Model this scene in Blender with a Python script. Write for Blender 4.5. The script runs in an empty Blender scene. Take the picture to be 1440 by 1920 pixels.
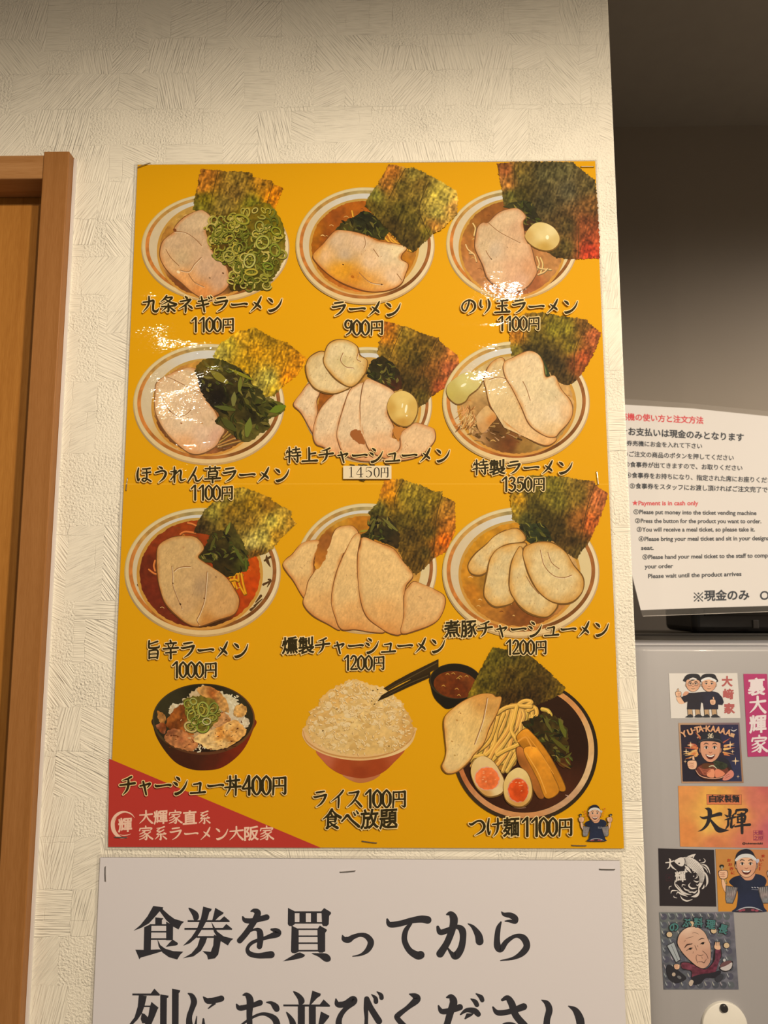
import bpy, bmesh, math, random
import numpy as np
from mathutils import Matrix, Vector
from mathutils.geometry import tessellate_polygon

random.seed(7)
S = bpy.context.scene
COL = S.collection
# ------------------------------------------------------------------ camera
FPX = 1330.0
CAM = np.array([0.0, -0.6029, 1.60])
PITCH, YAW, ROLL = 0.1214, 0.0160, 0.0002
def _rot():
    cp, sp = math.cos(PITCH), math.sin(PITCH); cy, sy = math.cos(YAW), math.sin(YAW); cr, sr = math.cos(ROLL), math.sin(ROLL)
    Rx = np.array([[1, 0, 0], [0, cp, -sp], [0, sp, cp]]); Rz = np.array([[cy, -sy, 0], [sy, cy, 0], [0, 0, 1]])
    Ry = np.array([[cr, 0, sr], [0, 1, 0], [-sr, 0, cr]])
    return Rz @ Rx @ Ry
ROT = _rot()
cd = bpy.data.cameras.new('camera')
cd.sensor_fit = 'VERTICAL'; cd.sensor_height = 36.0; cd.sensor_width = 27.0
cd.lens = FPX * 36.0 / 1920.0
cd.clip_start = 0.02
cam = bpy.data.objects.new('camera', cd); COL.objects.link(cam)
m = Matrix.Identity(4)
for i in range(3):
    m[i][0] = ROT[i, 0]; m[i][1] = ROT[i, 2]; m[i][2] = -ROT[i, 1]; m[i][3] = CAM[i]
cam.matrix_world = m
cd.dof.use_dof = True; cd.dof.focus_distance = 0.612; cd.dof.aperture_fstop = 8.5
S.camera = cam
# ------------------------------------------------------------------ light and exposure
S.view_settings.view_transform = 'Standard'; S.view_settings.look = 'None'
S.view_settings.exposure = 0.0; S.view_settings.gamma = 1.0; S.view_settings.use_curve_mapping = False
world = bpy.data.worlds.new('world'); S.world = world; world.use_nodes = True
bg = world.node_tree.nodes['Background']; bg.inputs[0].default_value = (1.0, 0.86, 0.72, 1); bg.inputs[1].default_value = 0.14
def spot(name, loc, aim, power, color, size, blend, radius):
    l = bpy.data.lights.new(name, 'SPOT'); l.energy = power; l.color = color
    l.spot_size = math.radians(size); l.spot_blend = blend; l.shadow_soft_size = radius
    o = bpy.data.objects.new(name, l); COL.objects.link(o); o.location = loc
    o.rotation_euler = (Vector(aim) - Vector(loc)).to_track_quat('-Z', 'Y').to_euler()
    return o
spot('pendant_lamp_light', (0.207, -0.89, 2.20), (0.207, -0.89, 0.0), 16.5, (1.0, 0.83, 0.62), 175.5, 0.22, 0.012)
spot('pendant_lamp_light.001', (-0.74, -1.90, 2.36), (-0.74, -1.60, 0.0), 11.0, (1.0, 0.83, 0.62), 170, 0.28, 0.008)
spot('added_side_fill', (0.95, -1.60, 2.34), (0.95, -1.60, 0.0), 116.0, (1.0, 0.84, 0.64), 176, 0.24, 0.04)  # added fill, no known lamp here; evens the light without glare on the poster
spot('added_back_fill', (1.60, 0.22, 2.30), (1.0, 0.45, 0.9), 48.0, (1.0, 0.88, 0.76), 130, 0.5, 0.05)  # added light with no known source; brightens the back wall behind the sheet

# ------------------------------------------------------------------ helpers
def rays(px):
    px = np.asarray(px, float)
    d = np.stack([(px[:, 0] - 720) / FPX, np.ones(len(px)), -(px[:, 1] - 960) / FPX], -1)
    return d @ ROT.T
STEP = 2.5e-5
class Surf:
    """a flat face in the room; photo measurements are carried onto it"""
    def __init__(s, p0, n, ref, alb=0.80, gain=(1, 1, 1)):
        s.gain = np.array(gain, float)
        s.p0 = np.array(p0, float); n = np.array(n, float); s.n = n / np.linalg.norm(n); s.ref = lin(np.array(ref, float)); s.alb = alb
    def map(s, px, layer=0.0):
        d = rays(px); t = ((s.p0 - CAM) @ s.n + np.asarray(layer) * STEP) / (d @ s.n)
        return CAM + d * t[:, None]
def lin(c):
    c = np.asarray(c, float) / 255.0
    return np.where(c <= 0.04045, c / 12.92, ((np.clip(c, 0, None) + 0.055) / 1.055) ** 2.4)
ORG = {}
def tag(o, label=None, cat=None, group=None, kind=None):
    if label: o['label'] = label
    if cat: o['category'] = cat
    if group: o['group'] = group
    if kind: o['kind'] = kind
    return o
def empty(name, loc, parent=None):
    o = bpy.data.objects.new(name, None); COL.objects.link(o); o.empty_display_size = 0.02
    if parent is not None:
        o.parent = parent; ORG[o] = ORG[parent]
    else:
        o.location = tuple(loc); ORG[o] = np.array(loc, float)
    return o
def mesh_obj(name, V, F, mat, parent=None, cols=None, smooth=False, org=None):
    V = np.asarray(V, float)
    o0 = ORG[parent] if parent is not None else (np.array(org, float) if org is not None else np.zeros(3))
    me = bpy.data.meshes.new(name); me.from_pydata((V - o0).tolist(), [], F)
    if cols is not None:
        a = me.color_attributes.new('ink', 'FLOAT_COLOR', 'POINT')
        c4 = np.ones((len(V), 4), np.float32); c4[:, :3] = cols
        a.data.foreach_set('color', c4.ravel())
    if smooth:
        me.polygons.foreach_set('use_smooth', [True] * len(me.polygons))
    me.materials.append(mat); me.update()
    o = bpy.data.objects.new(name, me); COL.objects.link(o)
    if parent is not None: o.parent = parent
    else: o.location = tuple(o0)
    ORG[o] = o0
    return o
def bm_obj(name, bm, mat, parent=None, org=None, smooth=False):
    me_v = [v.co[:] for v in bm.verts]; bm.verts.index_update()
    F = [[v.index for v in f.verts] for f in bm.faces]
    o = mesh_obj(name, me_v, F, mat, parent, None, smooth, org); bm.free(); return o
def bm_box(bm, a, b, bevel=0.0, seg=2, edges=None):
    r = bmesh.ops.create_cube(bm, size=1.0)
    for v in r['verts']:
        v.co = Vector([(a[i] + b[i]) / 2 + v.co[i] * (b[i] - a[i]) for i in range(3)])
    if bevel > 0:
        es = list({e for v in r['verts'] for e in v.link_edges})
        if edges: es = [e for e in es if edges(e)]
        bmesh.ops.bevel(bm, geom=es, offset=bevel, segments=seg, affect='EDGES', profile=0.5)
def box(name, a, b, mat, parent=None, bevel=0.0, seg=2, edges=None, smooth=False, org=None):
    bm = bmesh.new(); bm_box(bm, a, b, bevel, seg, edges); return bm_obj(name, bm, mat, parent, org, smooth)

# ---- value noise for the printed pictures
def vn(x, y, s, seed=0):
    X = x / s; Y = y / s; i = np.floor(X); j = np.floor(Y); u = X - i; v = Y - j
    u = u * u * (3 - 2 * u); v = v * v * (3 - 2 * v)
    def h(a, b):
        q = np.sin(a * 127.1 + b * 311.7 + seed * 74.7) * 43758.5453
        return q - np.floor(q)
    return (h(i, j) * (1 - u) + h(i + 1, j) * u) * (1 - v) + (h(i, j + 1) * (1 - u) + h(i + 1, j + 1) * u) * v
def fbm(x, y, s, seed=0):
    return (vn(x, y, s, seed) + 0.5 * vn(x, y, s / 2.1, seed + 1) + 0.25 * vn(x, y, s / 4.3, seed + 2)) / 1.75
def cr(P, n=8, closed=False):
    P = np.asarray(P, float); N = len(P)
    if N == 2 and not closed:
        t = np.linspace(0, 1, n + 1)[:, None]; return P[0] * (1 - t) + P[1] * t
    out = []
    for i in range(N if closed else N - 1):
        if closed: a, b, c, d = P[i - 1], P[i], P[(i + 1) % N], P[(i + 2) % N]
        else: a, b, c, d = P[max(i - 1, 0)], P[i], P[i + 1], P[min(i + 2, N - 1)]
        t = np.arange(n)[:, None] / n
        out.append(0.5 * ((2 * b) + (c - a) * t + (2 * a - 5 * b + 4 * c - d) * t * t + (3 * b - a - 3 * c + d) * t ** 3))
    if not closed: out.append(P[-1:])
    return np.concatenate(out)
def dense(P, step):
    out = []
    N = len(P)
    for i in range(N):
        a, b = P[i], P[(i + 1) % N]; k = max(1, int(np.linalg.norm(b - a) / step))
        for j in range(k): out.append(a + (b - a) * j / k)
    return np.array(out)
def ell(cx, cy, rx, ry, rot=0, n=64, a0=0, a1=360):
    t = np.radians(np.linspace(a0, a1, n, endpoint=(a1 - a0) % 360 != 0)); c, s = math.cos(math.radians(rot)), math.sin(math.radians(rot))
    x, y = rx * np.cos(t), ry * np.sin(t)
    return np.stack([cx + x * c - y * s, cy + x * s + y * c], -1)
def field(ctrl, amp=0, s=6, seed=0, fib=None):
    """colour of a printed patch: blended between sampled colours, with grain"""
    P = np.array([c[0] for c in ctrl], float); C = np.array([c[1] for c in ctrl], float)
    def f(x, y):
        d = (x[:, None] - P[:, 0]) ** 2 + (y[:, None] - P[:, 1]) ** 2 + 30.0
        w = 1 / d ** 1.5; c = (w[:, :, None] * C).sum(1) / w.sum(1)[:, None]
        if amp: c = c * (1 + amp * (fbm(x, y, s, seed) - 0.5)[:, None])
        if fib: c = c * (1 + fib * (vn(x * 1.7 + y * .6, y * .55 - x * .2, 2.2 * s / 6, seed + 9) - 0.5)[:, None] + fib * .8 * (vn(x, y, 1.3 * s / 6, seed + 5) - .5)[:, None])
        return c
    return f
def best_center(O, c0):
    """a point inside the outline that sees all of it"""
    A = O; B = np.roll(O, -1, 0); E = B - A; L = np.linalg.norm(E, axis=1) + 1e-9
    sg = 1.0 if (A[:, 0] * B[:, 1] - B[:, 0] * A[:, 1]).sum() > 0 else -1.0
    def q(c): return (sg * (E[:, 0] * (c[1] - A[:, 1]) - E[:, 1] * (c[0] - A[:, 0])) / L).min()
    best, bq = c0, q(c0)
    if bq > 0: return c0
    rs = np.random.RandomState(3); lo, hi = O.min(0), O.max(0)
    for _ in range(400):
        c = lo + rs.rand(2) * (hi - lo); v = q(c)
        if v > bq: best, bq = c, v
    return best
def rnd_in(O, p=0.5, mx=0.97, c=None):
    c = O.mean(0) if c is None else c; k = random.randrange(len(O)); t = random.random()
    return c + (O[k] * (1 - t) + O[(k + 1) % len(O)] * t - c) * (random.random() ** p * mx)
class Art:
    """collects the flat printed shapes of one printed part, in photo measurements"""
    def __init__(s, surf, t=(0, 0, 1.0), layer=1.0):
        s.surf = surf; s.t = t; s.z = layer; s.V = []; s.C = []; s.Z = []; s.F = []; s.n = 0
    def px(s, P):
        P = np.asarray(P, float); return np.stack([s.t[0] + P[:, 0] / s.t[2], s.t[1] + P[:, 1] / s.t[2]], -1)
    def up(s, dz=1.0): s.z += dz; return s
    def add(s, V, F, col, dzv=0.0):
        V = np.asarray(V, float)
        c = col(V[:, 0] * 1.0, V[:, 1] * 1.0) if callable(col) else np.asarray(col, float)
        if c.ndim == 1: c = np.tile(c, (len(V), 1))
        s.V.append(V); s.C.append(c); s.Z.append(np.full(len(V), s.z) + dzv); k = s.n
        s.F.extend([[i + k for i in f] for f in F]); s.n += len(V)
    def fn(self, ctrl, **kw):
        return field([(tuple(self.px([c[0]])[0]), c[1]) for c in ctrl], **kw)
    def fan(s, P, col, smooth=True, step=1.6, jag=0, center=None, dz=1.0, n=8, raw=False, edge=None):
        s.z += dz
        O = np.asarray(P, float) if raw else s.px(P)
        if smooth: O = cr(O, n, True)
        O = dense(O, step)
        c = best_center(O, s.px([center])[0] if center is not None else O.mean(0))
        if jag:
            k = np.arange(len(O)); w = np.array([random.gauss(0, jag) for _ in k]); w = (w + np.roll(w, 1)) / 1.6
            d = O - c; O = O + d / (np.linalg.norm(d, axis=1)[:, None] + 1e-6) * w[:, None]
        R = max(2, int(np.linalg.norm(O - c, axis=1).max() / step)); N = len(O)
        V = [c[None, :]] + [c + (O - c) * (r / R) for r in range(1, R + 1)]
        F = [[0, 1 + i, 1 + (i + 1) % N] for i in range(N)]
        for r in range(R - 1):
            a = 1 + r * N; b = a + N
            F += [[a + i, b + i, b + (i + 1) % N, a + (i + 1) % N] for i in range(N)]
        V = np.concatenate(V); rp = min(0.12, dz * .5 + .01)
        if edge is not None:
            C = col(V[:, 0] * 1.0, V[:, 1] * 1.0) if callable(col) else np.tile(np.asarray(col, float), (len(V), 1))
            dd = np.concatenate([[99.0], np.repeat(1 - np.arange(1, R + 1) / R, N) * np.tile(np.linalg.norm(O - c, axis=1), R)])
            k = np.clip(1 - dd / edge[1], 0, 1) ** 1.6 * edge[2] * (0.55 + 0.9 * vn(V[:, 0], V[:, 1], 9.0, 77))
            C = C * (1 - np.clip(k, 0, 1))[:, None] + np.asarray(edge[0], float) * np.clip(k, 0, 1)[:, None]; col = C
        s.add(V, F, col, np.concatenate([[0.0], np.tile(np.linspace(0, rp, N), R)])); s.z += rp; return s
    def poly(s, P, col, smooth=False, dz=1.0, n=6, raw=False):
        s.z += dz
        O = np.asarray(P, float) if raw else s.px(P)
        if smooth: O = cr(O, n, True)
        T = tessellate_polygon([[Vector((p[0], p[1], 0)) for p in O]])
        s.add(O, [list(t) for t in T], col); return s
    def band(s, A, B, col, dz=1.0, k=1):
        s.z += dz; A = s.px(A); B = s.px(B); N = len(A); V = np.concatenate([A + (B - A) * j / k for j in range(k + 1)])
        F = [[j * N + i, j * N + (i + 1) % N, (j + 1) * N + (i + 1) % N, (j + 1) * N + i] for j in range(k) for i in range(N)]
        s.add(V, F, col); return s
    def stroke(s, pts, col, w=None, dz=0.15, n=6, closed=False, grow=0.0, cap=True, raw=False, smooth=True):
        s.z += dz
        P = np.array([(p[0], p[1], p[2] if len(p) > 2 else w) for p in pts], float)
        if not raw:
            P = np.concatenate([s.px(P[:, :2]), P[:, 2:] / s.t[2]], 1)
        Q = cr(P, n, closed) if smooth else P
        W = np.maximum(Q[:, 2] / 2 + grow, 0.02); Q = Q[:, :2]; N = len(Q)
        T = (np.roll(Q, -1, 0) - np.roll(Q, 1, 0)) if closed else np.gradient(Q, axis=0)
        T /= np.linalg.norm(T, axis=1)[:, None] + 1e-9; Nn = np.stack([-T[:, 1], T[:, 0]], -1)
        V = np.concatenate([Q + Nn * W[:, None], Q - Nn * W[:, None]])
        F = [[i, (i + 1) % N, N + (i + 1) % N, N + i] for i in range(N if closed else N - 1)]
        rz = np.linspace(0, 0.045, N); Z = np.concatenate([rz, rz])
        if cap and not closed:
            for e, sg in ((0, -1), (N - 1, 1)):
                if W[e] > 0.25:
                    b = len(V); th = np.linspace(0, math.pi, 8)[1:-1]
                    arc = Q[e] + W[e] * (np.cos(th)[:, None] * Nn[e] + sg * np.sin(th)[:, None] * T[e])
                    V = np.concatenate([V, arc]); Z = np.concatenate([Z, np.full(len(arc), rz[e])])
                    F.append([e] + [b + i for i in range(len(arc))] + [N + e])
        s.add(V, F, col, Z); return s
    def build(s, name, parent, mat):
        V = np.concatenate(s.V); Z = np.concatenate(s.Z); C = np.concatenate(s.C)
        ink = np.clip(lin(C) / s.surf.ref * s.surf.alb * s.surf.gain, 0.002, 0.93)
        return mesh_obj(name, s.surf.map(V, Z), s.F, mat, parent, ink)
# ---- lettering: outline glyphs and brush-written glyphs
_fc = bpy.data.curves.new('glyphs', 'FONT'); _fo = bpy.data.objects.new('glyphs', _fc); COL.objects.link(_fo); _fc.size = 1.0; _fc.resolution_u = 4
GC = {}
def glyph(ch):
    """filled outline of a line of letters with the outward direction at every rim point"""
    if ch not in GC:
        _fc.body = ch; bpy.context.view_layer.update()
        dg = bpy.context.evaluated_depsgraph_get(); ev = _fo.evaluated_get(dg)
        me = bpy.data.meshes.new_from_object(ev, depsgraph=dg)
        bm = bmesh.new(); bm.from_mesh(me); bpy.data.meshes.remove(me)
        bmesh.ops.remove_doubles(bm, verts=bm.verts[:], dist=1e-5); bm.verts.index_update()
        V = np.array([v.co[:2] for v in bm.verts]).reshape(-1, 2); F = [[v.index for v in f.verts] for f in bm.faces]; D = np.zeros_like(V); K = np.zeros(len(V))
        for e in bm.edges:
            if len(e.link_faces) == 1:
                f = e.link_faces[0]; a, b = e.verts; d = np.array(b.co[:2]) - np.array(a.co[:2]); n = np.array([d[1], -d[0]]); n /= np.linalg.norm(n) + 1e-9
                m = f.calc_center_median(); 
                if n @ (np.array(m[:2]) - np.array(a.co[:2])) > 0: n = -n
                for v in e.verts: D[v.index] += n; K[v.index] += 1
        bm.free()
        L = np.linalg.norm(D, axis=1); nz = L > 1e-6
        D[nz] /= L[nz][:, None]; mit = np.ones(len(V)); mit[nz] = np.minimum(1.6, 2.0 / np.maximum(L[nz], .4)); D *= mit[:, None]
        GC[ch] = (V, F, D)
    return GC[ch]
def put_glyph(art, V, F, col):
    """lay the letter faces down one by one, each a hair above the last"""
    VV = np.concatenate([V[f] for f in F]); FF = []; k = 0; Z = []
    for i, f in enumerate(F):
        FF.append(list(range(k, k + len(f)))); k += len(f); Z += [((i * 0.6180339) % 1.0) * 0.7] * len(f)
    art.add(VV, FF, col, np.array(Z))
def text(art, s, A, B, h, col, bold=0.02, halo=None, hw=0.05, dz=1.0, up=None):
    """one line of lettering fitted from A to B (photo measurements), letters h tall (1 em)"""
    A = np.array(A, float); B = np.array(B, float); d = B - A; L = np.linalg.norm(d); u = d / L
    v = np.array(up, float) if up is not None else np.array([u[1], -u[0]])
    V0, F, D = glyph(s); x0, x1 = V0[:, 0].min(), V0[:, 0].max()
    for b, c in (([(bold + hw, halo)] if halo else []) + [(bold, col)]):
        art.z += max(dz, 0.8) if halo else dz
        V = V0 + D * b
        X = (V[:, 0] - x0) / (x1 - x0) * L; Y = V[:, 1] * h
        put_glyph(art, A + X[:, None] * u + Y[:, None] * v, F, c)
BR = {
 'ラ': [[(25,18,9),(50,14,10),(74,11,8)],[(10,40,8),(20,42,11),(50,36,10),(82,30,12)],[(84,30,12),(72,55,11),(52,78,9),(26,94,3)]],
 'ー': [[(6,50,8),(14,55,12),(50,52,9),(80,48,10),(95,50,13)]],
 'メ': [[(76,8,7),(66,30,12),(48,60,11),(14,94,3)],[(34,40,6),(50,52,11),(68,66,12),(74,74,7)]],
 'ン': [[(16,18,7),(30,28,14),(38,38,9)],[(95,20,4),(82,52,10),(58,78,12),(28,90,15),(18,86,8)]],
 'ネ': [[(46,6,8),(54,14,12),(57,20,9)],[(16,36,8),(40,31,9),(74,24,11)],[(76,24,11),(50,52,10),(10,78,3)],[(48,50,9),(48,75,12),(47,97,9)],[(62,56,6),(78,68,12),(86,75,8)]],
 'ギ': [[(18,34,8),(40,32,9),(70,26,9)],[(8,62,9),(40,57,10),(78,48,10)],[(36,8,9),(44,40,11),(54,94,10)],[(76,8,5),(83,18,10)],[(90,3,5),(97,13,10)]],
 'チ': [[(72,8,10),(50,18,9),(20,26,4)],[(5,50,9),(40,46,10),(92,40,12)],[(54,22,9),(54,50,12),(44,76,10),(22,97,3)]],
 'ャ': [[(20,54,9),(50,48,9),(76,42,11),(76,48,9),(62,64,4)],[(38,32,9),(46,60,11),(56,97,9)]],
 'シ': [[(28,10,7),(40,18,13),(46,25,8)],[(12,36,7),(26,44,13),(32,51,8)],[(92,26,3),(78,56,10),(54,82,12),(26,94,14),(20,90,8)]],
 'ュ': [[(26,46,8),(50,43,9),(66,40,11),(63,62,10),(60,86,9)],[(8,90,10),(50,88,9),(92,84,12)]],
 'イ': [[(86,6,9),(62,32,10),(12,66,3)],[(58,36,9),(58,64,11),(56,98,8)]],
 'ス': [[(18,20,8),(44,18,9),(76,12,12)],[(76,13,12),(60,46,10),(38,72,9),(6,96,3)],[(54,54,6),(74,72,12),(94,92,11)]],
 'の': [[(56,18,9),(50,44,10),(34,78,9),(16,72,9),(12,50,9),(26,26,8),(56,12,9),(84,26,12),(92,54,12),(80,78,9),(52,96,3)]],
 'り': [[(24,12,8),(20,40,13),(28,60,6),(36,50,4)],[(68,8,8),(76,34,13),(70,66,10),(44,98,3)]],
 'ほ': [[(20,12,7),(13,50,12),(18,88,10),(28,72,4)],[(44,18,8),(66,17,8),(90,13,9)],[(42,42,8),(66,40,8),(92,36,9)],[(68,18,8),(69,50,10),(68,78,9),(56,92,8),(42,84,9),(50,74,8),(68,76,8),(94,92,9)]],
 'う': [[(40,4,7),(54,11,12),(60,16,7)],[(18,40,8),(36,34,10),(64,28,10),(80,42,13),(68,72,11),(38,99,3)]],
 'れ': [[(28,6,8),(28,50,12),(28,97,9)],[(6,34,7),(26,32,8),(40,28,7),(30,48,6),(6,82,7)],[(6,82,6),(34,50,6),(60,26,9),(68,36,11),(64,66,11),(70,86,10),(96,78,4)]],
 'ん': [[(56,6,7),(42,38,11),(6,95,7),(24,66,6),(40,54,9),(50,66,11),(56,88,11),(76,86,8),(98,58,3)]],
 'べ': [[(2,62,8),(18,46,9),(34,32,13),(54,54,11),(96,88,14)],[(66,16,5),(75,30,10)],[(82,8,5),(91,22,10)]],
 'つ': [[(2,34,8),(16,38,12),(48,22,9),(76,22,11),(94,46,13),(80,72,10),(38,94,3)]],
 'け': [[(18,8,7),(11,50,12),(18,90,9),(28,70,4)],[(42,38,8),(66,36,9),(96,30,11)],[(72,6,8),(73,46,12),(66,76,9),(46,99,3)]],
 '円': [[(16,14,8),(16,50,10),(13,97,9)],[(16,16,9),(60,14,9),(86,12,12)],[(86,12,12),(86,60,11),(84,92,11),(66,86,4)],[(50,16,8),(50,52,9)],[(20,54,8),(82,52,8)]],
 '上': [[(46,6,10),(48,50,12),(47,86,11)],[(50,44,8),(86,38,11)],[(4,90,11),(50,87,10),(96,85,13)]],
 '玉': [[(20,18,9),(82,13,11)],[(24,50,9),(78,46,11)],[(6,90,10),(50,87,10),(94,84,13)],[(50,18,10),(50,86,11)],[(64,60,6),(77,73,11)]],
 '九': [[(40,6,8),(40,40,11),(30,66,9),(4,96,3)],[(6,40,8),(40,36,9),(66,30,11),(64,60,11),(66,88,11),(84,93,12),(98,76,4)]],
 '丼': [[(14,30,9),(88,24,11)],[(4,62,9),(96,56,11)],[(34,6,10),(34,60,10),(12,98,4)],[(68,4,10),(68,60,11),(67,99,9)],[(47,38,6),(56,48,11)]],
 '辛': [[(48,0,9),(51,11,10)],[(20,18,8),(82,13,10)],[(34,24,7),(40,38,9)],[(68,20,8),(58,38,6)],[(6,46,9),(94,40,11)],[(20,68,8),(82,63,10)],[(50,42,9),(50,99,11)]],
 '旨': [[(76,5,9),(28,20,7)],[(26,2,9),(24,34,10),(34,42,10),(80,38,10),(86,26,4)],[(26,56,8),(26,99,9)],[(26,57,8),(75,54,10),(74,98,9)],[(30,75,7),(72,73,7)],[(30,95,8),(72,93,8)]],
 '食': [[(52,2,12),(34,28,12),(2,52,4)],[(52,4,6),(74,28,12),(98,42,15)],[(50,26,9),(53,34,9)],[(30,40,9),(30,84,12),(26,96,12)],[(30,42,8),(70,40,12),(69,64,10)],[(32,52,6),(68,51,6)],[(32,64,6),(68,62,6)],[(22,96,10),(50,84,6)],[(42,68,8),(60,84,11),(82,95,13)],[(80,70,4),(64,80,9)]],
 '特': [[(14,22,7),(8,44,4)],[(8,34,8),(42,28,9)],[(26,4,9),(27,50,11),(26,98,9)],[(4,64,8),(42,54,6)],[(48,18,8),(90,13,9)],[(68,2,9),(68,34,9)],[(44,38,8),(96,33,10)],[(46,58,8),(96,53,10)],[(78,42,9),(78,92,11),(66,86,4)],[(54,68,6),(62,78,10)]],
 '草': [[(6,16,8),(94,11,10)],[(34,2,8),(34,26,9)],[(66,2,8),(66,26,9)],[(26,34,8),(26,66,9)],[(26,35,8),(76,32,11),(74,64,9)],[(30,50,6),(72,48,6)],[(30,64,7),(72,62,7)],[(4,78,9),(96,73,11)],[(50,64,9),(50,99,11)]],
 '条': [[(40,2,9),(26,20,9),(4,38,3)],[(38,14,8),(72,12,10),(52,32,8),(8,56,3)],[(32,22,6),(58,38,10),(96,52,13)],[(10,66,8),(90,60,10)],[(50,50,10),(50,92,11),(38,90,4)],[(38,70,8),(12,92,4)],[(60,70,7),(86,90,12)]],
 '大': [[(6,36,8),(50,33,10),(94,28,12)],[(50,4,11),(49,36,11),(34,66,10),(4,96,3)],[(52,36,8),(68,66,11),(94,92,14)]],
 '系': [[(74,4,10),(50,12,8),(22,15,4)],[(44,16,8),(24,34,8),(54,36,7)],[(70,26,8),(22,58,7),(84,52,10)],[(72,44,6),(82,54,9)],[(50,54,10),(50,92,11),(40,88,4)],[(34,68,9),(12,90,4)],[(64,68,7),(88,88,11)]],
 '家': [[(50,0,9),(51,10,9)],[(12,16,8),(8,32,9)],[(12,17,8),(88,13,10),(82,28,6)],[(26,32,7),(74,29,9)],[(48,32,8),(30,46,8),(8,56,4)],[(36,42,7),(56,62,10),(54,92,11),(42,88,4)],[(46,54,7),(30,66,7),(8,74,4)],[(52,66,7),(34,82,8),(6,94,4)],[(82,40,9),(62,54,6)],[(58,52,7),(76,74,10),(96,88,13)]],
 '1': [[(16,26,9),(38,6,10)],[(44,4,12),(44,97,13)]],
 '0': [[(30,4,9),(10,26,13),(7,50,14),(10,76,13),(30,97,9),(50,76,13),(53,50,14),(50,26,13),(30,4,9)]],
 '9': [[(46,14,9),(28,5,10),(12,20,13),(12,42,12),(26,54,9),(42,46,10),(50,26,12)],[(50,10,12),(50,50,13),(40,80,10),(16,97,7)]],
 '2': [[(10,24,11),(26,6,11),(46,16,13),(44,42,12),(28,68,10),(8,92,9),(30,92,12),(54,90,13)]],
 '3': [[(10,16,10),(28,5,11),(46,18,13),(38,40,10),(24,46,8)],[(26,46,9),(48,58,13),(48,80,13),(28,97,11),(8,88,10)]],
 '5': [[(50,7,11),(18,9,10),(14,42,10)],[(14,44,9),(34,38,11),(50,56,14),(46,82,13),(24,97,10),(8,88,9)]],
 '4': [[(40,4,11),(22,40,10),(4,66,10),(30,66,10),(58,63,11)],[(42,6,12),(42,97,13)]],
}
DIG = '0123456789'
def brush(art, s, x0, y0, x1, y1, col, halo=None, hw=1.6, dy=0.0, fat=1.0, rise=0.0):
    """a line written with a brush inside the box x0..x1, y0..y1"""
    units = sum(0.55 if c in DIG else 1.0 for c in s); cw = (x1 - x0) / units; h = y1 - y0
    for ps, (cc, g) in enumerate(([(halo, hw)] if halo else []) + [(col, 0.0)]):
        art.z += 1.0; x = x0; zz = art.z
        for c in s:
            w = cw * (0.55 if c in DIG else 1.0); yo = y0 + dy * (x - x0) / (x1 - x0)
            if c in BR:
                sx = cw / 100.0 * (0.96 if c not in DIG else 0.98); sy = h / 100.0; art.z = zz
                for st in BR[c]:
                    art.stroke([(x + cw * .02 + p[0] * sx, yo + p[1] * sy - rise * p[0] * sx, p[2] * (sx + sy) / 2 * fat) for p in st], cc, grow=g, raw=True, dz=0.13)
            else:
                V0, F, D = glyph(c); b = 0.024 * fat + g / cw
                a0, a1 = V0.min(0), V0.max(0); V = V0 + D * b
                X = x + cw * .04 + (V[:, 0] - a0[0]) / (a1[0] - a0[0]) * cw * .92
                Y = yo + h * .98 - (V[:, 1] - a0[1]) / (a1[1] - a0[1]) * h * .96 - 0.07 * (X - x - cw / 2)
                art.z = zz; put_glyph(art, np.stack([X, Y], -1), F, cc)
            x += w
        art.z = zz + 1.0

# ------------------------------------------------------------------ materials
def new_mat(name):
    m = bpy.data.materials.new(name); m.use_nodes = True; nt = m.node_tree
    return m, nt, nt.nodes['Principled BSDF']
def N(nt, t, **kw):
    n = nt.nodes.new(t)
    for k, v in kw.items():
        if k in ('operation', 'data_type', 'blend_type', 'noise_dimensions', 'feature', 'attribute_name', 'vector_type', 'rotation_type', 'distribution'): setattr(n, k, v)
        else: n.inputs[k].default_value = v
    return n
def plain(name, rgb, rough=0.5, metal=0.0, coat=0.0, spec=0.5, noise=0.06, scale=40.0, bump=0.0):
    m, nt, b = new_mat(name)
    pos = N(nt, 'ShaderNodeNewGeometry'); no = N(nt, 'ShaderNodeTexNoise', Scale=scale, Detail=4.0)
    nt.links.new(pos.outputs['Position'], no.inputs['Vector'])
    mx = N(nt, 'ShaderNodeMix', data_type='RGBA', blend_type='MIX')
    c = np.array(rgb); mx.inputs[6].default_value = (*np.clip(c * (1 - noise), 0, 1), 1); mx.inputs[7].default_value = (*np.clip(c * (1 + noise), 0, 1), 1)
    nt.links.new(no.outputs['Fac'], mx.inputs[0]); nt.links.new(mx.outputs[2], b.inputs['Base Color'])
    b.inputs['Roughness'].default_value = rough; b.inputs['Metallic'].default_value = metal
    b.inputs['Coat Weight'].default_value = coat; b.inputs['Specular IOR Level'].default_value = spec
    if bump:
        bp = N(nt, 'ShaderNodeBump', Strength=1.0, Distance=bump); nt.links.new(no.outputs['Fac'], bp.inputs['Height']); nt.links.new(bp.outputs[0], b.inputs['Normal'])
    return m
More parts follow.
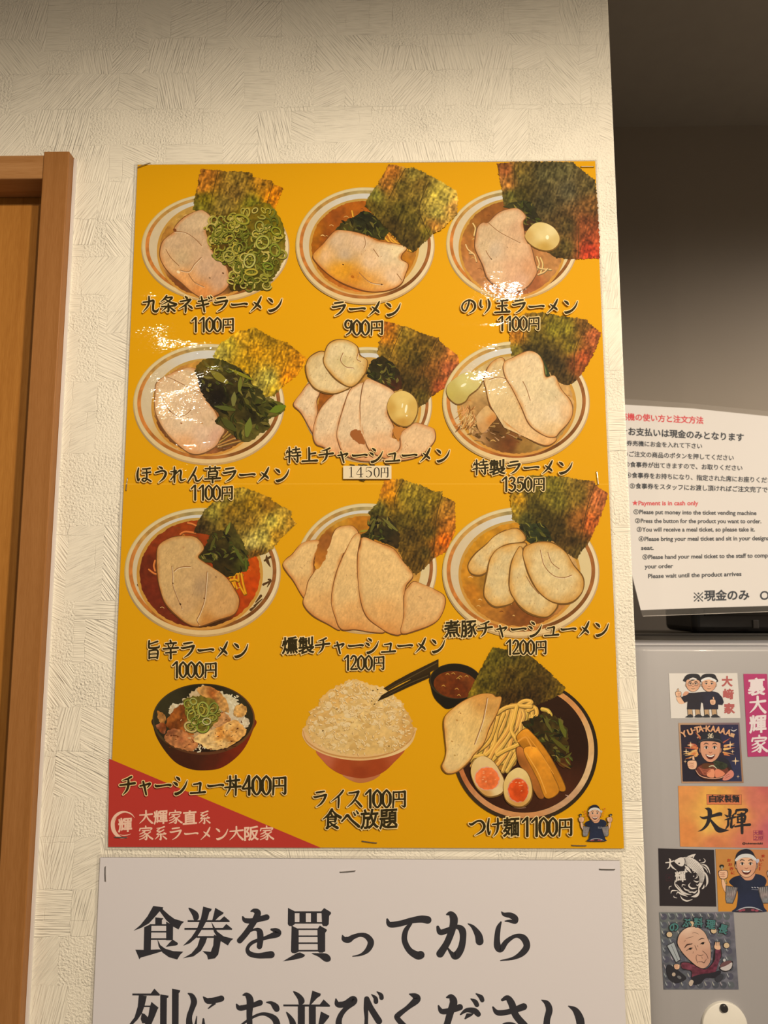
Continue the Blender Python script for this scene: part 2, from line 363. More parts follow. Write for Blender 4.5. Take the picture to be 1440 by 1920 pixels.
def print_mat(name, rough, spec, coat=0.0, coat_rough=0.08, wave=0.0, wscale=14.0):
    m, nt, b = new_mat(name)
    at = N(nt, 'ShaderNodeAttribute', attribute_name='ink'); nt.links.new(at.outputs['Color'], b.inputs['Base Color'])
    b.inputs['Roughness'].default_value = rough; b.inputs['Specular IOR Level'].default_value = spec
    b.inputs['Coat Weight'].default_value = coat; b.inputs['Coat Roughness'].default_value = coat_rough
    if wave:
        pos = N(nt, 'ShaderNodeNewGeometry')
        mp = N(nt, 'ShaderNodeMapping'); mp.inputs['Scale'].default_value = (0.55, 1.0, 1.35)
        nt.links.new(pos.outputs['Position'], mp.inputs['Vector'])
        n1 = N(nt, 'ShaderNodeTexNoise', Scale=wscale, Detail=1.5, Roughness=0.45); nt.links.new(mp.outputs[0], n1.inputs['Vector'])
        n2 = N(nt, 'ShaderNodeTexNoise', Scale=420.0, Detail=1.0); nt.links.new(mp.outputs[0], n2.inputs['Vector'])
        mm = N(nt, 'ShaderNodeMath', operation='MULTIPLY_ADD'); mm.inputs[1].default_value = 0.016; nt.links.new(n2.outputs['Fac'], mm.inputs[0]); nt.links.new(n1.outputs['Fac'], mm.inputs[2])
        bp = N(nt, 'ShaderNodeBump', Strength=1.0, Distance=wave); nt.links.new(mm.outputs[0], bp.inputs['Height']); nt.links.new(bp.outputs[0], b.inputs['Coat Normal'])
    return m
M_POSTER = print_mat('laminated_print', 0.6, 0.10, 0.52, 0.035, 0.0046, 17.0)
M_NOTICE = print_mat('matte_laminated_print', 0.55, 0.25, 0.25, 0.35)
M_STICK = print_mat('sticker_print', 0.45, 0.35)
M_SHEET = print_mat('sheet_print', 0.5, 0.3, 0.3, 0.2)
def film_mat(name, white, transp):
    m, nt, b = new_mat(name)
    b.inputs['Base Color'].default_value = (white, white * .96, white * .9, 1); b.inputs['Roughness'].default_value = 0.15
    tr = N(nt, 'ShaderNodeBsdfTransparent'); mx = N(nt, 'ShaderNodeMixShader'); mx.inputs[0].default_value = transp
    out = nt.nodes['Material Output']; nt.links.new(b.outputs[0], mx.inputs[1]); nt.links.new(tr.outputs[0], mx.inputs[2]); nt.links.new(mx.outputs[0], out.inputs[0])
    no = N(nt, 'ShaderNodeTexNoise', Scale=60.0); bp = N(nt, 'ShaderNodeBump', Strength=0.2, Distance=0.0005)
    nt.links.new(no.outputs['Fac'], bp.inputs['Height']); nt.links.new(bp.outputs[0], b.inputs['Normal'])
    return m
M_FILM = film_mat('clear_laminate_film', 0.75, 0.84)
M_FILM2 = film_mat('clear_sheet_film', 0.6, 0.9)
M_EDGE = plain('laminate_edge', (0.78, 0.74, 0.66), 0.2)
M_STEEL = plain('staple_steel', (0.55, 0.52, 0.47), 0.28, 1.0)
M_WHITE = plain('white_enamel', (0.375, 0.372, 0.395), 0.38, 0.0, 0.1, 0.4, 0.012, 300.0)
M_BLACK = plain('black_plastic', (0.030, 0.028, 0.030), 0.22, 0, 0, 0.5)
M_DARK = plain('dark_grey_plastic', (0.10, 0.09, 0.075), 0.5)
M_KNOB = plain('white_plastic', (0.80, 0.79, 0.74), 0.3)
M_FAR = plain('grey_painted_wall', (0.30, 0.26, 0.215), 0.8, noise=0.03, scale=9.0)
M_FLOOR = plain('grey_floor', (0.25, 0.23, 0.21), 0.5)
M_CEIL = plain('grey_ceiling', (0.36, 0.33, 0.29), 0.9)
M_CAULK = plain('white_caulk', (0.74, 0.71, 0.70), 0.6)
def wood(name, c0, c1, axis):
    m, nt, b = new_mat(name)
    pos = N(nt, 'ShaderNodeNewGeometry'); mp = N(nt, 'ShaderNodeMapping')
    sc = (90.0, 90.0, 3.0) if axis == 'z' else (3.0, 90.0, 90.0)
    mp.inputs['Scale'].default_value = sc; nt.links.new(pos.outputs['Position'], mp.inputs['Vector'])
    n1 = N(nt, 'ShaderNodeTexNoise', Scale=1.0, Detail=5.0, Roughness=0.6, Distortion=0.4); nt.links.new(mp.outputs[0], n1.inputs['Vector'])
    mp2 = N(nt, 'ShaderNodeMapping'); mp2.inputs['Scale'].default_value = tuple(v * (9 if v > 50 else 25) for v in sc); nt.links.new(pos.outputs['Position'], mp2.inputs['Vector'])
    n2 = N(nt, 'ShaderNodeTexNoise', Scale=1.0, Detail=2.0); nt.links.new(mp2.outputs[0], n2.inputs['Vector'])
    ad = N(nt, 'ShaderNodeMath', operation='MULTIPLY_ADD'); ad.inputs[1].default_value = 0.5; nt.links.new(n2.outputs['Fac'], ad.inputs[0]); nt.links.new(n1.outputs['Fac'], ad.inputs[2])
    rp = nt.nodes.new('ShaderNodeValToRGB'); rp.color_ramp.elements[0].position = 0.45; rp.color_ramp.elements[1].position = 1.0
    rp.color_ramp.elements[0].color = (*c0, 1); rp.color_ramp.elements[1].color = (*c1, 1)
    nt.links.new(ad.outputs[0], rp.inputs[0]); nt.links.new(rp.outputs[0], b.inputs['Base Color'])
    b.inputs['Roughness'].default_value = 0.42; b.inputs['Specular IOR Level'].default_value = 0.2
    bp = N(nt, 'ShaderNodeBump', Strength=0.5, Distance=0.0002); nt.links.new(n2.outputs['Fac'], bp.inputs['Height']); nt.links.new(bp.outputs[0], b.inputs['Normal'])
    return m
M_WOODV = wood('door_wood', (0.34, 0.134, 0.022), (0.48, 0.215, 0.044), 'z')
M_WOODF = wood('frame_wood', (0.29, 0.122, 0.032), (0.38, 0.175, 0.056), 'z')
M_WOODH = wood('head_wood', (0.35, 0.16, 0.05), (0.48, 0.25, 0.10), 'x')
def wallpaper():
    m, nt, b = new_mat('textured_wallpaper'); L = nt.links.new
    pos = N(nt, 'ShaderNodeNewGeometry'); sp = N(nt, 'ShaderNodeSeparateXYZ'); L(pos.outputs['Position'], sp.inputs[0])
    cx = N(nt, 'ShaderNodeCombineXYZ'); ad = N(nt, 'ShaderNodeMath', operation='ADD'); L(sp.outputs[0], ad.inputs[0]); L(sp.outputs[1], ad.inputs[1])
    L(ad.outputs[0], cx.inputs[0]); L(sp.outputs[2], cx.inputs[1])
    wz = N(nt, 'ShaderNodeTexNoise', Scale=95.0, Detail=1.0); L(cx.outputs[0], wz.inputs['Vector'])
    wv = N(nt, 'ShaderNodeVectorMath', operation='MULTIPLY_ADD'); wv.inputs[1].default_value = (0.004, 0.004, 0); L(wz.outputs['Color'], wv.inputs[0]); L(cx.outputs[0], wv.inputs[2])
    class _o: outputs = [wv.outputs[0]]
    wx = _o
    def brick(w, h, off, mortar, wx=wx):
        n = N(nt, 'ShaderNodeTexBrick', Scale=1.0); n.offset = off; n.offset_frequency = 2; n.squash = 0.7; n.squash_frequency = 3
        n.inputs['Color1'].default_value = (0, 0, 0, 1); n.inputs['Color2'].default_value = (1, 1, 1, 1); n.inputs['Mortar'].default_value = (0.5, 0.5, 0.5, 1)
        n.inputs['Mortar Size'].default_value = mortar; n.inputs['Mortar Smooth'].default_value = 0.6
        n.inputs['Brick Width'].default_value = w; n.inputs['Row Height'].default_value = h
        L(wx.outputs[0], n.inputs['Vector']); return n
    b1 = brick(0.052, 0.036, 0.37, 0.0); b2 = brick(0.031, 0.064, 0.43, 0.0); l1 = brick(0.052, 0.036, 0.37, 0.0005); l2 = brick(0.031, 0.064, 0.43, 0.0004)
    s1 = N(nt, 'ShaderNodeSeparateColor'); L(b1.outputs['Color'], s1.inputs[0]); s2 = N(nt, 'ShaderNodeSeparateColor'); L(b2.outputs['Color'], s2.inputs[0])
    pick = N(nt, 'ShaderNodeMath', operation='GREATER_THAN'); pick.inputs[1].default_value = 0.5; L(s1.outputs[0], pick.inputs[0])
    rnd = N(nt, 'ShaderNodeMix', data_type='FLOAT'); L(pick.outputs[0], rnd.inputs[0]); L(s1.outputs[0], rnd.inputs[2]); L(s2.outputs[0], rnd.inputs[3])
    wn = N(nt, 'ShaderNodeTexWhiteNoise', noise_dimensions='1D'); L(rnd.outputs[0], wn.inputs['W'])
    ang = N(nt, 'ShaderNodeMath', operation='MULTIPLY'); ang.inputs[1].default_value = math.pi; L(wn.outputs['Value'], ang.inputs[0])
    an2 = N(nt, 'ShaderNodeMath', operation='SNAP'); an2.inputs[1].default_value = math.pi / 7; L(ang.outputs[0], an2.inputs[0]); ang = an2
    rot = N(nt, 'ShaderNodeVectorRotate', rotation_type='Z_AXIS'); L(cx.outputs[0], rot.inputs['Vector']); L(ang.outputs[0], rot.inputs['Angle'])
    def stretch(sc, det):
        mp = N(nt, 'ShaderNodeMapping'); mp.inputs['Scale'].default_value = sc; L(rot.outputs[0], mp.inputs['Vector'])
        n = N(nt, 'ShaderNodeTexNoise', Scale=1.0, Detail=det, Roughness=0.5, Distortion=0.15); L(mp.outputs[0], n.inputs['Vector']); return n
    comb = stretch((44.0, 700.0, 1.0), 1.5)
    stip = N(nt, 'ShaderNodeTexNoise', Scale=520.0, Detail=2.0); L(cx.outputs[0], stip.inputs['Vector'])
    sel = N(nt, 'ShaderNodeMath', operation='FRACT'); mu = N(nt, 'ShaderNodeMath', operation='MULTIPLY'); mu.inputs[1].default_value = 7.31; L(wn.outputs['Value'], mu.inputs[0]); L(mu.outputs[0], sel.inputs[0])
    gt = N(nt, 'ShaderNodeMath', operation='GREATER_THAN'); gt.inputs[1].default_value = 0.58; L(sel.outputs[0], gt.inputs[0])
    h = N(nt, 'ShaderNodeMix', data_type='FLOAT'); L(gt.outputs[0], h.inputs[0]); L(comb.outputs['Fac'], h.inputs[2]); L(stip.outputs['Fac'], h.inputs[3])
    # strength varies over the wall, blobs of plaster on top, fine grooves where patches meet
    big = N(nt, 'ShaderNodeTexNoise', Scale=22.0, Detail=2.0); L(cx.outputs[0], big.inputs['Vector'])
    st = N(nt, 'ShaderNodeMath', operation='MULTIPLY'); L(h.outputs[0], st.inputs[0]); L(big.outputs['Fac'], st.inputs[1])
    sg = N(nt, 'ShaderNodeMath', operation='MULTIPLY'); L(l1.outputs['Fac'], sg.inputs[0]); sg.inputs[1].default_value = -0.07
    sg2 = N(nt, 'ShaderNodeMath', operation='MULTIPLY_ADD'); L(l2.outputs['Fac'], sg2.inputs[0]); sg2.inputs[1].default_value = -0.05; L(sg.outputs[0], sg2.inputs[2])
    brk = N(nt, 'ShaderNodeTexNoise', Scale=31.0, Detail=1.0); L(cx.outputs[0], brk.inputs['Vector'])
    bt = N(nt, 'ShaderNodeMapRange'); bt.inputs[1].default_value = 0.46; bt.inputs[2].default_value = 0.58; L(brk.outputs['Fac'], bt.inputs[0])
    sg3 = N(nt, 'ShaderNodeMath', operation='MULTIPLY'); L(sg2.outputs[0], sg3.inputs[0]); L(bt.outputs[0], sg3.inputs[1])
    lv = N(nt, 'ShaderNodeMath', operation='MULTIPLY_ADD'); L(rnd.outputs[0], lv.inputs[0]); lv.inputs[1].default_value = 0.015; L(sg3.outputs[0], lv.inputs[2])
    tot = N(nt, 'ShaderNodeMath', operation='ADD'); L(st.outputs[0], tot.inputs[0]); L(lv.outputs[0], tot.inputs[1])
    bp = N(nt, 'ShaderNodeBump', Strength=1.0, Distance=0.0031); L(tot.outputs[0], bp.inputs['Height']); L(bp.outputs[0], b.inputs['Normal'])
    b.inputs['Base Color'].default_value = (0.86, 0.825, 0.72, 1); b.inputs['Roughness'].default_value = 0.55; b.inputs['Specular IOR Level'].default_value = 0.3
    return m
M_WALL = wallpaper()
# ================================================================== the room
WALLP = Surf((0, 0, 0), (0, -1, 0), (222, 206, 186))
def W(x, y): return WALLP.map([(x, y)])[0]
XR = float(np.mean([W(1139, 0)[0], W(1170, 640)[0], W(1193, 1185)[0], W(1222, 1920)[0]]))
DX1 = float(np.mean([W(150.6, 290)[0], W(113.7, 900)[0], W(57, 1920)[0]])) - 0.004     # outer edge of the door frame (stands 12 mm proud)
DZ1 = float(W(128, 290)[2]) - 0.004
HEAD_T = float(W(50, 293)[2]) - 0.005; HEAD_B = float(W(50, 338)[2]) - 0.004
JW = 0.0232
bm = bmesh.new()
bm_box(bm, (DX1 - 0.006, 0, 0), (XR, 0.11, 2.466), 0.0025, 3, lambda e: abs(e.verts[0].co.x - XR) < 1e-5 and abs(e.verts[1].co.x - XR) < 1e-5)
bm_box(bm, (-1.15, 0, HEAD_T - 0.006), (DX1 - 0.006, 0.11, 2.466))
bm_box(bm, (-2.2, 0, 0), (-1.15, 0.11, 2.466))
tag(bm_obj('wall_front', bm, M_WALL), kind='structure')
tag(box('wall_back', (-2.2, 0.62, 0), (2.2, 0.72, 2.466), M_FAR), kind='structure')
tag(box('wall_right', (1.9, -3.2, 0), (2.0, 0.62, 2.466), M_FAR), kind='structure')
tag(box('floor', (-2.3, -3.3, -0.08), (2.3, 0.72, 0), M_FLOOR), kind='structure')
tag(box('ceiling', (-2.3, -3.3, 2.466), (2.3, 0.72, 2.55), M_CEIL), kind='structure')
# door with its frame
door = tag(empty('door_1', (DX1 - 0.42, 0.022, 0)), kind='structure')
box('door_panel', (-1.13, 0.022, 0.005), (DX1 - 0.006, 0.055, HEAD_B + 0.03), M_WOODV, door, 0.0008, 1)
fr = box('door_frame', (DX1 - JW, -0.011, 0.0), (DX1, 0.021, DZ1), M_WOODF, door, 0.0008, 2)
box('frame_head', (-1.13, -0.009, HEAD_B), (DX1 - JW - 0.0004, 0.021, HEAD_T), M_WOODH, fr, 0.0006, 1)
box('frame_post', (-1.15, -0.011, 0.0), (-1.1305, 0.021, DZ1), M_WOODF, fr, 0.0008, 1)
tag(box('trim_1', (DX1 + 0.0002, -0.0022, 0), (DX1 + 0.0026, 0.004, DZ1 - 0.002), M_CAULK), kind='structure')

# ================================================================== the yellow menu poster
YEL = (221, 157, 2); TXT = (50, 40, 14); HALO = (240, 207, 145)
PS = Surf((0, -0.0022, 0), (0, -1, 0), (222, 206, 186), 0.70, (1.01, 0.935, 0.82))
poster = tag(empty('menu_poster', PS.map([(690, 950)])[0] + np.array([0, 0.0008, 0])),
             'tall yellow laminated ramen menu poster with twelve dish photos stapled to the white wall', 'poster')
TL, TR, BR_, BL = np.array([258, 309.]), np.array([1116, 302.]), np.array([1170, 1591.]), np.array([203, 1588.])
def PQ(u, v):
    """point on the poster: u across, v down (0..1), true to perspective"""
    a, b, c, d = [PS.map([p])[0] for p in (TL, TR, BR_, BL)]
    return a * (1 - u) * (1 - v) + b * u * (1 - v) + c * u * v + d * (1 - u) * v
def slab(name, quad, y0, y1, mat, parent, col=None, sf=None):
    sf = sf or PS
    q = [(p[0], p[2]) for p in quad]
    V = [(x, y0, z) for x, z in q] + [(x, y1, z) for x, z in q]
    F = [[0, 1, 2, 3][::-1], [4, 5, 6, 7], [0, 1, 5, 4], [1, 2, 6, 5], [2, 3, 7, 6], [3, 0, 4, 7]]
    cols = None
    if col is not None: cols = np.tile(np.clip(lin(col) / sf.ref * sf.alb * sf.gain, 0.002, 0.93), (8, 1))
    return mesh_obj(name, V, F, mat, parent, cols)
_z = [PS.map([p])[0][2] for p in ((690, 907.3), (690, 305.5), (690, 1589.5))]; SEAM = float((_z[1] - _z[0]) / (_z[1] - _z[2]))
up_ = slab('poster_sheet', [PQ(0, 0), PQ(1, 0), PQ(1, SEAM), PQ(0, SEAM)], -0.0010, -0.0022, M_POSTER, poster, YEL)
lo_ = slab('poster_sheet', [PQ(0, SEAM), PQ(1, SEAM), PQ(1, 1), PQ(0, 1)], -0.0010, -0.0022, M_POSTER, poster, YEL)
def rim(name, quad_fn, w, y0, y1, mat, parent, sides='tblr'):
    """clear laminate margin round a sheet"""
    bm = bmesh.new()
    a, b, c, d = quad_fn
    ws = {k: (w[k] if isinstance(w, dict) else w) for k in 'tblr'}
    def P(p, dx, dz): return (p[0] + dx, p[2] + dz)
    inn = [P(a, 0, 0), P(b, 0, 0), P(c, 0, 0), P(d, 0, 0)]
    out = [P(a, -ws['l'], ws['t']), P(b, ws['r'], ws['t']), P(c, ws['r'], -ws['b']), P(d, -ws['l'], -ws['b'])]
    V = [(x, y1, z) for x, z in inn + out] + [(x, y0, z) for x, z in inn + out]; F = []
    for i in range(4):
        j = (i + 1) % 4
        F += [[i, j, 4 + j, 4 + i], [12 + i, 12 + j, 8 + j, 8 + i][::-1], [4 + i, 4 + j, 12 + j, 12 + i], [j, i, 8 + i, 8 + j]]
    return mesh_obj(name, V, F, mat, parent)
film = rim('laminate_film', [PQ(0, 0), PQ(1, 0), PQ(1, 1), PQ(0, 1)], {'t': 0.0024, 'b': 0.002, 'l': 0.0030, 'r': 0.0024}, -0.0008, -0.0021, M_FILM, poster)
# pale line painted where the film's edge catches light
e = Art(PS, layer=-6)
for A, B, w in (((254, 306.5), (1119, 297.5), 1.0), ((1119, 297.5), (1174, 1594.5), 1.0), ((1174, 1594.5), (199, 1592), 0.9), ((199, 1592), (254, 306.5), 0.7)):
    e.stroke([(*A, w), (*B, w)], (236, 226, 204), raw=True, cap=False)
e.build('film_edge_glint', film, M_EDGE_INK if 'M_EDGE_INK' in globals() else M_POSTER)
e = Art(PS, layer=1); e.stroke([(230, 907.6, .9), (690, 907.2, .9), (1141, 907.8, .9)], (238, 178, 52), raw=True, cap=False)
e.build('sheet_seam', poster, M_POSTER)
# red corner banner with the shop's name
e = Art(PS, layer=2); e.poly([(204.6, 1422.5), (602, 1589.6), (203.0, 1588)], (186, 57, 47), raw=True)
banner = e.build('red_banner', poster, M_POSTER)
PINK = (240, 196, 170)
e = Art(PS, layer=4); brush(e, '大輝家直系', 260, 1519, 397, 1545, PINK, fat=1.05, dy=1)
brush(e, '家系ラーメン大阪家', 259, 1549, 514, 1576, PINK, fat=1.05, dy=0); e.build('shop_name_lettering', banner, M_POSTER)
e = Art(PS, (200, 1500, 14.4), layer=4)
e.stroke([(755, 480, 6), (690, 400, 26), (600, 345, 36), (480, 320, 44), (350, 350, 70), (240, 440, 90), (175, 570, 105), (165, 690, 110), (190, 820, 105), (260, 930, 90), (360, 1000, 60), (440, 1025, 30), (560, 1010, 8)], PINK)
e.stroke([(620, 380, 8), (500, 350, 12), (380, 385, 14), (250, 480, 12), (210, 560, 4)], (186, 57, 47), dz=1)
e.stroke([(350, 930, 8), (440, 955, 20), (560, 945, 22), (650, 915, 6)], PINK, dz=1)
e.t = (0, 0, 1.0); brush(e, '輝', 221, 1533.5, 248, 1560, PINK, fat=1.2); e.build('shop_crest', banner, M_POSTER)

# ---- printed dishes
BASE = {'z': 6.0}
CREAM = (212, 192, 150)
class Dish:
    def __init__(s, name, t, label=None):
        s.t = t; s.root = empty(name, (0, 0, 0), poster); s.z = BASE['z']
        if label: s.root['label'] = label
    def art(s): return Art(PS, s.t, s.z)
    def done(s, a, name, label=None):
        o = a.build(name, s.root, M_POSTER); s.z = a.z + 0.5
        if label: o['label'] = label
        return o
def bowl(D, c, rx, ry, soup, ctrl, band=(172, 108, 52), wall=None, rot=0, marks=None):
    a = D.art(); cx, cy = c
    dark = lambda f: ell(cx, cy, rx * f, ry * f, rot, 140)
    a.fan(dark(1.0), a.fn([((cx - rx, cy + ry * .5), (168, 140, 100)), ((cx, cy + ry), (196, 158, 104)), ((cx + rx, cy + ry * .6), (190, 158, 118)), ((cx, cy - ry), (196, 172, 112)), ((cx - rx, cy - ry * .3), (198, 172, 112))], amp=.05), smooth=False, step=3)
    up = ry * .012
    a.fan(ell(cx, cy - up, rx * .985, ry * .98, rot, 140), a.fn([((cx, cy - ry), (214, 195, 150)), ((cx - rx, cy), (214, 190, 140)), ((cx + rx, cy), (226, 203, 162)), ((cx, cy + ry), (222, 188, 132))], amp=.06), smooth=False, step=3)
    bctrl = [((cx - rx * .9, cy), (200, 122, 55)), ((cx + rx * .9, cy), (150, 92, 45)), ((cx, cy - ry * .9), (168, 146, 92)), ((cx - rx * .6, cy - ry * .7), (186, 140, 70)), ((cx, cy + ry * .9), band), ((cx - rx * .6, cy + ry * .7), (184, 112, 46)), ((cx + rx * .6, cy + ry * .7), (120, 72, 30))]
    a.band(ell(cx, cy - up * 2, rx * .945, ry * .925, rot, 140), ell(cx, cy - up * 2, rx * .897, ry * .872, rot, 140), a.fn(bctrl, amp=.45, s=9, seed=3), k=2)
    wc = wall or [((cx, cy - ry * .85), (206, 200, 190)), ((cx - rx * .85, cy), (208, 186, 150)), ((cx + rx * .85, cy), (214, 190, 140)), ((cx, cy + ry * .85), (222, 172, 98)), ((cx - rx * .5, cy + ry * .7), (210, 168, 98))]
    a.fan(ell(cx, cy - up * 2, rx * .893, ry * .868, rot, 140), a.fn(wc, amp=.04), smooth=False, step=3)
    if marks:
        for st in marks: a.stroke(st, (84, 56, 26))
    D.done(a, 'bowl')
    a = D.art(); sx, sy, srx, sry = soup
    a.fan(ell(sx, sy, srx * 1.05, sry * 1.05, rot, 120), a.fn([((sx, sy), (196, 140, 52)), ((sx, sy - sry), (190, 148, 70)), ((sx, sy + sry), (206, 142, 62))], amp=.08), smooth=False, step=3)
    a.fan(ell(sx, sy, srx, sry, rot, 120), a.fn(ctrl, amp=.35, s=7, seed=11), smooth=False, step=2, jag=0.6)
    for _ in range(26):
        r = random.uniform(.55, .95); q = random.uniform(0, 6.28); x, y = sx + srx * r * math.cos(q), sy + sry * r * math.sin(q); ww = random.uniform(8, 24)
        a.stroke([(x - ww, y, 3), (x, y - ww * .4, random.uniform(4, 10)), (x + ww, y + ww * .2, 3)], random.choice([(206, 160, 88), (226, 180, 110), (120, 66, 24), (186, 120, 50)]), dz=.06)
    D.done(a, 'soup')
def pork(D, P, ctrl, edge=(186, 116, 52), lines=(), spots=(), name='pork_slice', ew=9, center=None, label=None, edge2=None):
    a = D.art()
    O = cr(np.asarray(P, float), 8, True)
    a.stroke([(p[0], p[1] + 3, ew * (1.0 + .9 * math.sin(i * .37) ** 2)) for i, p in enumerate(O[::3])], edge2 or tuple(int(v * .6) for v in edge), closed=True, n=3, dz=.3)
    a.fan(P, a.fn(ctrl, amp=.12, s=9, seed=21, fib=.09), center=center, step=1.5, dz=.5, edge=(edge, 9.0, .75))
    for ln in lines:
        a.stroke([(p[0] + 5, p[1] + 6, 4) for p in ln], (232, 205, 168), dz=.2)
        a.stroke([(*p, 6) for p in ln], (150, 104, 62), dz=.2)
    for x, y, w, col in spots: a.fan(ell(x, y, w, w * .7, 30, 12), col, smooth=False, dz=.15)
    for _ in range(10):
        p = rnd_in(O, .6, .85)
        a.stroke([(p[0], p[1], 3), (p[0] + random.uniform(-12, 12), p[1] + random.uniform(4, 14), 2)], (166, 118, 76), dz=.05)
    return D.done(a, name, label)
def nori(D, P, ctrl, layers=(), jag=.9, name='seaweed_sheet', center=None):
    a = D.art()
    Q = dense(np.asarray(P, float), 60)
    a.fan(P, a.fn(ctrl, amp=.5, s=13, seed=31, fib=.62), smooth=False, jag=jag, step=1.25, center=center)
    for ln in layers: a.stroke([(*p, 5) for p in ln], (70, 52, 18), dz=.3)
    return D.done(a, name)
def leaves(D, P, ctrl, n=55, name='spinach', pal=((48, 54, 20), (66, 76, 26), (88, 92, 34), (36, 38, 16), (30, 30, 14), (104, 102, 44)), size=70, bright=()):
    ctrl = [(p, (c[0], c[1] * .86, c[2] * .9)) for p, c in ctrl]; pal = [(c[0], c[1] * .9, c[2] * .9) for c in pal]
    a = D.art(); O = np.asarray(P, float)
    a.fan(P, a.fn(ctrl, amp=.7, s=7, seed=41), jag=1.3, step=1.7)
    c = O.mean(0)
    for i in range(n):
        p = rnd_in(O, .5, .95) + np.array([random.gauss(0, 8), random.gauss(0, 8)])
        th = random.gauss(.7, .8); l = size * random.uniform(.4, 1.1); d = np.array([math.cos(th), math.sin(th)]) * l / 2; nn = np.array([-d[1], d[0]]) * random.uniform(-.35, .35)
        col = random.choice(pal)
        a.stroke([(*(p - d), 2), (*(p + nn), random.uniform(8, 24) * size / 70), (*(p + d), 2)], col, dz=.12)
        if i % 3 == 0: a.stroke([(*(p - d * .8), 1.5), (*(p + nn * 1.1), 3.5), (*(p + d * .8), 1.5)], tuple(min(255, int(v * 1.55 + 8)) for v in col), dz=.06)
    for x, y, l, th, w, col in bright:
        d = np.array([math.cos(math.radians(th)), math.sin(math.radians(th))]) * l / 2
        a.stroke([(x - d[0], y - d[1], 2), (x, y, w), (x + d[0], y + d[1], w * .5)], col, dz=.2)
    return D.done(a, name)
def rings(D, P, ctrl, big, n=80, r=(22, 44), name='leek_rings', base=True, pal=((142, 146, 46), (160, 160, 62), (116, 124, 36), (188, 182, 84), (98, 108, 28), (176, 170, 60))):
    ctrl = [(p, (c[0], c[1] * .84, c[2] * .8)) for p, c in ctrl]; pal = [(c[0], c[1] * .93, c[2]) for c in pal]
    a = D.art(); O = np.asarray(P, float); c = O.mean(0)
    if base: a.fan(P, a.fn(ctrl, amp=.8, s=6, seed=51), jag=1.5, step=1.7)
    for i in range(n):
        p = rnd_in(O, .5, .95)
        R = random.uniform(*r); asp = random.uniform(.45, 1); th = random.uniform(0, 180); a0 = random.uniform(0, 360); col = random.choice(pal)
        E_ = ell(p[0], p[1], R, R * asp, th, 14, a0, a0 + random.choice([200, 280, 340]))
        a.stroke([(q[0] + 3, q[1] + 5, R * .34) for q in E_], (58, 58, 12), dz=.05, n=2)
        a.stroke([(*q, R * random.uniform(.26, .42)) for q in E_], col, dz=.05, n=2)
    for x, y, rx, ry, th, col in big:
        E_ = ell(x, y, rx, ry, th, 22)
        a.stroke([(q[0] + 3, q[1] + 5, rx * .3) for q in E_], (60, 62, 16), closed=True, dz=.1, n=2)
        a.stroke([(*q, rx * .34) for q in E_], tuple(int(v * .78) for v in col), closed=True, dz=.1, n=2)
        a.stroke([(*q, rx * .17) for q in E_], col, closed=True, dz=.1, n=2)
    return D.done(a, name)
def egg(D, P, ctrl, hl=(), name='boiled_egg', yolk=None):
    a = D.art(); O = np.asarray(P, float)
    a.stroke([(p[0] + 2, p[1] + 5, 12) for p in cr(O, 6, True)[::2]], (120, 84, 36), closed=True, n=2, dz=.3)
    a.fan(P, a.fn(ctrl, amp=.05), step=1.6, dz=.5)
    for x, y, w, h, th in hl: a.fan(ell(x, y, w, h, th, 20), (246, 232, 190), smooth=False, dz=.2)
    o = D.done(a, name)
    if yolk:
        cx, cy, rx, ry, th, col = yolk; a = D.art()
        a.fan(ell(cx, cy, rx * 1.08, ry * 1.08, th, 40), tuple(int(v * .5 + 110) for v in col), smooth=False, jag=.4)
        a.fan(ell(cx, cy, rx, ry, th, 40), a.fn([((cx, cy), col), ((cx - rx, cy), tuple(min(255, int(v * 1.12 + 12)) for v in col)), ((cx + rx, cy - ry), tuple(min(255, int(v * 1.05 + 20)) for v in col))], amp=.25, s=5), smooth=False, jag=.5)
        for q in range(9):
            x, y = cx + random.uniform(-.65, .8) * rx, cy + random.uniform(-.75, .5) * ry; a.stroke([(x - 5, y, 3), (x + 4, y - 3, random.uniform(4, 8))], (238, 160, 108), dz=.05)
        a.build('egg_yolk', D.root, M_POSTER); D.z = a.z + .5
    return o
def strands(D, curves, col, w, name='noodles', hi=None, base=None, bcol=None):
    a = D.art()
    if base is not None: a.fan(base, bcol, jag=1)
    for c in curves:
        a.stroke([(p[0] + 3, p[1] + 5, w * 1.15) for p in c], tuple(int(v * .58) for v in col), dz=.12)
        a.stroke([(*p, w) for p in c], tuple(int(min(255, v * random.uniform(.93, 1.06))) for v in col), dz=.12)
        a.stroke([(p[0] - w * .15, p[1] - w * .15, w * .35) for p in c], hi or tuple(min(255, int(v * 1.12 + 8)) for v in col), dz=.1)
    return D.done(a, name)
PK = (220, 186, 146)
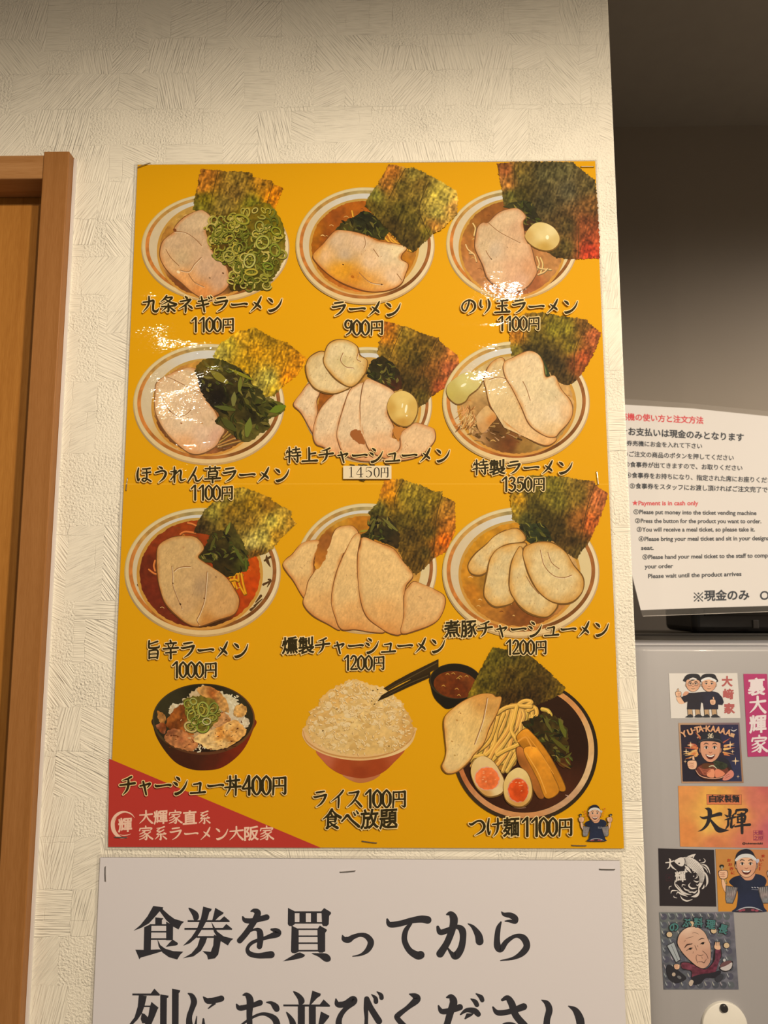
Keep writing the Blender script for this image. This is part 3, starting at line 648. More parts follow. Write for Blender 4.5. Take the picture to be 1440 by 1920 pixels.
# 1 -------------------------------------------------- leek ramen
D = Dish('ramen_picture', (240, 300, 4.5), 'picture of ramen under chopped green leek')
bowl(D, (737, 740), 625, 458, (690, 770, 425, 385), [((330, 620), (176, 120, 50)), ((420, 500), (196, 150, 70)), ((430, 1080), (120, 68, 32)), ((700, 1120), (190, 120, 60)), ((900, 1000), (86, 58, 22)), ((300, 800), (196, 140, 76))])
nori(D, [(615, 72), (800, 90), (1050, 108), (1055, 140), (1225, 180), (1222, 200), (1312, 238), (1240, 412), (1160, 470), (700, 500), (545, 415), (562, 330), (590, 200)],
     [((660, 130), (166, 102, 30)), ((640, 230), (168, 104, 30)), ((900, 150), (134, 104, 36)), ((900, 270), (140, 106, 42)), ((1230, 300), (206, 120, 8)), ((1150, 200), (158, 108, 24)), ((650, 320), (118, 104, 20)), ((800, 380), (122, 100, 40)), ((600, 400), (96, 88, 24)), ((1050, 380), (112, 106, 24))],
     [[(760, 92), (720, 260), (690, 420)], [(1225, 195), (1165, 390)]])
pork(D, [(600, 425), (655, 440), (703, 490), (690, 540), (658, 590), (690, 680), (705, 760), (765, 835), (830, 905), (850, 990), (838, 1070), (760, 1132), (640, 1162), (540, 1112), (450, 1032), (350, 950), (282, 850), (272, 770), (300, 680), (385, 608), (400, 560), (480, 480)],
     [((560, 520), (206, 174, 134)), ((400, 700), (204, 168, 128)), ((450, 820), (196, 164, 122)), ((600, 700), (204, 166, 126)), ((650, 900), (206, 166, 130)), ((760, 1000), (200, 156, 120)), ((480, 1000), (226, 160, 96)), ((620, 1120), (220, 142, 74)), ((320, 860), (218, 170, 118)), ((660, 480), (210, 178, 136))], (196, 124, 66),
     [[(390, 605), (480, 612), (560, 660), (622, 722)], [(320, 755), (360, 822), (430, 892)], [(440, 930), (515, 940), (560, 880), (618, 822)], [(510, 960), (560, 1030), (640, 1070)]], [(425, 945, 16, (240, 214, 170)), (802, 955, 10, (110, 76, 50)), (690, 995, 8, (120, 90, 60)), (395, 590, 16, (120, 66, 30))])
rings(D, [(690, 480), (780, 470), (870, 435), (1000, 400), (1150, 365), (1245, 430), (1310, 560), (1328, 740), (1300, 880), (1190, 1050), (1185, 1080), (1090, 1100), (1000, 1080), (910, 1110), (850, 1070), (930, 980), (880, 900), (800, 860), (735, 800), (700, 720), (672, 650), (650, 575), (700, 540)],
      [((800, 560), (90, 78, 24)), ((1000, 480), (116, 112, 24)), ((1220, 480), (118, 122, 18)), ((1250, 620), (118, 124, 20)), ((760, 700), (92, 82, 22)), ((900, 760), (64, 60, 14)), ((1100, 700), (92, 98, 20)), ((1200, 850), (92, 104, 20)), ((950, 1000), (58, 50, 14)), ((1080, 1020), (82, 90, 20)), ((880, 900), (74, 50, 18)), ((1280, 800), (120, 118, 40))],
      [(850, 810, 46, 44, 0, (168, 158, 70)), (1025, 850, 44, 56, 20, (190, 184, 98)), (868, 558, 28, 32, 0, (172, 162, 56)), (1135, 695, 50, 56, 40, (176, 172, 74)), (1040, 945, 50, 24, 0, (184, 164, 56)), (960, 500, 60, 34, 20, (160, 152, 48)), (1180, 895, 42, 26, 20, (124, 138, 40)), (1110, 560, 36, 44, 0, (156, 152, 66)), (940, 740, 30, 36, 0, (140, 136, 50)), (760, 590, 30, 60, 30, (124, 122, 30)), (840, 650, 40, 60, 60, (140, 136, 46)), (1240, 760, 50, 40, 70, (134, 140, 44)), (1250, 600, 40, 30, 30, (150, 150, 40))], n=190)
# 2 -------------------------------------------------- plain ramen
BASE['z'] = 30.0
D = Dish('ramen_picture', (540, 300, 4.5), 'picture of plain ramen with one pork slice in red-brown soup')
bowl(D, (651, 725), 587, 495, (642, 730, 443, 385), [((400, 480), (150, 76, 20)), ((320, 640), (140, 70, 18)), ((560, 430), (166, 88, 18)), ((250, 620), (176, 104, 18)), ((1000, 850), (180, 112, 26)), ((700, 1100), (196, 110, 40)), ((1050, 780), (170, 110, 40))])
strands(D, [[(540, 430), (560, 520), (600, 600)], [(840, 590), (900, 650), (1000, 730)], [(830, 620), (920, 700), (1040, 770)], [(850, 640), (880, 690), (980, 740)], [(880, 620), (960, 690), (1010, 760)], [(800, 640), (860, 700)]], (206, 148, 44), 14)
leaves(D, [(400, 595), (470, 520), (560, 480), (630, 432), (710, 450), (800, 510), (845, 580), (820, 660), (760, 670), (640, 625), (530, 610)], [((600, 480), (36, 44, 24)), ((720, 560), (40, 44, 20)), ((500, 560), (70, 70, 24)), ((800, 620), (60, 66, 22))], n=38)
pork(D, [(215, 795), (300, 705), (390, 605), (450, 592), (560, 608), (640, 632), (700, 655), (760, 682), (930, 712), (1000, 742), (960, 795), (955, 840), (1012, 880), (990, 960), (950, 1045), (850, 1095), (720, 1110), (600, 1088), (450, 1030), (340, 960), (240, 862)],
     [((420, 680), (206, 172, 134)), ((600, 690), (214, 178, 140)), ((480, 790), (194, 164, 130)), ((820, 800), (222, 194, 154)), ((700, 850), (222, 184, 142)), ((480, 930), (212, 144, 30)), ((560, 990), (206, 132, 36)), ((420, 950), (220, 150, 40)), ((680, 1060), (216, 150, 64)), ((880, 980), (224, 186, 144)), ((300, 800), (222, 176, 126)), ((250, 780), (214, 152, 66)), ((920, 760), (230, 204, 156)), ((800, 1080), (220, 160, 90))], (190, 112, 46),
     [[(640, 640), (655, 700), (640, 745)], [(720, 750), (765, 815)], [(600, 950), (690, 1030), (800, 1050)], [(920, 960), (960, 1015)]], [(465, 882, 8, (70, 40, 16)), (790, 1050, 8, (90, 56, 26)), (545, 985, 16, (176, 100, 20))])
nori(D, [(850, 35), (990, 58), (1000, 72), (1050, 60), (1140, 100), (1290, 180), (1425, 265), (1436, 330), (1425, 460), (1400, 485), (1290, 590), (1228, 618), (1180, 670), (1060, 775), (960, 715), (650, 385), (690, 290), (770, 190)],
     [((880, 110), (180, 108, 35)), ((840, 200), (176, 112, 40)), ((950, 220), (112, 94, 34)), ((1060, 120), (142, 122, 48)), ((1120, 200), (106, 82, 30)), ((1250, 260), (168, 146, 56)), ((1320, 330), (178, 156, 66)), ((1250, 440), (170, 150, 64)), ((950, 420), (86, 74, 24)), ((1050, 500), (82, 70, 24)), ((1050, 680), (66, 52, 20)), ((740, 300), (132, 124, 46)), ((700, 380), (82, 66, 20)), ((1230, 560), (192, 128, 50)), ((1400, 400), (200, 146, 66)), ((1180, 600), (96, 84, 24)), ((880, 560), (62, 48, 18))],
     [[(990, 70), (900, 230), (850, 330)], [(1180, 200), (1110, 420), (1195, 640)]])
BASE['z'] = 6.0
# 3 -------------------------------------------------- seaweed and egg ramen
D = Dish('ramen_picture', (820, 290, 4.5), 'picture of ramen with a big dark seaweed sheet and a whole egg')
bowl(D, (630, 757), 556, 468, (630, 790, 430, 400), [((300, 620), (150, 96, 38)), ((420, 500), (142, 84, 34)), ((250, 740), (176, 110, 50)), ((320, 950), (182, 120, 70)), ((950, 950), (180, 124, 70)), ((800, 1080), (158, 90, 50)), ((500, 1150), (200, 140, 90))])
strands(D, [[(240, 760), (260, 800), (300, 830)], [(300, 580), (320, 620), (310, 680)], [(840, 860), (860, 920), (840, 980)], [(870, 870), (890, 930), (870, 1000)], [(820, 930), (870, 960), (960, 970)], [(850, 1010), (900, 990), (930, 960)], [(270, 830), (310, 840), (330, 900)]], (206, 170, 110), 11)
nori(D, [(505, 78), (580, 66), (660, 60), (762, 58), (1000, 58), (1140, 62), (1200, 110), (1330, 215), (1344, 300), (1368, 700), (1372, 872), (1290, 876), (1200, 880), (1100, 880), (1000, 872), (900, 800), (700, 465), (556, 420), (545, 300)],
     [((580, 130), (150, 84, 40)), ((600, 250), (180, 116, 50)), ((690, 130), (104, 84, 34)), ((720, 200), (84, 72, 34)), ((620, 340), (92, 88, 36)), ((700, 320), (64, 56, 22)), ((900, 160), (84, 76, 44)), ((1050, 120), (84, 76, 44)), ((1100, 300), (80, 72, 48)), ((900, 400), (66, 58, 34)), ((1260, 260), (88, 74, 40)), ((1300, 420), (108, 72, 34)), ((1250, 600), (134, 70, 36)), ((1320, 700), (150, 66, 34)), ((1290, 810), (172, 54, 30)), ((1100, 600), (80, 64, 32)), ((1080, 780), (88, 72, 32)), ((1000, 820), (70, 54, 22))],  # greyer tones include some of the laminate's glare haze, mixed into the seaweed colour
     [[(655, 62), (650, 180), (655, 300)], [(1195, 600), (1190, 870)]])
leaves(D, [(560, 440), (640, 400), (740, 388), (810, 420), (835, 490), (880, 560), (800, 590), (760, 640), (725, 600), (735, 520), (680, 470)], [((640, 420), (60, 66, 30)), ((760, 420), (52, 62, 30)), ((780, 520), (38, 42, 22)), ((760, 590), (66, 46, 24))], n=34)
pork(D, [(640, 452), (700, 468), (745, 522), (722, 565), (730, 640), (742, 700), (758, 745), (790, 778), (820, 900), (840, 980), (815, 1040), (760, 1110), (680, 1150), (540, 1130), (430, 1045), (385, 930), (328, 810), (320, 740), (340, 620), (382, 575), (430, 572), (520, 490)],
     [((600, 540), (214, 178, 136)), ((680, 620), (206, 162, 122)), ((450, 660), (206, 172, 130)), ((480, 800), (200, 172, 140)), ((400, 780), (206, 174, 132)), ((640, 800), (214, 172, 130)), ((640, 960), (212, 164, 124)), ((700, 1060), (214, 164, 128)), ((480, 1000), (216, 176, 134)), ((780, 960), (206, 150, 106))], (190, 126, 76),
     [[(430, 575), (520, 650), (620, 705), (700, 745)], [(410, 810), (435, 855), (460, 885)]], [(455, 880, 7, (90, 66, 40)), (590, 780, 5, (110, 80, 60))])
egg(D, [(740, 692), (775, 620), (835, 575), (910, 577), (985, 620), (1030, 695), (1015, 760), (960, 802), (885, 803), (800, 765)], [((880, 680), (222, 198, 136)), ((760, 680), (196, 158, 88)), ((960, 640), (226, 204, 146)), ((900, 780), (190, 150, 70)), ((1010, 720), (206, 176, 110)), ((830, 600), (214, 186, 118))], [(928, 697, 14, 18, 0)])
# 4 -------------------------------------------------- spinach ramen
D = Dish('ramen_picture', (230, 600, 4.364), 'picture of ramen under a heap of spinach')
bowl(D, (705, 692), 620, 497, (680, 715, 425, 380), [((480, 400), (190, 130, 60)), ((600, 350), (196, 140, 60)), ((300, 880), (110, 64, 30)), ((360, 960), (120, 70, 34)), ((850, 1040), (110, 66, 30)), ((700, 1090), (150, 90, 50)), ((270, 700), (180, 130, 70))])
strands(D, [[(790, 1000), (860, 950), (900, 920)], [(760, 1030), (860, 990), (960, 950)], [(780, 1040), (880, 1010), (980, 985)], [(360, 940), (390, 960), (450, 1020)], [(820, 960), (850, 930), (870, 900)]], (166, 120, 56), 12)
nori(D, [(950, 85), (1000, 90), (1060, 60), (1110, 75), (1200, 130), (1330, 185), (1340, 180), (1510, 318), (1470, 390), (1440, 440), (1310, 545), (1240, 620), (1160, 640), (1040, 580), (850, 380), (735, 300), (800, 190), (900, 130)],
     [((1100, 250), (188, 132, 14)), ((1080, 120), (156, 118, 20)), ((950, 130), (206, 152, 30)), ((880, 180), (186, 160, 44)), ((800, 260), (170, 152, 60)), ((1200, 480), (176, 160, 66)), ((1130, 540), (146, 130, 52)), ((1360, 480), (222, 132, 6)), ((1300, 300), (182, 126, 14)), ((980, 400), (166, 124, 16)), ((1220, 590), (176, 144, 36)), ((1440, 340), (200, 128, 12)), ((1200, 180), (150, 110, 16))])
pork(D, [(520, 392), (600, 402), (640, 432), (622, 480), (640, 560), (690, 660), (760, 760), (790, 840), (832, 900), (800, 960), (760, 1030), (655, 1088), (560, 1090), (480, 1040), (380, 950), (300, 830), (264, 722), (268, 600), (282, 510), (370, 450)],
     [((450, 500), (222, 186, 144)), ((560, 440), (214, 180, 136)), ((400, 640), (224, 190, 150)), ((560, 700), (214, 178, 140)), ((500, 820), (226, 194, 156)), ((660, 920), (224, 186, 152)), ((760, 960), (212, 164, 134)), ((520, 1040), (226, 166, 112)), ((320, 720), (216, 178, 134)), ((700, 820), (216, 180, 140))], (204, 140, 84),
     [[(325, 625), (350, 690), (388, 745), (450, 788), (510, 778), (560, 735)], [(360, 466), (400, 480), (432, 494)], [(420, 490), (520, 540), (640, 600)]], [(388, 745, 8, (80, 50, 24)), (480, 845, 9, (170, 116, 76)), (650, 845, 9, (200, 150, 100))])
leaves(D, [(590, 410), (640, 335), (740, 312), (860, 345), (960, 400), (1040, 460), (1060, 520), (1130, 570), (1170, 630), (1240, 650), (1325, 700), (1290, 770), (1200, 810), (1195, 890), (1110, 940), (1020, 1000), (940, 965), (850, 900), (755, 830), (785, 770), (690, 665), (632, 560), (612, 480)],
       [((700, 380), (98, 92, 28)), ((800, 360), (66, 72, 24)), ((680, 540), (36, 34, 20)), ((780, 620), (26, 24, 16)), ((900, 500), (58, 56, 22)), ((1000, 600), (56, 58, 24)), ((900, 800), (72, 70, 28)), ((1060, 800), (40, 40, 18)), ((1140, 700), (70, 78, 28)), ((1030, 900), (100, 104, 40)), ((1250, 730), (94, 106, 32))], n=95, size=100,
       bright=[(780, 460, 170, 35, 60, (128, 116, 40)), (960, 520, 120, 95, 34, (112, 112, 40)), (1260, 730, 130, -20, 60, (102, 118, 32)), (1030, 870, 150, 100, 60, (108, 114, 44)), (910, 640, 110, 95, 44, (116, 112, 56)), (830, 720, 170, 10, 38, (84, 88, 36)), (740, 390, 140, 10, 24, (116, 108, 36)), (960, 440, 220, 25, 26, (132, 126, 30)), (860, 850, 150, 40, 60, (76, 76, 30))])
# 5 -------------------------------------------------- special pork ramen
D = Dish('ramen_picture', (530, 600, 4.235), 'picture of ramen fanned with pork slices, two rolled slices and a whole egg')
bowl(D, (672, 675), 515, 462, (680, 700, 400, 385), [((340, 620), (150, 84, 26)), ((600, 900), (150, 80, 34)), ((900, 880), (190, 120, 40)), ((720, 300), (190, 140, 60)), ((1080, 740), (186, 160, 90))])
nori(D, [(810, 12), (880, 22), (958, 52), (970, 45), (1090, 100), (1235, 142), (1240, 165), (1390, 280), (1412, 415), (1330, 510), (1180, 608), (1150, 650), (1070, 702), (1000, 620), (850, 440), (748, 262), (770, 170)],
     [((850, 120), (180, 110, 20)), ((820, 60), (178, 100, 24)), ((960, 110), (140, 110, 32)), ((960, 220), (104, 82, 24)), ((1060, 300), (76, 60, 20)), ((1150, 200), (96, 72, 22)), ((1230, 230), (130, 90, 32)), ((1330, 380), (178, 92, 50)), ((1250, 530), (176, 82, 40)), ((1000, 480), (58, 44, 16)), ((1100, 600), (86, 70, 24)), ((1340, 270), (186, 110, 44)), ((800, 270), (120, 92, 30)), ((1180, 420), (112, 70, 26)), ((1130, 500), (70, 52, 20))],
     [[(955, 60), (890, 200), (850, 300)], [(1230, 165), (1120, 420), (1175, 610)]])
leaves(D, [(665, 405), (720, 312), (800, 292), (872, 340), (930, 430), (945, 540), (870, 565), (780, 520), (700, 475)], [((760, 340), (48, 46, 20)), ((850, 420), (40, 40, 18)), ((720, 440), (50, 54, 26)), ((880, 520), (70, 44, 22))], n=36)
SM = (196, 128, 74)
def sp(c, lo=(222, 158, 104), hi=(226, 194, 152)):
    P = np.array(c, float); x0, y0 = P.min(0); x1, y1 = P.max(0); mx, my = P.mean(0)
    return [((mx, y0 + (y1 - y0) * .15), hi), ((mx, my), hi), ((mx - (x1 - x0) * .2, my), tuple(int(v * .97) for v in hi)), ((mx, y0 + (y1 - y0) * .78), tuple((a + b) // 2 for a, b in zip(lo, hi))), ((mx, y1), lo), ((x1 - 20, my), hi)]
for c in ([(212, 505), (290, 565), (268, 640), (276, 720), (262, 800), (248, 885), (232, 885), (150, 740), (92, 680), (100, 640), (150, 575)],
          [(540, 535), (500, 640), (480, 690), (438, 870), (440, 960), (490, 1085), (400, 1062), (330, 1010), (265, 980), (242, 900), (262, 790), (320, 680), (420, 585)],
          [(650, 500), (622, 620), (615, 720), (640, 900), (690, 1030), (780, 1092), (720, 1120), (600, 1112), (490, 1062), (440, 960), (435, 870), (490, 680), (545, 545)],
          [(660, 475), (760, 498), (885, 575), (845, 650), (830, 740), (880, 850), (870, 930), (930, 960), (950, 1040), (850, 1092), (780, 1085), (690, 1030), (650, 920), (620, 760), (622, 620)]):
    pork(D, c, sp(c), SM, ew=8)
c = [(940, 905), (1000, 850), (1060, 818), (1170, 850), (1206, 880), (1200, 965), (1100, 1070), (1000, 1105), (900, 1112), (800, 1112), (850, 1085), (930, 1020)]
pork(D, c, sp(c, (226, 174, 122), (226, 186, 138)), SM, ew=8)
a = D.art(); a.fan([(540, 890), (590, 870), (630, 900), (650, 980), (600, 980), (550, 940)], (158, 92, 44), jag=1); D.done(a, 'soup_pool'); a = D.art(); a.fan([(885, 850), (960, 860), (940, 900), (920, 960), (880, 900)], (190, 122, 52), jag=1); D.done(a, 'soup_pool')
SW = [((300, 400), (216, 190, 140)), ((240, 350), (214, 184, 130)), ((330, 520), (222, 194, 142)), ((450, 560), (222, 190, 140))]
pork(D, [(190, 350), (225, 290), (320, 252), (400, 330), (420, 420), (520, 520), (500, 552), (400, 582), (280, 552), (222, 500), (192, 430)], SW, (190, 132, 58), ew=12, name='rolled_pork_slice')
pork(D, [(330, 290), (362, 200), (430, 160), (520, 165), (588, 210), (610, 280), (668, 320), (660, 400), (638, 440), (580, 510), (520, 525), (430, 470), (360, 395), (330, 345)],
     [((420, 260), (216, 190, 142)), ((520, 240), (222, 200, 150)), ((480, 320), (208, 184, 128)), ((560, 370), (222, 198, 144)), ((450, 430), (220, 190, 136)), ((620, 350), (216, 180, 116)), ((540, 480), (222, 186, 122))], (192, 134, 58),
     [[(480, 260), (460, 320), (500, 370), (560, 380)], [(600, 260), (590, 310), (620, 330)]], ew=12, name='rolled_pork_slice')
egg(D, [(833, 665), (870, 592), (950, 563), (1022, 592), (1066, 660), (1062, 750), (1012, 830), (940, 838), (872, 795), (836, 725)], [((940, 650), (222, 190, 112)), ((860, 700), (196, 152, 70)), ((1040, 680), (206, 166, 84)), ((950, 810), (192, 142, 60)), ((980, 600), (220, 186, 106)), ((940, 740), (222, 188, 108))], [(980, 705, 9, 34, 10), (950, 680, 5, 20, 10), (985, 760, 7, 6, 0)])
# 6 -------------------------------------------------- deluxe ramen
BASE['z'] = 30.0
D = Dish('ramen_picture', (820, 580, 4.364), 'picture of deluxe ramen with an egg at the left, bamboo shoots and two broad pork slices')
bowl(D, (645, 763), 603, 502, (650, 780, 465, 400), [((500, 980), (96, 62, 26)), ((600, 1100), (110, 60, 26)), ((700, 1130), (150, 110, 50)), ((300, 1050), (176, 130, 80)), ((1060, 680), (196, 150, 90)), ((460, 440), (196, 160, 100)), ((300, 500), (206, 180, 120)), ((200, 800), (186, 140, 80)), ((900, 1090), (176, 140, 80))], band=(150, 84, 36))
nori(D, [(585, 150), (650, 80), (720, 30), (860, 24), (1000, 50), (1225, 84), (1235, 110), (1342, 192), (1310, 300), (1240, 430), (1180, 532), (1120, 600), (1060, 622), (980, 590), (800, 380), (700, 370), (608, 385)],
     [((650, 230), (166, 104, 26)), ((640, 160), (176, 108, 30)), ((800, 150), (106, 84, 24)), ((800, 240), (82, 68, 22)), ((950, 160), (112, 100, 26)), ((1060, 150), (118, 104, 28)), ((1080, 300), (110, 92, 26)), ((1280, 220), (170, 88, 46)), ((1200, 400), (166, 76, 36)), ((1150, 460), (130, 66, 30)), ((900, 380), (54, 44, 20)), ((1000, 460), (54, 42, 20)), ((1050, 570), (80, 60, 28)), ((640, 330), (116, 100, 32)), ((760, 340), (60, 50, 20)), ((1200, 120), (120, 80, 30))],
     [[(720, 40), (705, 200), (700, 350)], [(1225, 110), (1130, 330), (1120, 480)]])
a = D.art(); a.stroke([(830, 375, 24), (870, 450, 34), (905, 545, 36)], (52, 60, 32)); a.stroke([(840, 400, 8), (880, 480, 10), (890, 530, 8)], (110, 120, 60)); D.done(a, 'spinach')
a = D.art()
for i in range(60):
    x, y = random.uniform(180, 330), random.uniform(770, 960); th = random.gauss(1.9, .5); l = random.uniform(30, 90)
    a.stroke([(x, y, 4), (x + l * .5 * math.cos(th) + 8, y + l * .5 * math.sin(th), random.uniform(6, 14)), (x + l * math.cos(th), y + l * math.sin(th), 4)], random.choice([(206, 160, 96), (186, 124, 60), (222, 186, 124), (120, 76, 36), (150, 96, 44), (212, 150, 90)]), dz=.1)
for i in range(40):
    x, y = random.uniform(240, 660), random.uniform(930, 1080)
    if (x - 240) * .35 + 930 > y + 90: continue
    a.stroke([(x, y, 5), (x + random.uniform(10, 60), y + random.uniform(-20, 40), random.uniform(6, 26))], random.choice([(96, 66, 30), (130, 92, 44), (76, 48, 22), (160, 120, 66), (176, 132, 90)]), dz=.1)
a.fan([(330, 860), (400, 790), (440, 820), (485, 882), (440, 940), (380, 1008), (340, 990), (318, 900)], a.fn([((400, 850), (210, 168, 108)), ((440, 900), (200, 130, 62)), ((360, 960), (190, 140, 84)), ((340, 890), (206, 166, 112))], amp=.2), dz=1)
D.done(a, 'bamboo_shoots')
egg(D, [(75, 655), (110, 592), (220, 520), (310, 515), (372, 560), (335, 640), (262, 700), (225, 752), (160, 772), (95, 722)], [((220, 600), (206, 192, 120)), ((120, 660), (190, 170, 90)), ((180, 740), (184, 160, 84)), ((300, 560), (206, 186, 116)), ((100, 700), (186, 164, 80))], [(215, 620, 26, 10, -30)])
c1 = [(440, 440), (540, 402), (562, 560), (640, 690), (740, 900), (860, 1022), (970, 1050), (948, 1090), (880, 1110), (760, 1062), (600, 955), (470, 835), (425, 760), (400, 650), (385, 560)]
pork(D, c1, [((480, 500), (212, 180, 126)), ((480, 650), (222, 192, 140)), ((600, 820), (214, 182, 130)), ((760, 980), (222, 180, 126)), ((900, 1080), (222, 170, 110))], (196, 128, 62), [[(420, 575), (500, 555), (560, 568)]], center=(600, 800))
c2 = [(545, 440), (620, 395), (740, 343), (820, 365), (862, 430), (885, 552), (960, 545), (1010, 650), (1090, 755), (1104, 850), (1070, 925), (1000, 1000), (960, 1042), (880, 1032), (760, 945), (690, 800), (610, 640), (556, 545)]
pork(D, c2, [((680, 450), (222, 192, 146)), ((760, 420), (222, 194, 150)), ((800, 600), (224, 198, 152)), ((900, 700), (214, 190, 146)), ((950, 850), (222, 196, 156)), ((800, 820), (222, 194, 150)), ((950, 1000), (222, 184, 130)), ((1060, 850), (222, 180, 130))], (200, 134, 70), [[(700, 590), (730, 650), (760, 745)]], center=(800, 700))
BASE['z'] = 6.0
# 7 -------------------------------------------------- spicy ramen
D = Dish('ramen_picture', (220, 900, 4.235), 'picture of spicy ramen in dark red soup')
mk = [[(1185, 600, 8), (1190, 640, 26), (1215, 690, 6)], [(1170, 640, 16), (1215, 610, 18)], [(1200, 790, 14), (1215, 800, 20), (1190, 850, 6)], [(1160, 830, 20), (1200, 810, 14)], [(1100, 970, 10), (1140, 920, 22)], [(1090, 1000, 18), (1150, 945, 8)], [(1060, 1030, 22), (1100, 1000, 8)], [(950, 1085, 20), (985, 1075, 10)], [(180, 820, 4), (158, 830, 6), (170, 850, 4)]]
bowl(D, (677, 733), 621, 512, (655, 745, 478, 425), [((240, 680), (106, 40, 18)), ((260, 900), (112, 40, 20)), ((330, 500), (136, 52, 18)), ((520, 380), (150, 60, 14)), ((430, 430), (140, 56, 20)), ((1110, 680), (192, 74, 6)), ((1080, 850), (190, 66, 6)), ((1000, 1000), (172, 62, 12)), ((800, 1130), (70, 40, 14)), ((450, 1050), (110, 42, 20))], band=(176, 116, 46), marks=mk)
strands(D, [[(560, 340), (600, 350), (640, 370)], [(500, 430), (540, 410), (620, 420)], [(300, 640), (290, 680), (300, 720)], [(250, 710), (290, 740), (330, 750)]], (196, 110, 50), 14)
strands(D, [[(890, 770), (940, 745), (980, 740)], [(930, 760), (930, 810), (950, 860)], [(960, 750), (970, 830), (1010, 905)], [(985, 745), (1000, 830), (1020, 900)], [(900, 790), (920, 820), (930, 850)], [(890, 800), (930, 790), (960, 800)]], (208, 138, 18), 17, name='noodles')
nori(D, [(925, 65), (1000, 60), (1080, 85), (1220, 142), (1225, 160), (1385, 250), (1380, 290), (1422, 345), (1370, 400), (1300, 460), (1240, 540), (1190, 580), (1050, 622), (980, 500), (700, 430), (608, 415), (640, 330), (700, 230), (790, 150)],
     [((1050, 190), (150, 112, 20)), ((980, 100), (150, 122, 36)), ((900, 240), (140, 104, 24)), ((750, 260), (150, 134, 50)), ((840, 180), (140, 120, 42)), ((1150, 450), (180, 160, 70)), ((1080, 500), (186, 166, 84)), ((1240, 330), (168, 150, 60)), ((1300, 330), (166, 134, 44)), ((1380, 340), (190, 140, 40)), ((900, 340), (112, 86, 26)), ((680, 340), (72, 56, 24)), ((640, 400), (60, 42, 20)), ((1100, 590), (100, 66, 18)), ((1050, 320), (128, 96, 28)), ((1200, 200), (146, 102, 22)), ((1280, 440), (196, 142, 34))])
leaves(D, [(635, 610), (690, 545), (720, 470), (760, 410), (840, 395), (900, 340), (950, 410), (990, 480), (1015, 540), (1042, 600), (1030, 720), (960, 735), (870, 768), (790, 725), (740, 660), (670, 650)], [((800, 450), (66, 62, 22)), ((780, 580), (40, 36, 16)), ((900, 600), (38, 36, 14)), ((960, 500), (80, 84, 30)), ((1010, 680), (70, 80, 24)), ((850, 720), (56, 50, 18))], n=52, bright=[(880, 380, 100, 110, 26, (120, 122, 46)), (960, 590, 160, 60, 26, (86, 92, 34)), (700, 640, 110, 10, 26, (70, 66, 26)), (760, 500, 110, 110, 24, (84, 80, 30)), (1020, 660, 120, 85, 20, (82, 92, 28))])
pork(D, [(520, 445), (605, 450), (660, 490), (685, 545), (640, 610), (690, 655), (755, 695), (860, 770), (930, 870), (966, 960), (930, 1060), (800, 1108), (650, 1160), (560, 1140), (470, 1072), (385, 980), (345, 880), (322, 760), (315, 620), (330, 520), (420, 462)],
     [((500, 520), (204, 164, 106)), ((420, 600), (206, 166, 108)), ((600, 560), (206, 168, 112)), ((400, 800), (206, 166, 108)), ((560, 820), (204, 164, 110)), ((660, 850), (180, 144, 102)), ((560, 1000), (204, 160, 106)), ((830, 860), (204, 156, 96)), ((800, 1000), (206, 156, 96)), ((700, 1120), (196, 132, 62)), ((620, 1100), (206, 162, 100))], (186, 116, 52),
     [[(432, 685), (438, 760), (440, 830), (470, 920), (515, 1020)], [(712, 728), (705, 830), (690, 960), (655, 1060), (632, 1110), (650, 1150)], [(450, 725), (480, 700), (530, 688), (580, 688)]], [(440, 820, 7, (70, 46, 20)), (500, 985, 9, (70, 46, 20)), (783, 770, 8, (140, 104, 70)), (525, 535, 9, (190, 140, 90)), (690, 940, 8, (110, 70, 30))])
# 8 -------------------------------------------------- smoked pork ramen
D = Dish('ramen_picture', (520, 900, 4.235), 'picture of ramen fanned with five smoked pork slices')
bowl(D, (705, 705), 562, 520, (690, 690, 430, 405), [((480, 340), (196, 138, 40)), ((650, 320), (180, 112, 24)), ((350, 560), (150, 88, 34)), ((380, 450), (156, 92, 30)), ((1080, 780), (196, 140, 60)), ((600, 1000), (210, 140, 70))])
nori(D, [(850, 2), (920, -6), (1000, -10), (1012, 0), (1140, 40), (1220, 80), (1310, 92), (1308, 120), (1411, 172), (1415, 400), (1350, 565), (1242, 622), (1180, 690), (1100, 755), (1000, 650), (900, 420), (715, 262), (790, 195)],
     [((900, 110), (196, 124, 14)), ((860, 60), (186, 112, 20)), ((1000, 120), (150, 126, 36)), ((1080, 80), (146, 120, 34)), ((1150, 250), (96, 80, 22)), ((1100, 170), (110, 92, 28)), ((1350, 230), (168, 112, 36)), ((1380, 350), (176, 104, 30)), ((1330, 490), (200, 92, 14)), ((1050, 450), (74, 56, 20)), ((1000, 330), (78, 64, 20)), ((1100, 650), (86, 62, 20)), ((1240, 140), (134, 108, 26)), ((1200, 420), (84, 66, 20)), ((1280, 560), (170, 92, 20)), ((800, 230), (84, 76, 28)), ((1180, 580), (84, 66, 24))],
     [[(1000, 5), (940, 120), (930, 220)], [(1310, 110), (1260, 320), (1240, 610)]])
leaves(D, [(640, 450), (720, 400), (740, 300), (800, 285), (885, 300), (962, 400), (962, 540), (880, 512), (760, 472)], [((780, 330), (66, 62, 24)), ((860, 420), (44, 44, 20)), ((720, 440), (60, 58, 22)), ((930, 500), (60, 52, 22))], n=40, bright=[(890, 350, 160, 40, 24, (110, 104, 46)), (760, 360, 110, 110, 24, (92, 88, 36)), (680, 405, 70, -10, 18, (150, 132, 40))])
SM = (196, 124, 60)
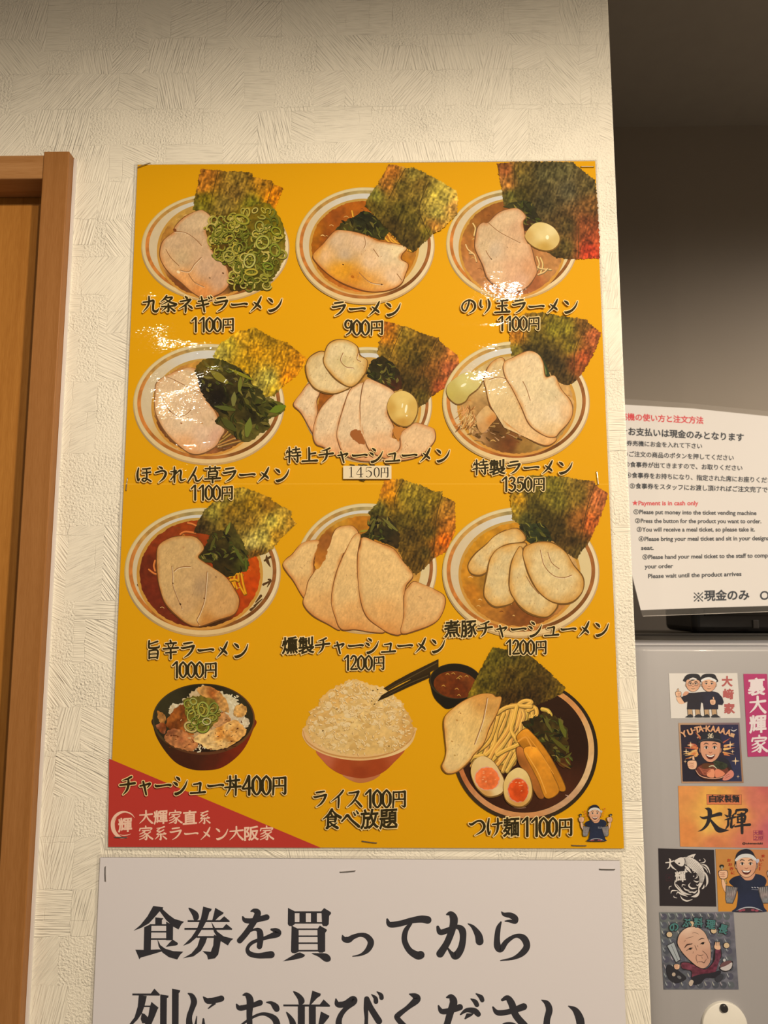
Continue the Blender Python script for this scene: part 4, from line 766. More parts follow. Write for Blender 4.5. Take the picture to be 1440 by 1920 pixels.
for c in ([(45, 670), (75, 625), (120, 590), (200, 500), (330, 482), (300, 590), (284, 660), (285, 740), (240, 860), (212, 932), (130, 800), (80, 732)],
          [(560, 362), (610, 375), (640, 440), (560, 560), (520, 590), (480, 720), (440, 860), (430, 940), (442, 1020), (500, 1185), (400, 1140), (280, 1070), (208, 980), (225, 900), (250, 800), (310, 715), (400, 580), (440, 440), (480, 380)],
          [(660, 440), (640, 560), (638, 720), (660, 920), (705, 1060), (850, 1195), (760, 1207), (620, 1185), (510, 1182), (462, 1090), (430, 950), (470, 740), (540, 570), (610, 440)],
          [(685, 455), (800, 500), (920, 548), (1000, 650), (1074, 755), (1020, 840), (1008, 950), (1012, 1080), (985, 1215), (900, 1217), (800, 1160), (710, 1080), (662, 950), (640, 760), (640, 600), (660, 520)]):
    pork(D, c, sp(c, (214, 146, 76), (228, 186, 122)), SM, ew=8)
c = [(1010, 905), (1040, 850), (1085, 808), (1160, 830), (1245, 868), (1328, 930), (1315, 1040), (1250, 1130), (1100, 1192), (985, 1212), (1005, 1080)]
pork(D, c, sp(c, (214, 158, 92), (222, 176, 114)), SM, ew=8)
a = D.art(); a.fan([(345, 470), (400, 430), (430, 470), (400, 560), (350, 680), (300, 700), (300, 600)], a.fn([((380, 480), (150, 88, 34)), ((330, 640), (176, 104, 34)), ((300, 690), (222, 150, 50))], amp=.2), jag=1); D.done(a, 'soup_pool')
# 9 -------------------------------------------------- simmered pork ramen
BASE['z'] = 30.0
D = Dish('ramen_picture', (810, 880, 4.235), 'picture of ramen with four rolled pork slices in golden soup')
bowl(D, (706, 820), 624, 520, (695, 835, 462, 410), [((300, 640), (196, 134, 30)), ((420, 520), (196, 134, 26)), ((560, 470), (190, 128, 30)), ((280, 850), (196, 130, 32)), ((400, 900), (160, 110, 36)), ((320, 960), (190, 118, 30)), ((650, 1160), (132, 76, 30)), ((800, 1180), (128, 70, 26)), ((500, 1120), (176, 112, 40)), ((1050, 1080), (180, 120, 60)), ((1130, 740), (196, 150, 90))])
nori(D, [(620, 200), (690, 120), (760, 45), (900, 54), (1080, 60), (1100, 70), (1292, 95), (1300, 125), (1397, 190), (1370, 300), (1320, 420), (1250, 572), (1195, 640), (1150, 716), (1050, 650), (900, 520), (700, 440), (640, 400)],
     [((690, 250), (182, 130, 20)), ((670, 320), (176, 140, 36)), ((800, 200), (100, 84, 24)), ((800, 280), (70, 60, 20)), ((950, 150), (120, 106, 30)), ((1000, 260), (120, 106, 34)), ((1150, 200), (116, 92, 30)), ((1330, 240), (182, 100, 52)), ((1250, 430), (182, 88, 36)), ((1160, 420), (120, 74, 28)), ((900, 360), (58, 48, 16)), ((1000, 460), (54, 42, 16)), ((1120, 560), (70, 50, 20)), ((1160, 650), (90, 70, 30)), ((740, 390), (70, 66, 26))],
     [[(760, 60), (745, 200), (760, 320)], [(1290, 120), (1225, 330), (1190, 520)]])
leaves(D, [(690, 450), (760, 428), (880, 438), (950, 540), (900, 590), (770, 582), (730, 510)], [((800, 480), (46, 60, 28)), ((880, 540), (40, 50, 22)), ((740, 470), (60, 66, 30))], n=30)
SR = (192, 132, 56)
def rl(P):
    P = np.array(P, float); c = P.mean(0); out = [(tuple(c), (216, 192, 140))]
    for p in P[::2]: out.append((tuple(c + (p - c) * .55), (216, 188, 134))); out.append((tuple(c + (p - c) * .92), (212, 166, 96)))
    return out
for c, ln in (([(600, 482), (680, 474), (735, 530), (722, 572), (600, 592), (510, 645), (455, 720), (442, 800), (380, 836), (310, 820), (290, 760), (340, 680), (430, 600), (500, 530)], []),
          ([(600, 600), (700, 588), (745, 600), (650, 700), (622, 860), (620, 980), (650, 1040), (600, 1072), (500, 1085), (432, 1030), (415, 970), (440, 830), (462, 720), (512, 642)], []),
          ([(700, 612), (730, 690), (770, 840), (840, 960), (970, 1048), (990, 1090), (930, 1160), (860, 1167), (760, 1130), (680, 1060), (622, 960), (620, 850), (640, 720)], [[(750, 850), (790, 920), (850, 990)]]),
          ([(750, 610), (850, 580), (960, 590), (1060, 660), (1120, 760), (1190, 850), (1202, 930), (1170, 1000), (1090, 1056), (960, 1050), (850, 970), (780, 850), (740, 740), (724, 665)], [[(860, 640), (890, 760), (960, 840), (1040, 860), (1110, 840)], [(920, 660), (950, 740), (1010, 790)]])):
    pork(D, c, rl(c), SR, ln, ew=13, name='rolled_pork_slice')
BASE['z'] = 6.0
# 10 ------------------------------------------------- pork rice bowl
D = Dish('rice_bowl_picture', (200, 1270, 4.0), 'picture of a small dark bowl of rice, chopped pork and leek')
a = D.art()
a.fan([(346, 310), (352, 380), (380, 460), (440, 555), (520, 640), (620, 686), (720, 698), (850, 682), (960, 612), (1040, 520), (1095, 400), (1112, 315), (900, 250), (500, 250)], a.fn([((400, 450), (58, 36, 18)), ((600, 660), (66, 30, 14)), ((800, 620), (84, 34, 16)), ((1000, 520), (120, 40, 16)), ((1060, 420), (126, 40, 14)), ((880, 670), (110, 36, 16)), ((700, 560), (70, 34, 18))], amp=.1), center=(720, 440))
a.fan(ell(728, 314, 384, 267, 0, 90), a.fn([((400, 250), (70, 60, 34)), ((728, 50), (60, 44, 20)), ((1100, 300), (110, 66, 30)), ((728, 575), (96, 56, 30))], amp=.1), smooth=False, step=3)
a.fan(ell(728, 308, 372, 252, 0, 90), a.fn([((450, 180), (56, 50, 28)), ((728, 80), (40, 34, 18)), ((1000, 180), (52, 44, 24)), ((728, 520), (40, 24, 12))], amp=.1), smooth=False, step=3)
D.done(a, 'bowl')
a = D.art()
a.fan([(470, 240), (500, 205), (560, 190), (640, 110), (700, 75), (780, 75), (860, 110), (960, 150), (985, 200), (1050, 310), (1050, 380), (960, 430), (700, 500), (520, 420)], a.fn([((500, 230), (206, 186, 150)), ((930, 180), (212, 196, 160)), ((1010, 340), (204, 182, 150)), ((700, 300), (190, 150, 100))], amp=.25, s=4), jag=2)
for i in range(90):
    x, y = random.choice([(random.uniform(465, 560), random.uniform(195, 270)), (random.uniform(880, 980), random.uniform(130, 250)), (random.uniform(980, 1050), random.uniform(300, 390)), (random.uniform(640, 740), random.uniform(510, 560))])
    th = random.uniform(0, 3.14); a.stroke([(x, y, 9), (x + 14 * math.cos(th), y + 14 * math.sin(th), 8)], random.choice([(222, 206, 172), (204, 180, 140), (232, 218, 186)]), dz=.06)
D.done(a, 'rice')
a = D.art()
def chunk(P, c1, c2, seed):
    P = np.array(P, float); c = P.mean(0)
    ctrl = [(tuple(c), c1)] + [(tuple(c + (p - c) * random.uniform(.4, .9)), random.choice([c1, c2, c2])) for p in P]
    a.fan(P, a.fn(ctrl, amp=.7, s=5, seed=seed), jag=.8, dz=.6)
chunk([(380, 255), (420, 270), (445, 300), (430, 350), (395, 335)], (176, 124, 66), (150, 96, 40), 1)
chunk([(680, 85), (760, 66), (860, 120), (905, 190), (915, 260), (860, 250), (820, 190), (720, 150)], (166, 84, 30), (206, 150, 80), 2)
chunk([(460, 310), (520, 230), (580, 205), (620, 265), (610, 350), (655, 430), (590, 430), (520, 400), (450, 370)], (110, 54, 16), (170, 96, 36), 3)
chunk([(840, 260), (900, 280), (930, 330), (850, 380), (800, 350)], (206, 150, 96), (190, 120, 60), 4)
chunk([(370, 360), (440, 350), (440, 420), (400, 410)], (120, 56, 20), (160, 100, 70), 8)
chunk([(435, 460), (470, 395), (540, 390), (640, 440), (690, 500), (640, 552), (540, 530), (470, 500)], (150, 84, 50), (190, 122, 70), 5)
chunk([(690, 430), (780, 400), (850, 365), (960, 320), (1035, 375), (1040, 420), (990, 470), (900, 525), (780, 545), (700, 500), (650, 470)], (206, 130, 48), (228, 186, 120), 6)
chunk([(960, 230), (1000, 200), (1045, 220), (1048, 270), (1000, 300), (955, 280)], (208, 158, 88), (190, 130, 60), 7)
for i in range(60):
    x, y = random.uniform(440, 1020), random.uniform(260, 540); a.stroke([(x, y, 3), (x + random.uniform(-20, 30), y + random.uniform(-12, 14), random.uniform(4, 10))], random.choice([(90, 40, 10), (120, 56, 14), (236, 200, 140), (70, 30, 8)]), dz=.06)
D.done(a, 'chopped_pork')
rings(D, [(580, 170), (660, 140), (780, 160), (850, 230), (840, 300), (780, 380), (700, 400), (620, 380), (600, 280)], [((700, 250), (110, 116, 36)), ((800, 250), (126, 128, 46))],
      [(610, 200, 28, 30, 0, (150, 156, 60)), (650, 180, 26, 22, 30, (176, 176, 96)), (725, 240, 38, 54, -10, (168, 172, 76)), (635, 285, 28, 42, 15, (176, 178, 84)), (800, 230, 30, 40, 20, (140, 148, 60)), (790, 300, 34, 22, 0, (150, 150, 60)), (630, 372, 46, 34, 25, (206, 180, 110)), (720, 370, 44, 40, 0, (150, 160, 56)), (750, 330, 30, 24, 0, (206, 194, 130)), (660, 330, 26, 28, 0, (130, 140, 46))], n=26, r=(16, 30))
# 11 ------------------------------------------------- rice
D = Dish('rice_bowl_picture', (540, 1220, 4.8), 'picture of a red bowl heaped with white rice')
a = D.art()
a.fan([(490, 1112), (560, 1165), (640, 1190), (720, 1180), (790, 1150), (828, 1108), (720, 1080), (600, 1080)], a.fn([((520, 1130), (190, 120, 84)), ((650, 1170), (186, 112, 64)), ((790, 1130), (184, 108, 66))]), center=(650, 1130))
a.fan([(255, 900), (400, 880), (640, 900), (900, 890), (1045, 890), (1010, 950), (960, 1000), (890, 1070), (822, 1112), (740, 1138), (640, 1148), (490, 1116), (385, 1060), (310, 985)], a.fn([((330, 970), (190, 100, 66)), ((500, 1050), (166, 70, 30)), ((650, 1080), (150, 60, 24)), ((800, 1050), (160, 66, 26)), ((980, 950), (176, 84, 44)), ((640, 1000), (164, 74, 32))], amp=.06), center=(650, 1000))
a.fan([(130, 720), (135, 780), (200, 865), (340, 938), (520, 980), (700, 987), (900, 955), (1040, 900), (1120, 820), (1150, 730), (1140, 690), (900, 650), (400, 650), (160, 690)], a.fn([((150, 760), (224, 176, 116)), ((400, 930), (226, 184, 122)), ((700, 970), (224, 178, 116)), ((1000, 890), (230, 194, 134)), ((1130, 760), (222, 180, 118))], amp=.04), center=(640, 800))
a.stroke([(135, 720, 6), (175, 820, 12), (330, 915, 14), (540, 960, 14), (760, 958, 14), (960, 905, 14), (1090, 815, 12), (1145, 720, 6)], (196, 140, 78), dz=.4)
D.done(a, 'bowl')
a = D.art()
RP = [(150, 700), (175, 630), (215, 530), (282, 480), (300, 425), (370, 360), (455, 310), (530, 268), (600, 262), (680, 275), (760, 312), (860, 332), (950, 400), (1028, 455), (1042, 510), (1090, 580), (1120, 660), (1128, 740), (1050, 850), (900, 915), (700, 940), (520, 925), (320, 870), (200, 790)]
a.fan(RP, a.fn([((620, 350), (226, 184, 112)), ((500, 420), (220, 172, 96)), ((600, 600), (230, 194, 126)), ((300, 600), (214, 168, 96)), ((900, 650), (224, 184, 114)), ((450, 800), (222, 184, 118)), ((700, 850), (218, 176, 104)), ((1080, 700), (206, 156, 84)), ((800, 450), (230, 192, 124))], amp=.2, s=5), jag=1.6, center=(640, 620))
RPc = np.array(RP, float); cc = RPc.mean(0)
for i in range(150):
    p = rnd_in(RPc, .5, .9, np.array([640., 620.])); r = random.uniform(16, 40); q = random.choice([(236, 204, 148), (230, 194, 132), (222, 182, 112), (214, 170, 98), (238, 208, 156)])
    a.fan(ell(p[0], p[1], r, r * random.uniform(.5, .8), random.uniform(-40, 40), 14), a.fn([((p[0], p[1] - r * .4), q), ((p[0], p[1] + r * .6), tuple(v * .93 for v in q))]), smooth=False, dz=.02, step=2.5)
a.z += .1
for i in range(420):
    p = rnd_in(RPc, .5, .98, np.array([640., 620.])); th = random.uniform(0, 3.14); l = random.uniform(8, 20)
    a.stroke([(p[0] + 2, p[1] + 4, 8), (p[0] + 2 + l * math.cos(th), p[1] + 4 + l * math.sin(th), 8)], (214, 170, 104), dz=.02, n=2)
    a.stroke([(p[0], p[1], 9), (p[0] + l * math.cos(th), p[1] + l * math.sin(th), 8)], random.choice([(234, 204, 148), (238, 208, 156), (230, 194, 132)]), dz=.02, n=2)
for x, y in ((765, 358), (808, 350), (755, 452), (780, 480), (440, 525), (910, 858), (315, 720)): a.fan(ell(x, y, 7, 5, 0, 8), (90, 66, 30), smooth=False, dz=.2)
D.done(a, 'rice')
a = D.art()
a.poly([(860, 338), (960, 275), (1100, 200), (1355, 75), (1355, 152), (1275, 198), (1100, 262), (900, 362)], (54, 38, 14)); a.poly([(806, 455), (845, 400), (1000, 308), (1100, 262), (1282, 196), (1282, 240), (1090, 325), (900, 415)], (48, 34, 12))
a.stroke([(900, 345, 4), (1100, 240, 8), (1340, 110, 10)], (84, 66, 34)); a.stroke([(870, 410, 4), (1080, 300, 8), (1260, 225, 8)], (80, 62, 32)); a.stroke([(905, 362, 4), (1000, 312, 10), (1100, 262, 4)], (206, 150, 30))
D.done(a, 'chopsticks')
# 12 ------------------------------------------------- dipping noodles
BASE['z'] = 30.0
D = Dish('dipping_noodles_picture', (800, 1200, 3.789), 'picture of dipping noodles on a dark plate beside a small black cup of sauce')
a = D.art()
a.fan([(22, 270), (30, 330), (50, 400), (90, 450), (152, 490), (240, 450), (340, 400), (390, 320), (392, 250), (300, 220), (100, 220)], a.fn([((60, 400), (32, 24, 10)), ((150, 470), (28, 22, 10)), ((300, 400), (30, 22, 10))]), center=(200, 330))
a.fan(ell(207, 293, 186, 126, 4, 70), (58, 46, 24), smooth=False, step=3); a.fan(ell(207, 288, 178, 116, 4, 70), (34, 26, 14), smooth=False, step=3)
a.fan(ell(205, 318, 156, 96, 6, 60), a.fn([((120, 290), (110, 50, 12)), ((220, 320), (100, 42, 10)), ((280, 260), (120, 60, 20))], amp=.4, s=5), smooth=False)
for x, y in ((150, 245), (225, 275), (240, 262), (120, 328), (215, 350), (285, 260), (230, 395), (190, 240)): a.stroke([(x - 14, y, 3), (x, y - 7, 6), (x + 12, y + 4, 3)], (190, 140, 60))
D.done(a, 'sauce_cup')
a = D.art(); c = (700, 785)
a.fan(ell(*c, 516, 507, 0, 130), a.fn([((220, 1000), (60, 44, 26)), ((700, 1290), (56, 40, 24)), ((1200, 800), (46, 34, 18)), ((1000, 420), (44, 32, 18))], amp=.15), smooth=False, step=3)
a.band(ell(698, 782, 492, 484, 0, 130), ell(694, 779, 456, 448, 0, 130), a.fn([((230, 950), (190, 112, 62)), ((400, 1180), (206, 142, 90)), ((700, 1260), (202, 138, 84)), ((1000, 1140), (196, 150, 110)), ((1150, 950), (216, 178, 130)), ((1170, 700), (214, 168, 112)), ((1050, 450), (206, 140, 80))], amp=.2), k=3)
a.fan(ell(693, 778, 454, 446, 0, 130), a.fn([((400, 1050), (54, 26, 12)), ((700, 1200), (64, 32, 16)), ((950, 1100), (74, 36, 18)), ((1050, 700), (44, 22, 10)), ((900, 450), (48, 26, 12)), ((800, 600), (40, 20, 10))], amp=.15), smooth=False, step=3)
a.stroke([(620, 1190, 3), (660, 1195, 8), (705, 1190, 3)], (150, 110, 90)); a.stroke([(985, 1100, 3), (1005, 1110, 8), (1000, 1125, 3)], (190, 150, 130))
for i in range(40): a.stroke([(random.uniform(860, 990), random.uniform(1120, 1200), 3), ], (120, 80, 60)) if 0 else None
D.done(a, 'plate')
nori(D, [(470, 50), (545, 64), (620, 72), (705, 92), (790, 155), (860, 215), (920, 275), (985, 335), (960, 385), (860, 430), (760, 475), (600, 500), (420, 470), (288, 412), (330, 310), (400, 180)],
     [((480, 120), (100, 86, 22)), ((600, 110), (92, 78, 26)), ((700, 200), (84, 66, 20)), ((420, 260), (88, 74, 20)), ((340, 360), (110, 90, 20)), ((600, 250), (82, 62, 18)), ((800, 300), (74, 54, 18)), ((900, 330), (80, 60, 20)), ((600, 420), (56, 38, 12)), ((750, 400), (58, 40, 14)), ((950, 350), (110, 84, 20))])
NC = (214, 164, 74); curves = []
for i in range(34):
    x0 = random.uniform(470, 760); y0 = 460 + abs(x0 - 640) * .35 + random.uniform(0, 60); x1 = 330 + (x0 - 470) * .95 + random.uniform(-40, 40); y1 = random.uniform(780, 900)
    curves.append([(x0, y0), (x0 * .75 + x1 * .25 + random.uniform(-30, 30), y0 * .6 + y1 * .4), (x0 * .4 + x1 * .6 + random.uniform(-20, 25), y0 * .25 + y1 * .75), (x1, y1)])
curves += [[(700, 470), (745, 440), (700, 430), (650, 460), (610, 540), (600, 640), (640, 720)], [(720, 500), (770, 480), (780, 530), (740, 570)], [(500, 520), (560, 480), (640, 465), (700, 470), (740, 470)], [(820, 490), (860, 500), (880, 530)], [(640, 470), (620, 560), (600, 640), (640, 710), (650, 740), (560, 780), (500, 815)], [(600, 800), (560, 880), (540, 930)], [(660, 780), (620, 850), (570, 930)], [(310, 850), (330, 830), (400, 820)], [(680, 500), (690, 540), (670, 600), (660, 660)]]
strands(D, curves, NC, 25, base=[(520, 490), (620, 450), (740, 455), (790, 510), (720, 560), (680, 640), (650, 740), (660, 820), (600, 920), (540, 935), (440, 845), (330, 845), (310, 850), (360, 740), (430, 650), (470, 570)], bcol=(176, 124, 48))
pork(D, [(380, 385), (460, 384), (490, 405), (530, 410), (502, 510), (445, 620), (400, 740), (335, 810), (300, 860), (222, 930), (150, 945), (112, 900), (128, 850), (140, 790), (132, 680), (125, 570), (160, 510), (260, 435)],
     [((250, 520), (228, 184, 110)), ((400, 430), (214, 152, 74)), ((440, 480), (200, 146, 74)), ((240, 650), (230, 190, 118)), ((330, 650), (226, 184, 110)), ((220, 800), (232, 196, 128)), ((170, 900), (222, 184, 120)), ((400, 600), (222, 178, 104))], (214, 142, 62), [[(430, 410), (410, 520), (390, 600), (340, 740)]], [(215, 570, 9, (190, 140, 70)), (240, 520, 6, (170, 120, 60)), (180, 720, 7, (190, 144, 76)), (200, 820, 8, (190, 150, 80))], ew=8)
leaves(D, [(680, 590), (770, 545), (840, 520), (940, 560), (1000, 640), (1005, 740), (1020, 830), (1020, 890), (960, 905), (880, 815), (800, 705), (720, 640)], [((780, 590), (52, 44, 16)), ((880, 600), (64, 58, 20)), ((960, 640), (72, 66, 20)), ((850, 700), (50, 44, 16)), ((950, 800), (56, 46, 14)), ((980, 880), (80, 50, 16))], n=60, bright=[(960, 620, 140, 70, 30, (96, 96, 30)), (940, 740, 170, 40, 30, (86, 80, 24)), (860, 600, 120, 60, 22, (92, 86, 34)), (980, 890, 90, 30, 14, (110, 80, 30))])
a = D.art()
for P, c1 in (([(640, 770), (690, 770), (730, 860), (790, 1000), (832, 1108), (800, 1122), (760, 1060), (700, 940), (655, 870)], (176, 104, 40)), ([(640, 690), (700, 632), (745, 660), (830, 760), (905, 880), (985, 1052), (935, 1062), (880, 960), (800, 800), (740, 760), (690, 770)], (206, 130, 30)), ([(690, 780), (772, 762), (840, 850), (895, 960), (938, 1075), (850, 1122), (800, 1010), (760, 930)], (222, 142, 36))):
    P_ = np.array(P, float); c = P_.mean(0)
    a.stroke([(*p, 10) for p in cr(P_, 5, True)[::2]], tuple(int(v * .6) for v in c1), closed=True, n=2, dz=.5)
    a.fan(P, a.fn([(tuple(c), c1), (tuple(P_[1]), tuple(min(255, int(v * 1.1 + 6)) for v in c1)), (tuple(P_[4]), tuple(int(v * .9) for v in c1)), (tuple(P_[-1]), tuple(int(v * .84) for v in c1))], amp=.16), dz=.5)
a.stroke([(705, 800, 5), (790, 940, 7), (850, 1090, 5)], (236, 166, 66)); a.stroke([(700, 660, 5), (800, 790, 7), (900, 950, 5)], (226, 150, 50)); a.stroke([(650, 720, 12), (700, 690, 12), (730, 730, 10), (750, 770, 8)], (226, 150, 56))
D.done(a, 'bamboo_shoots')
egg(D, [(315, 920), (340, 855), (400, 825), (470, 862), (520, 935), (550, 1010), (532, 1085), (440, 1110), (370, 1062), (328, 990)], [((400, 870), (226, 190, 128)), ((350, 960), (222, 184, 116)), ((500, 1060), (232, 204, 146)), ((420, 1090), (206, 150, 80)), ((530, 1020), (226, 190, 130))], name='halved_egg', yolk=(430, 985, 84, 78, 10, (222, 106, 50)))
egg(D, [(545, 1040), (560, 985), (590, 940), (650, 907), (710, 940), (745, 1030), (740, 1120), (690, 1175), (622, 1175), (562, 1130)], [((650, 940), (230, 198, 130)), ((570, 1050), (222, 184, 110)), ((730, 1060), (222, 184, 108)), ((650, 1160), (206, 150, 76))], name='halved_egg', yolk=(650, 1068, 70, 82, 0, (200, 70, 20)))
BASE['z'] = 6.0
# ---- captions and prices
def cap(name, s, x0, y0, x1, y1, dy=0.0, z=78, fat=1.22):
    a = Art(PS, layer=z); brush(a, s, x0, y0, x1, y1, TXT, HALO, 1.5, dy, fat, 0.0); return a.build(name, poster, M_POSTER)
CAPS = [('九条ネギラーメン', 266, 554, 531, 586, '1100円', 355, 594.5, 441, 622.5), ('ラーメン', 619, 563, 753, 594, '900円', 644, 599, 721, 629), ('のり玉ラーメン', 862, 559, 1085, 589, '1100円', 930, 592.5, 1014, 620),
        ('ほうれん草ラーメン', 253, 874, 544, 905, '1100円', 354, 909, 439, 938), ('特上チャーシューメン', 534, 838, 845, 868, None), ('特製ラーメン', 885, 861.5, 1075, 890.5, '1350円', 937, 893.5, 1024, 921.5),
        ('旨辛ラーメン', 271, 1201, 467, 1235, '1000円', 319, 1240, 409, 1271), ('燻製チャーシューメン', 528, 1194, 836, 1226, '1200円', 641, 1228, 723, 1257), ('煮豚チャーシューメン', 832, 1163, 1143, 1195, '1200円', 945, 1199, 1027, 1228),
        ('チャーシュー丼400円', 223, 1453.5, 540, 1491, None), ('ライス100円', 585, 1480, 764, 1515, None), ('食べ放題', 604, 1517, 746, 1554, None), ('つけ麺1100円', 879, 1532, 1076, 1568.5, None)]
for c in CAPS:
    cap('dish_name_lettering', c[0], *c[1:5])
    if c[5]: cap('price_lettering', c[5], *c[6:10], fat=1.2)
# ---- small printed figure of a cook in the lower right corner
SKIN = (226, 178, 142); SKIN2 = (206, 148, 116); INK = (44, 40, 42)
def face(a, cx, cy, w, h, skin=SKIN, smile=1.0, out=INK, glasses=False):
    """a cheerful drawn face: w wide, h high, centred at cx, cy (drawing units)"""
    s = w / 100.0; k = h / 100.0
    P = lambda x, y: (cx + x * s, cy + y * k)
    jaw = [P(-46, -40), P(-50, 0), P(-40, 28), P(-18, 47), P(0, 51), P(18, 47), P(40, 28), P(50, 0), P(46, -40), P(0, -56)]
    for q in (-1, 1):
        a.fan(ell(*P(50 * q, 0), 8 * s, 15 * k, 0, 20), out, smooth=False, dz=.4); a.fan(ell(*P(50 * q, 0), 6 * s, 12 * k, 0, 20), skin, smooth=False, dz=.4)
    a.stroke([(*p, 5 * s) for p in cr(np.array(jaw), 5, True)], out, closed=True, n=1, dz=.4)
    a.fan(jaw, a.fn([(P(0, -20), skin), (P(-30, 15), SKIN2), (P(30, 15), SKIN2), (P(0, 40), skin)], amp=.02), dz=.4)
    for q in (-1, 1):
        a.stroke([(*P(q * 34, -22), 2 * s), (*P(q * 24, -29), 5 * s), (*P(q * 10, -25), 3 * s)], out)
        a.fan(ell(*P(q * 22, -10), 9 * s, 6 * k, 0, 16), (238, 224, 210), smooth=False, dz=.3); a.fan(ell(*P(q * 21, -10), 5.5 * s, 6 * k, 0, 14), (40, 32, 30), smooth=False, dz=.3)
        a.stroke([(*P(q * 33, -11), 2 * s), (*P(q * 22, -17), 3 * s), (*P(q * 11, -11), 2 * s)], out)
        if glasses: a.stroke([(*q2, 3 * s) for q2 in ell(*P(q * 22, -9), 17 * s, 14 * k, 0, 16)], out, closed=True, n=1)
    if glasses: a.stroke([(*P(-5, -10), 3 * s), (*P(5, -10), 3 * s)], out)
    a.stroke([(*P(-9, 8), 2 * s), (*P(0, 13), 4 * s), (*P(9, 8), 2 * s)], (150, 88, 70))
    if smile > .8:
        a.fan([P(-24, 18), P(0, 24), P(24, 18), P(16, 34), P(0, 40), P(-16, 34)], (92, 44, 40), dz=.3); a.fan([P(-21, 20), P(0, 25), P(21, 20), P(10, 28), P(-10, 28)], (242, 236, 226), dz=.3)
    else: a.stroke([(*P(-16, 27), 2 * s), (*P(0, 31), 3.5 * s), (*P(16, 27), 2 * s)], out)
def fist(a, x, y, s, flip=1, thumb=True, out=INK):
    if thumb: a.stroke([(x + flip * 8 * s, y - 10 * s, 16 * s), (x + flip * 4 * s, y - 38 * s, 13 * s)], out, grow=.3); a.stroke([(x + flip * 8 * s, y - 10 * s, 12 * s), (x + flip * 4 * s, y - 38 * s, 9 * s)], SKIN)
    a.fan([(x - 24 * s, y - 18 * s), (x + 18 * s, y - 20 * s), (x + 26 * s, y + 5 * s), (x + 16 * s, y + 28 * s), (x - 16 * s, y + 28 * s), (x - 28 * s, y + 5 * s)], out, dz=.3)
    a.fan([(x - 21 * s, y - 15 * s), (x + 16 * s, y - 17 * s), (x + 23 * s, y + 5 * s), (x + 14 * s, y + 25 * s), (x - 14 * s, y + 25 * s), (x - 25 * s, y + 5 * s)], SKIN, dz=.3)
    for j in range(3): a.stroke([(x - flip * 22 * s, y - 6 * s + j * 10 * s, 2 * s), (x, y - 4 * s + j * 10 * s, 3.5 * s), (x + flip * 8 * s, y - 6 * s + j * 10 * s, 2 * s)], (150, 90, 70))
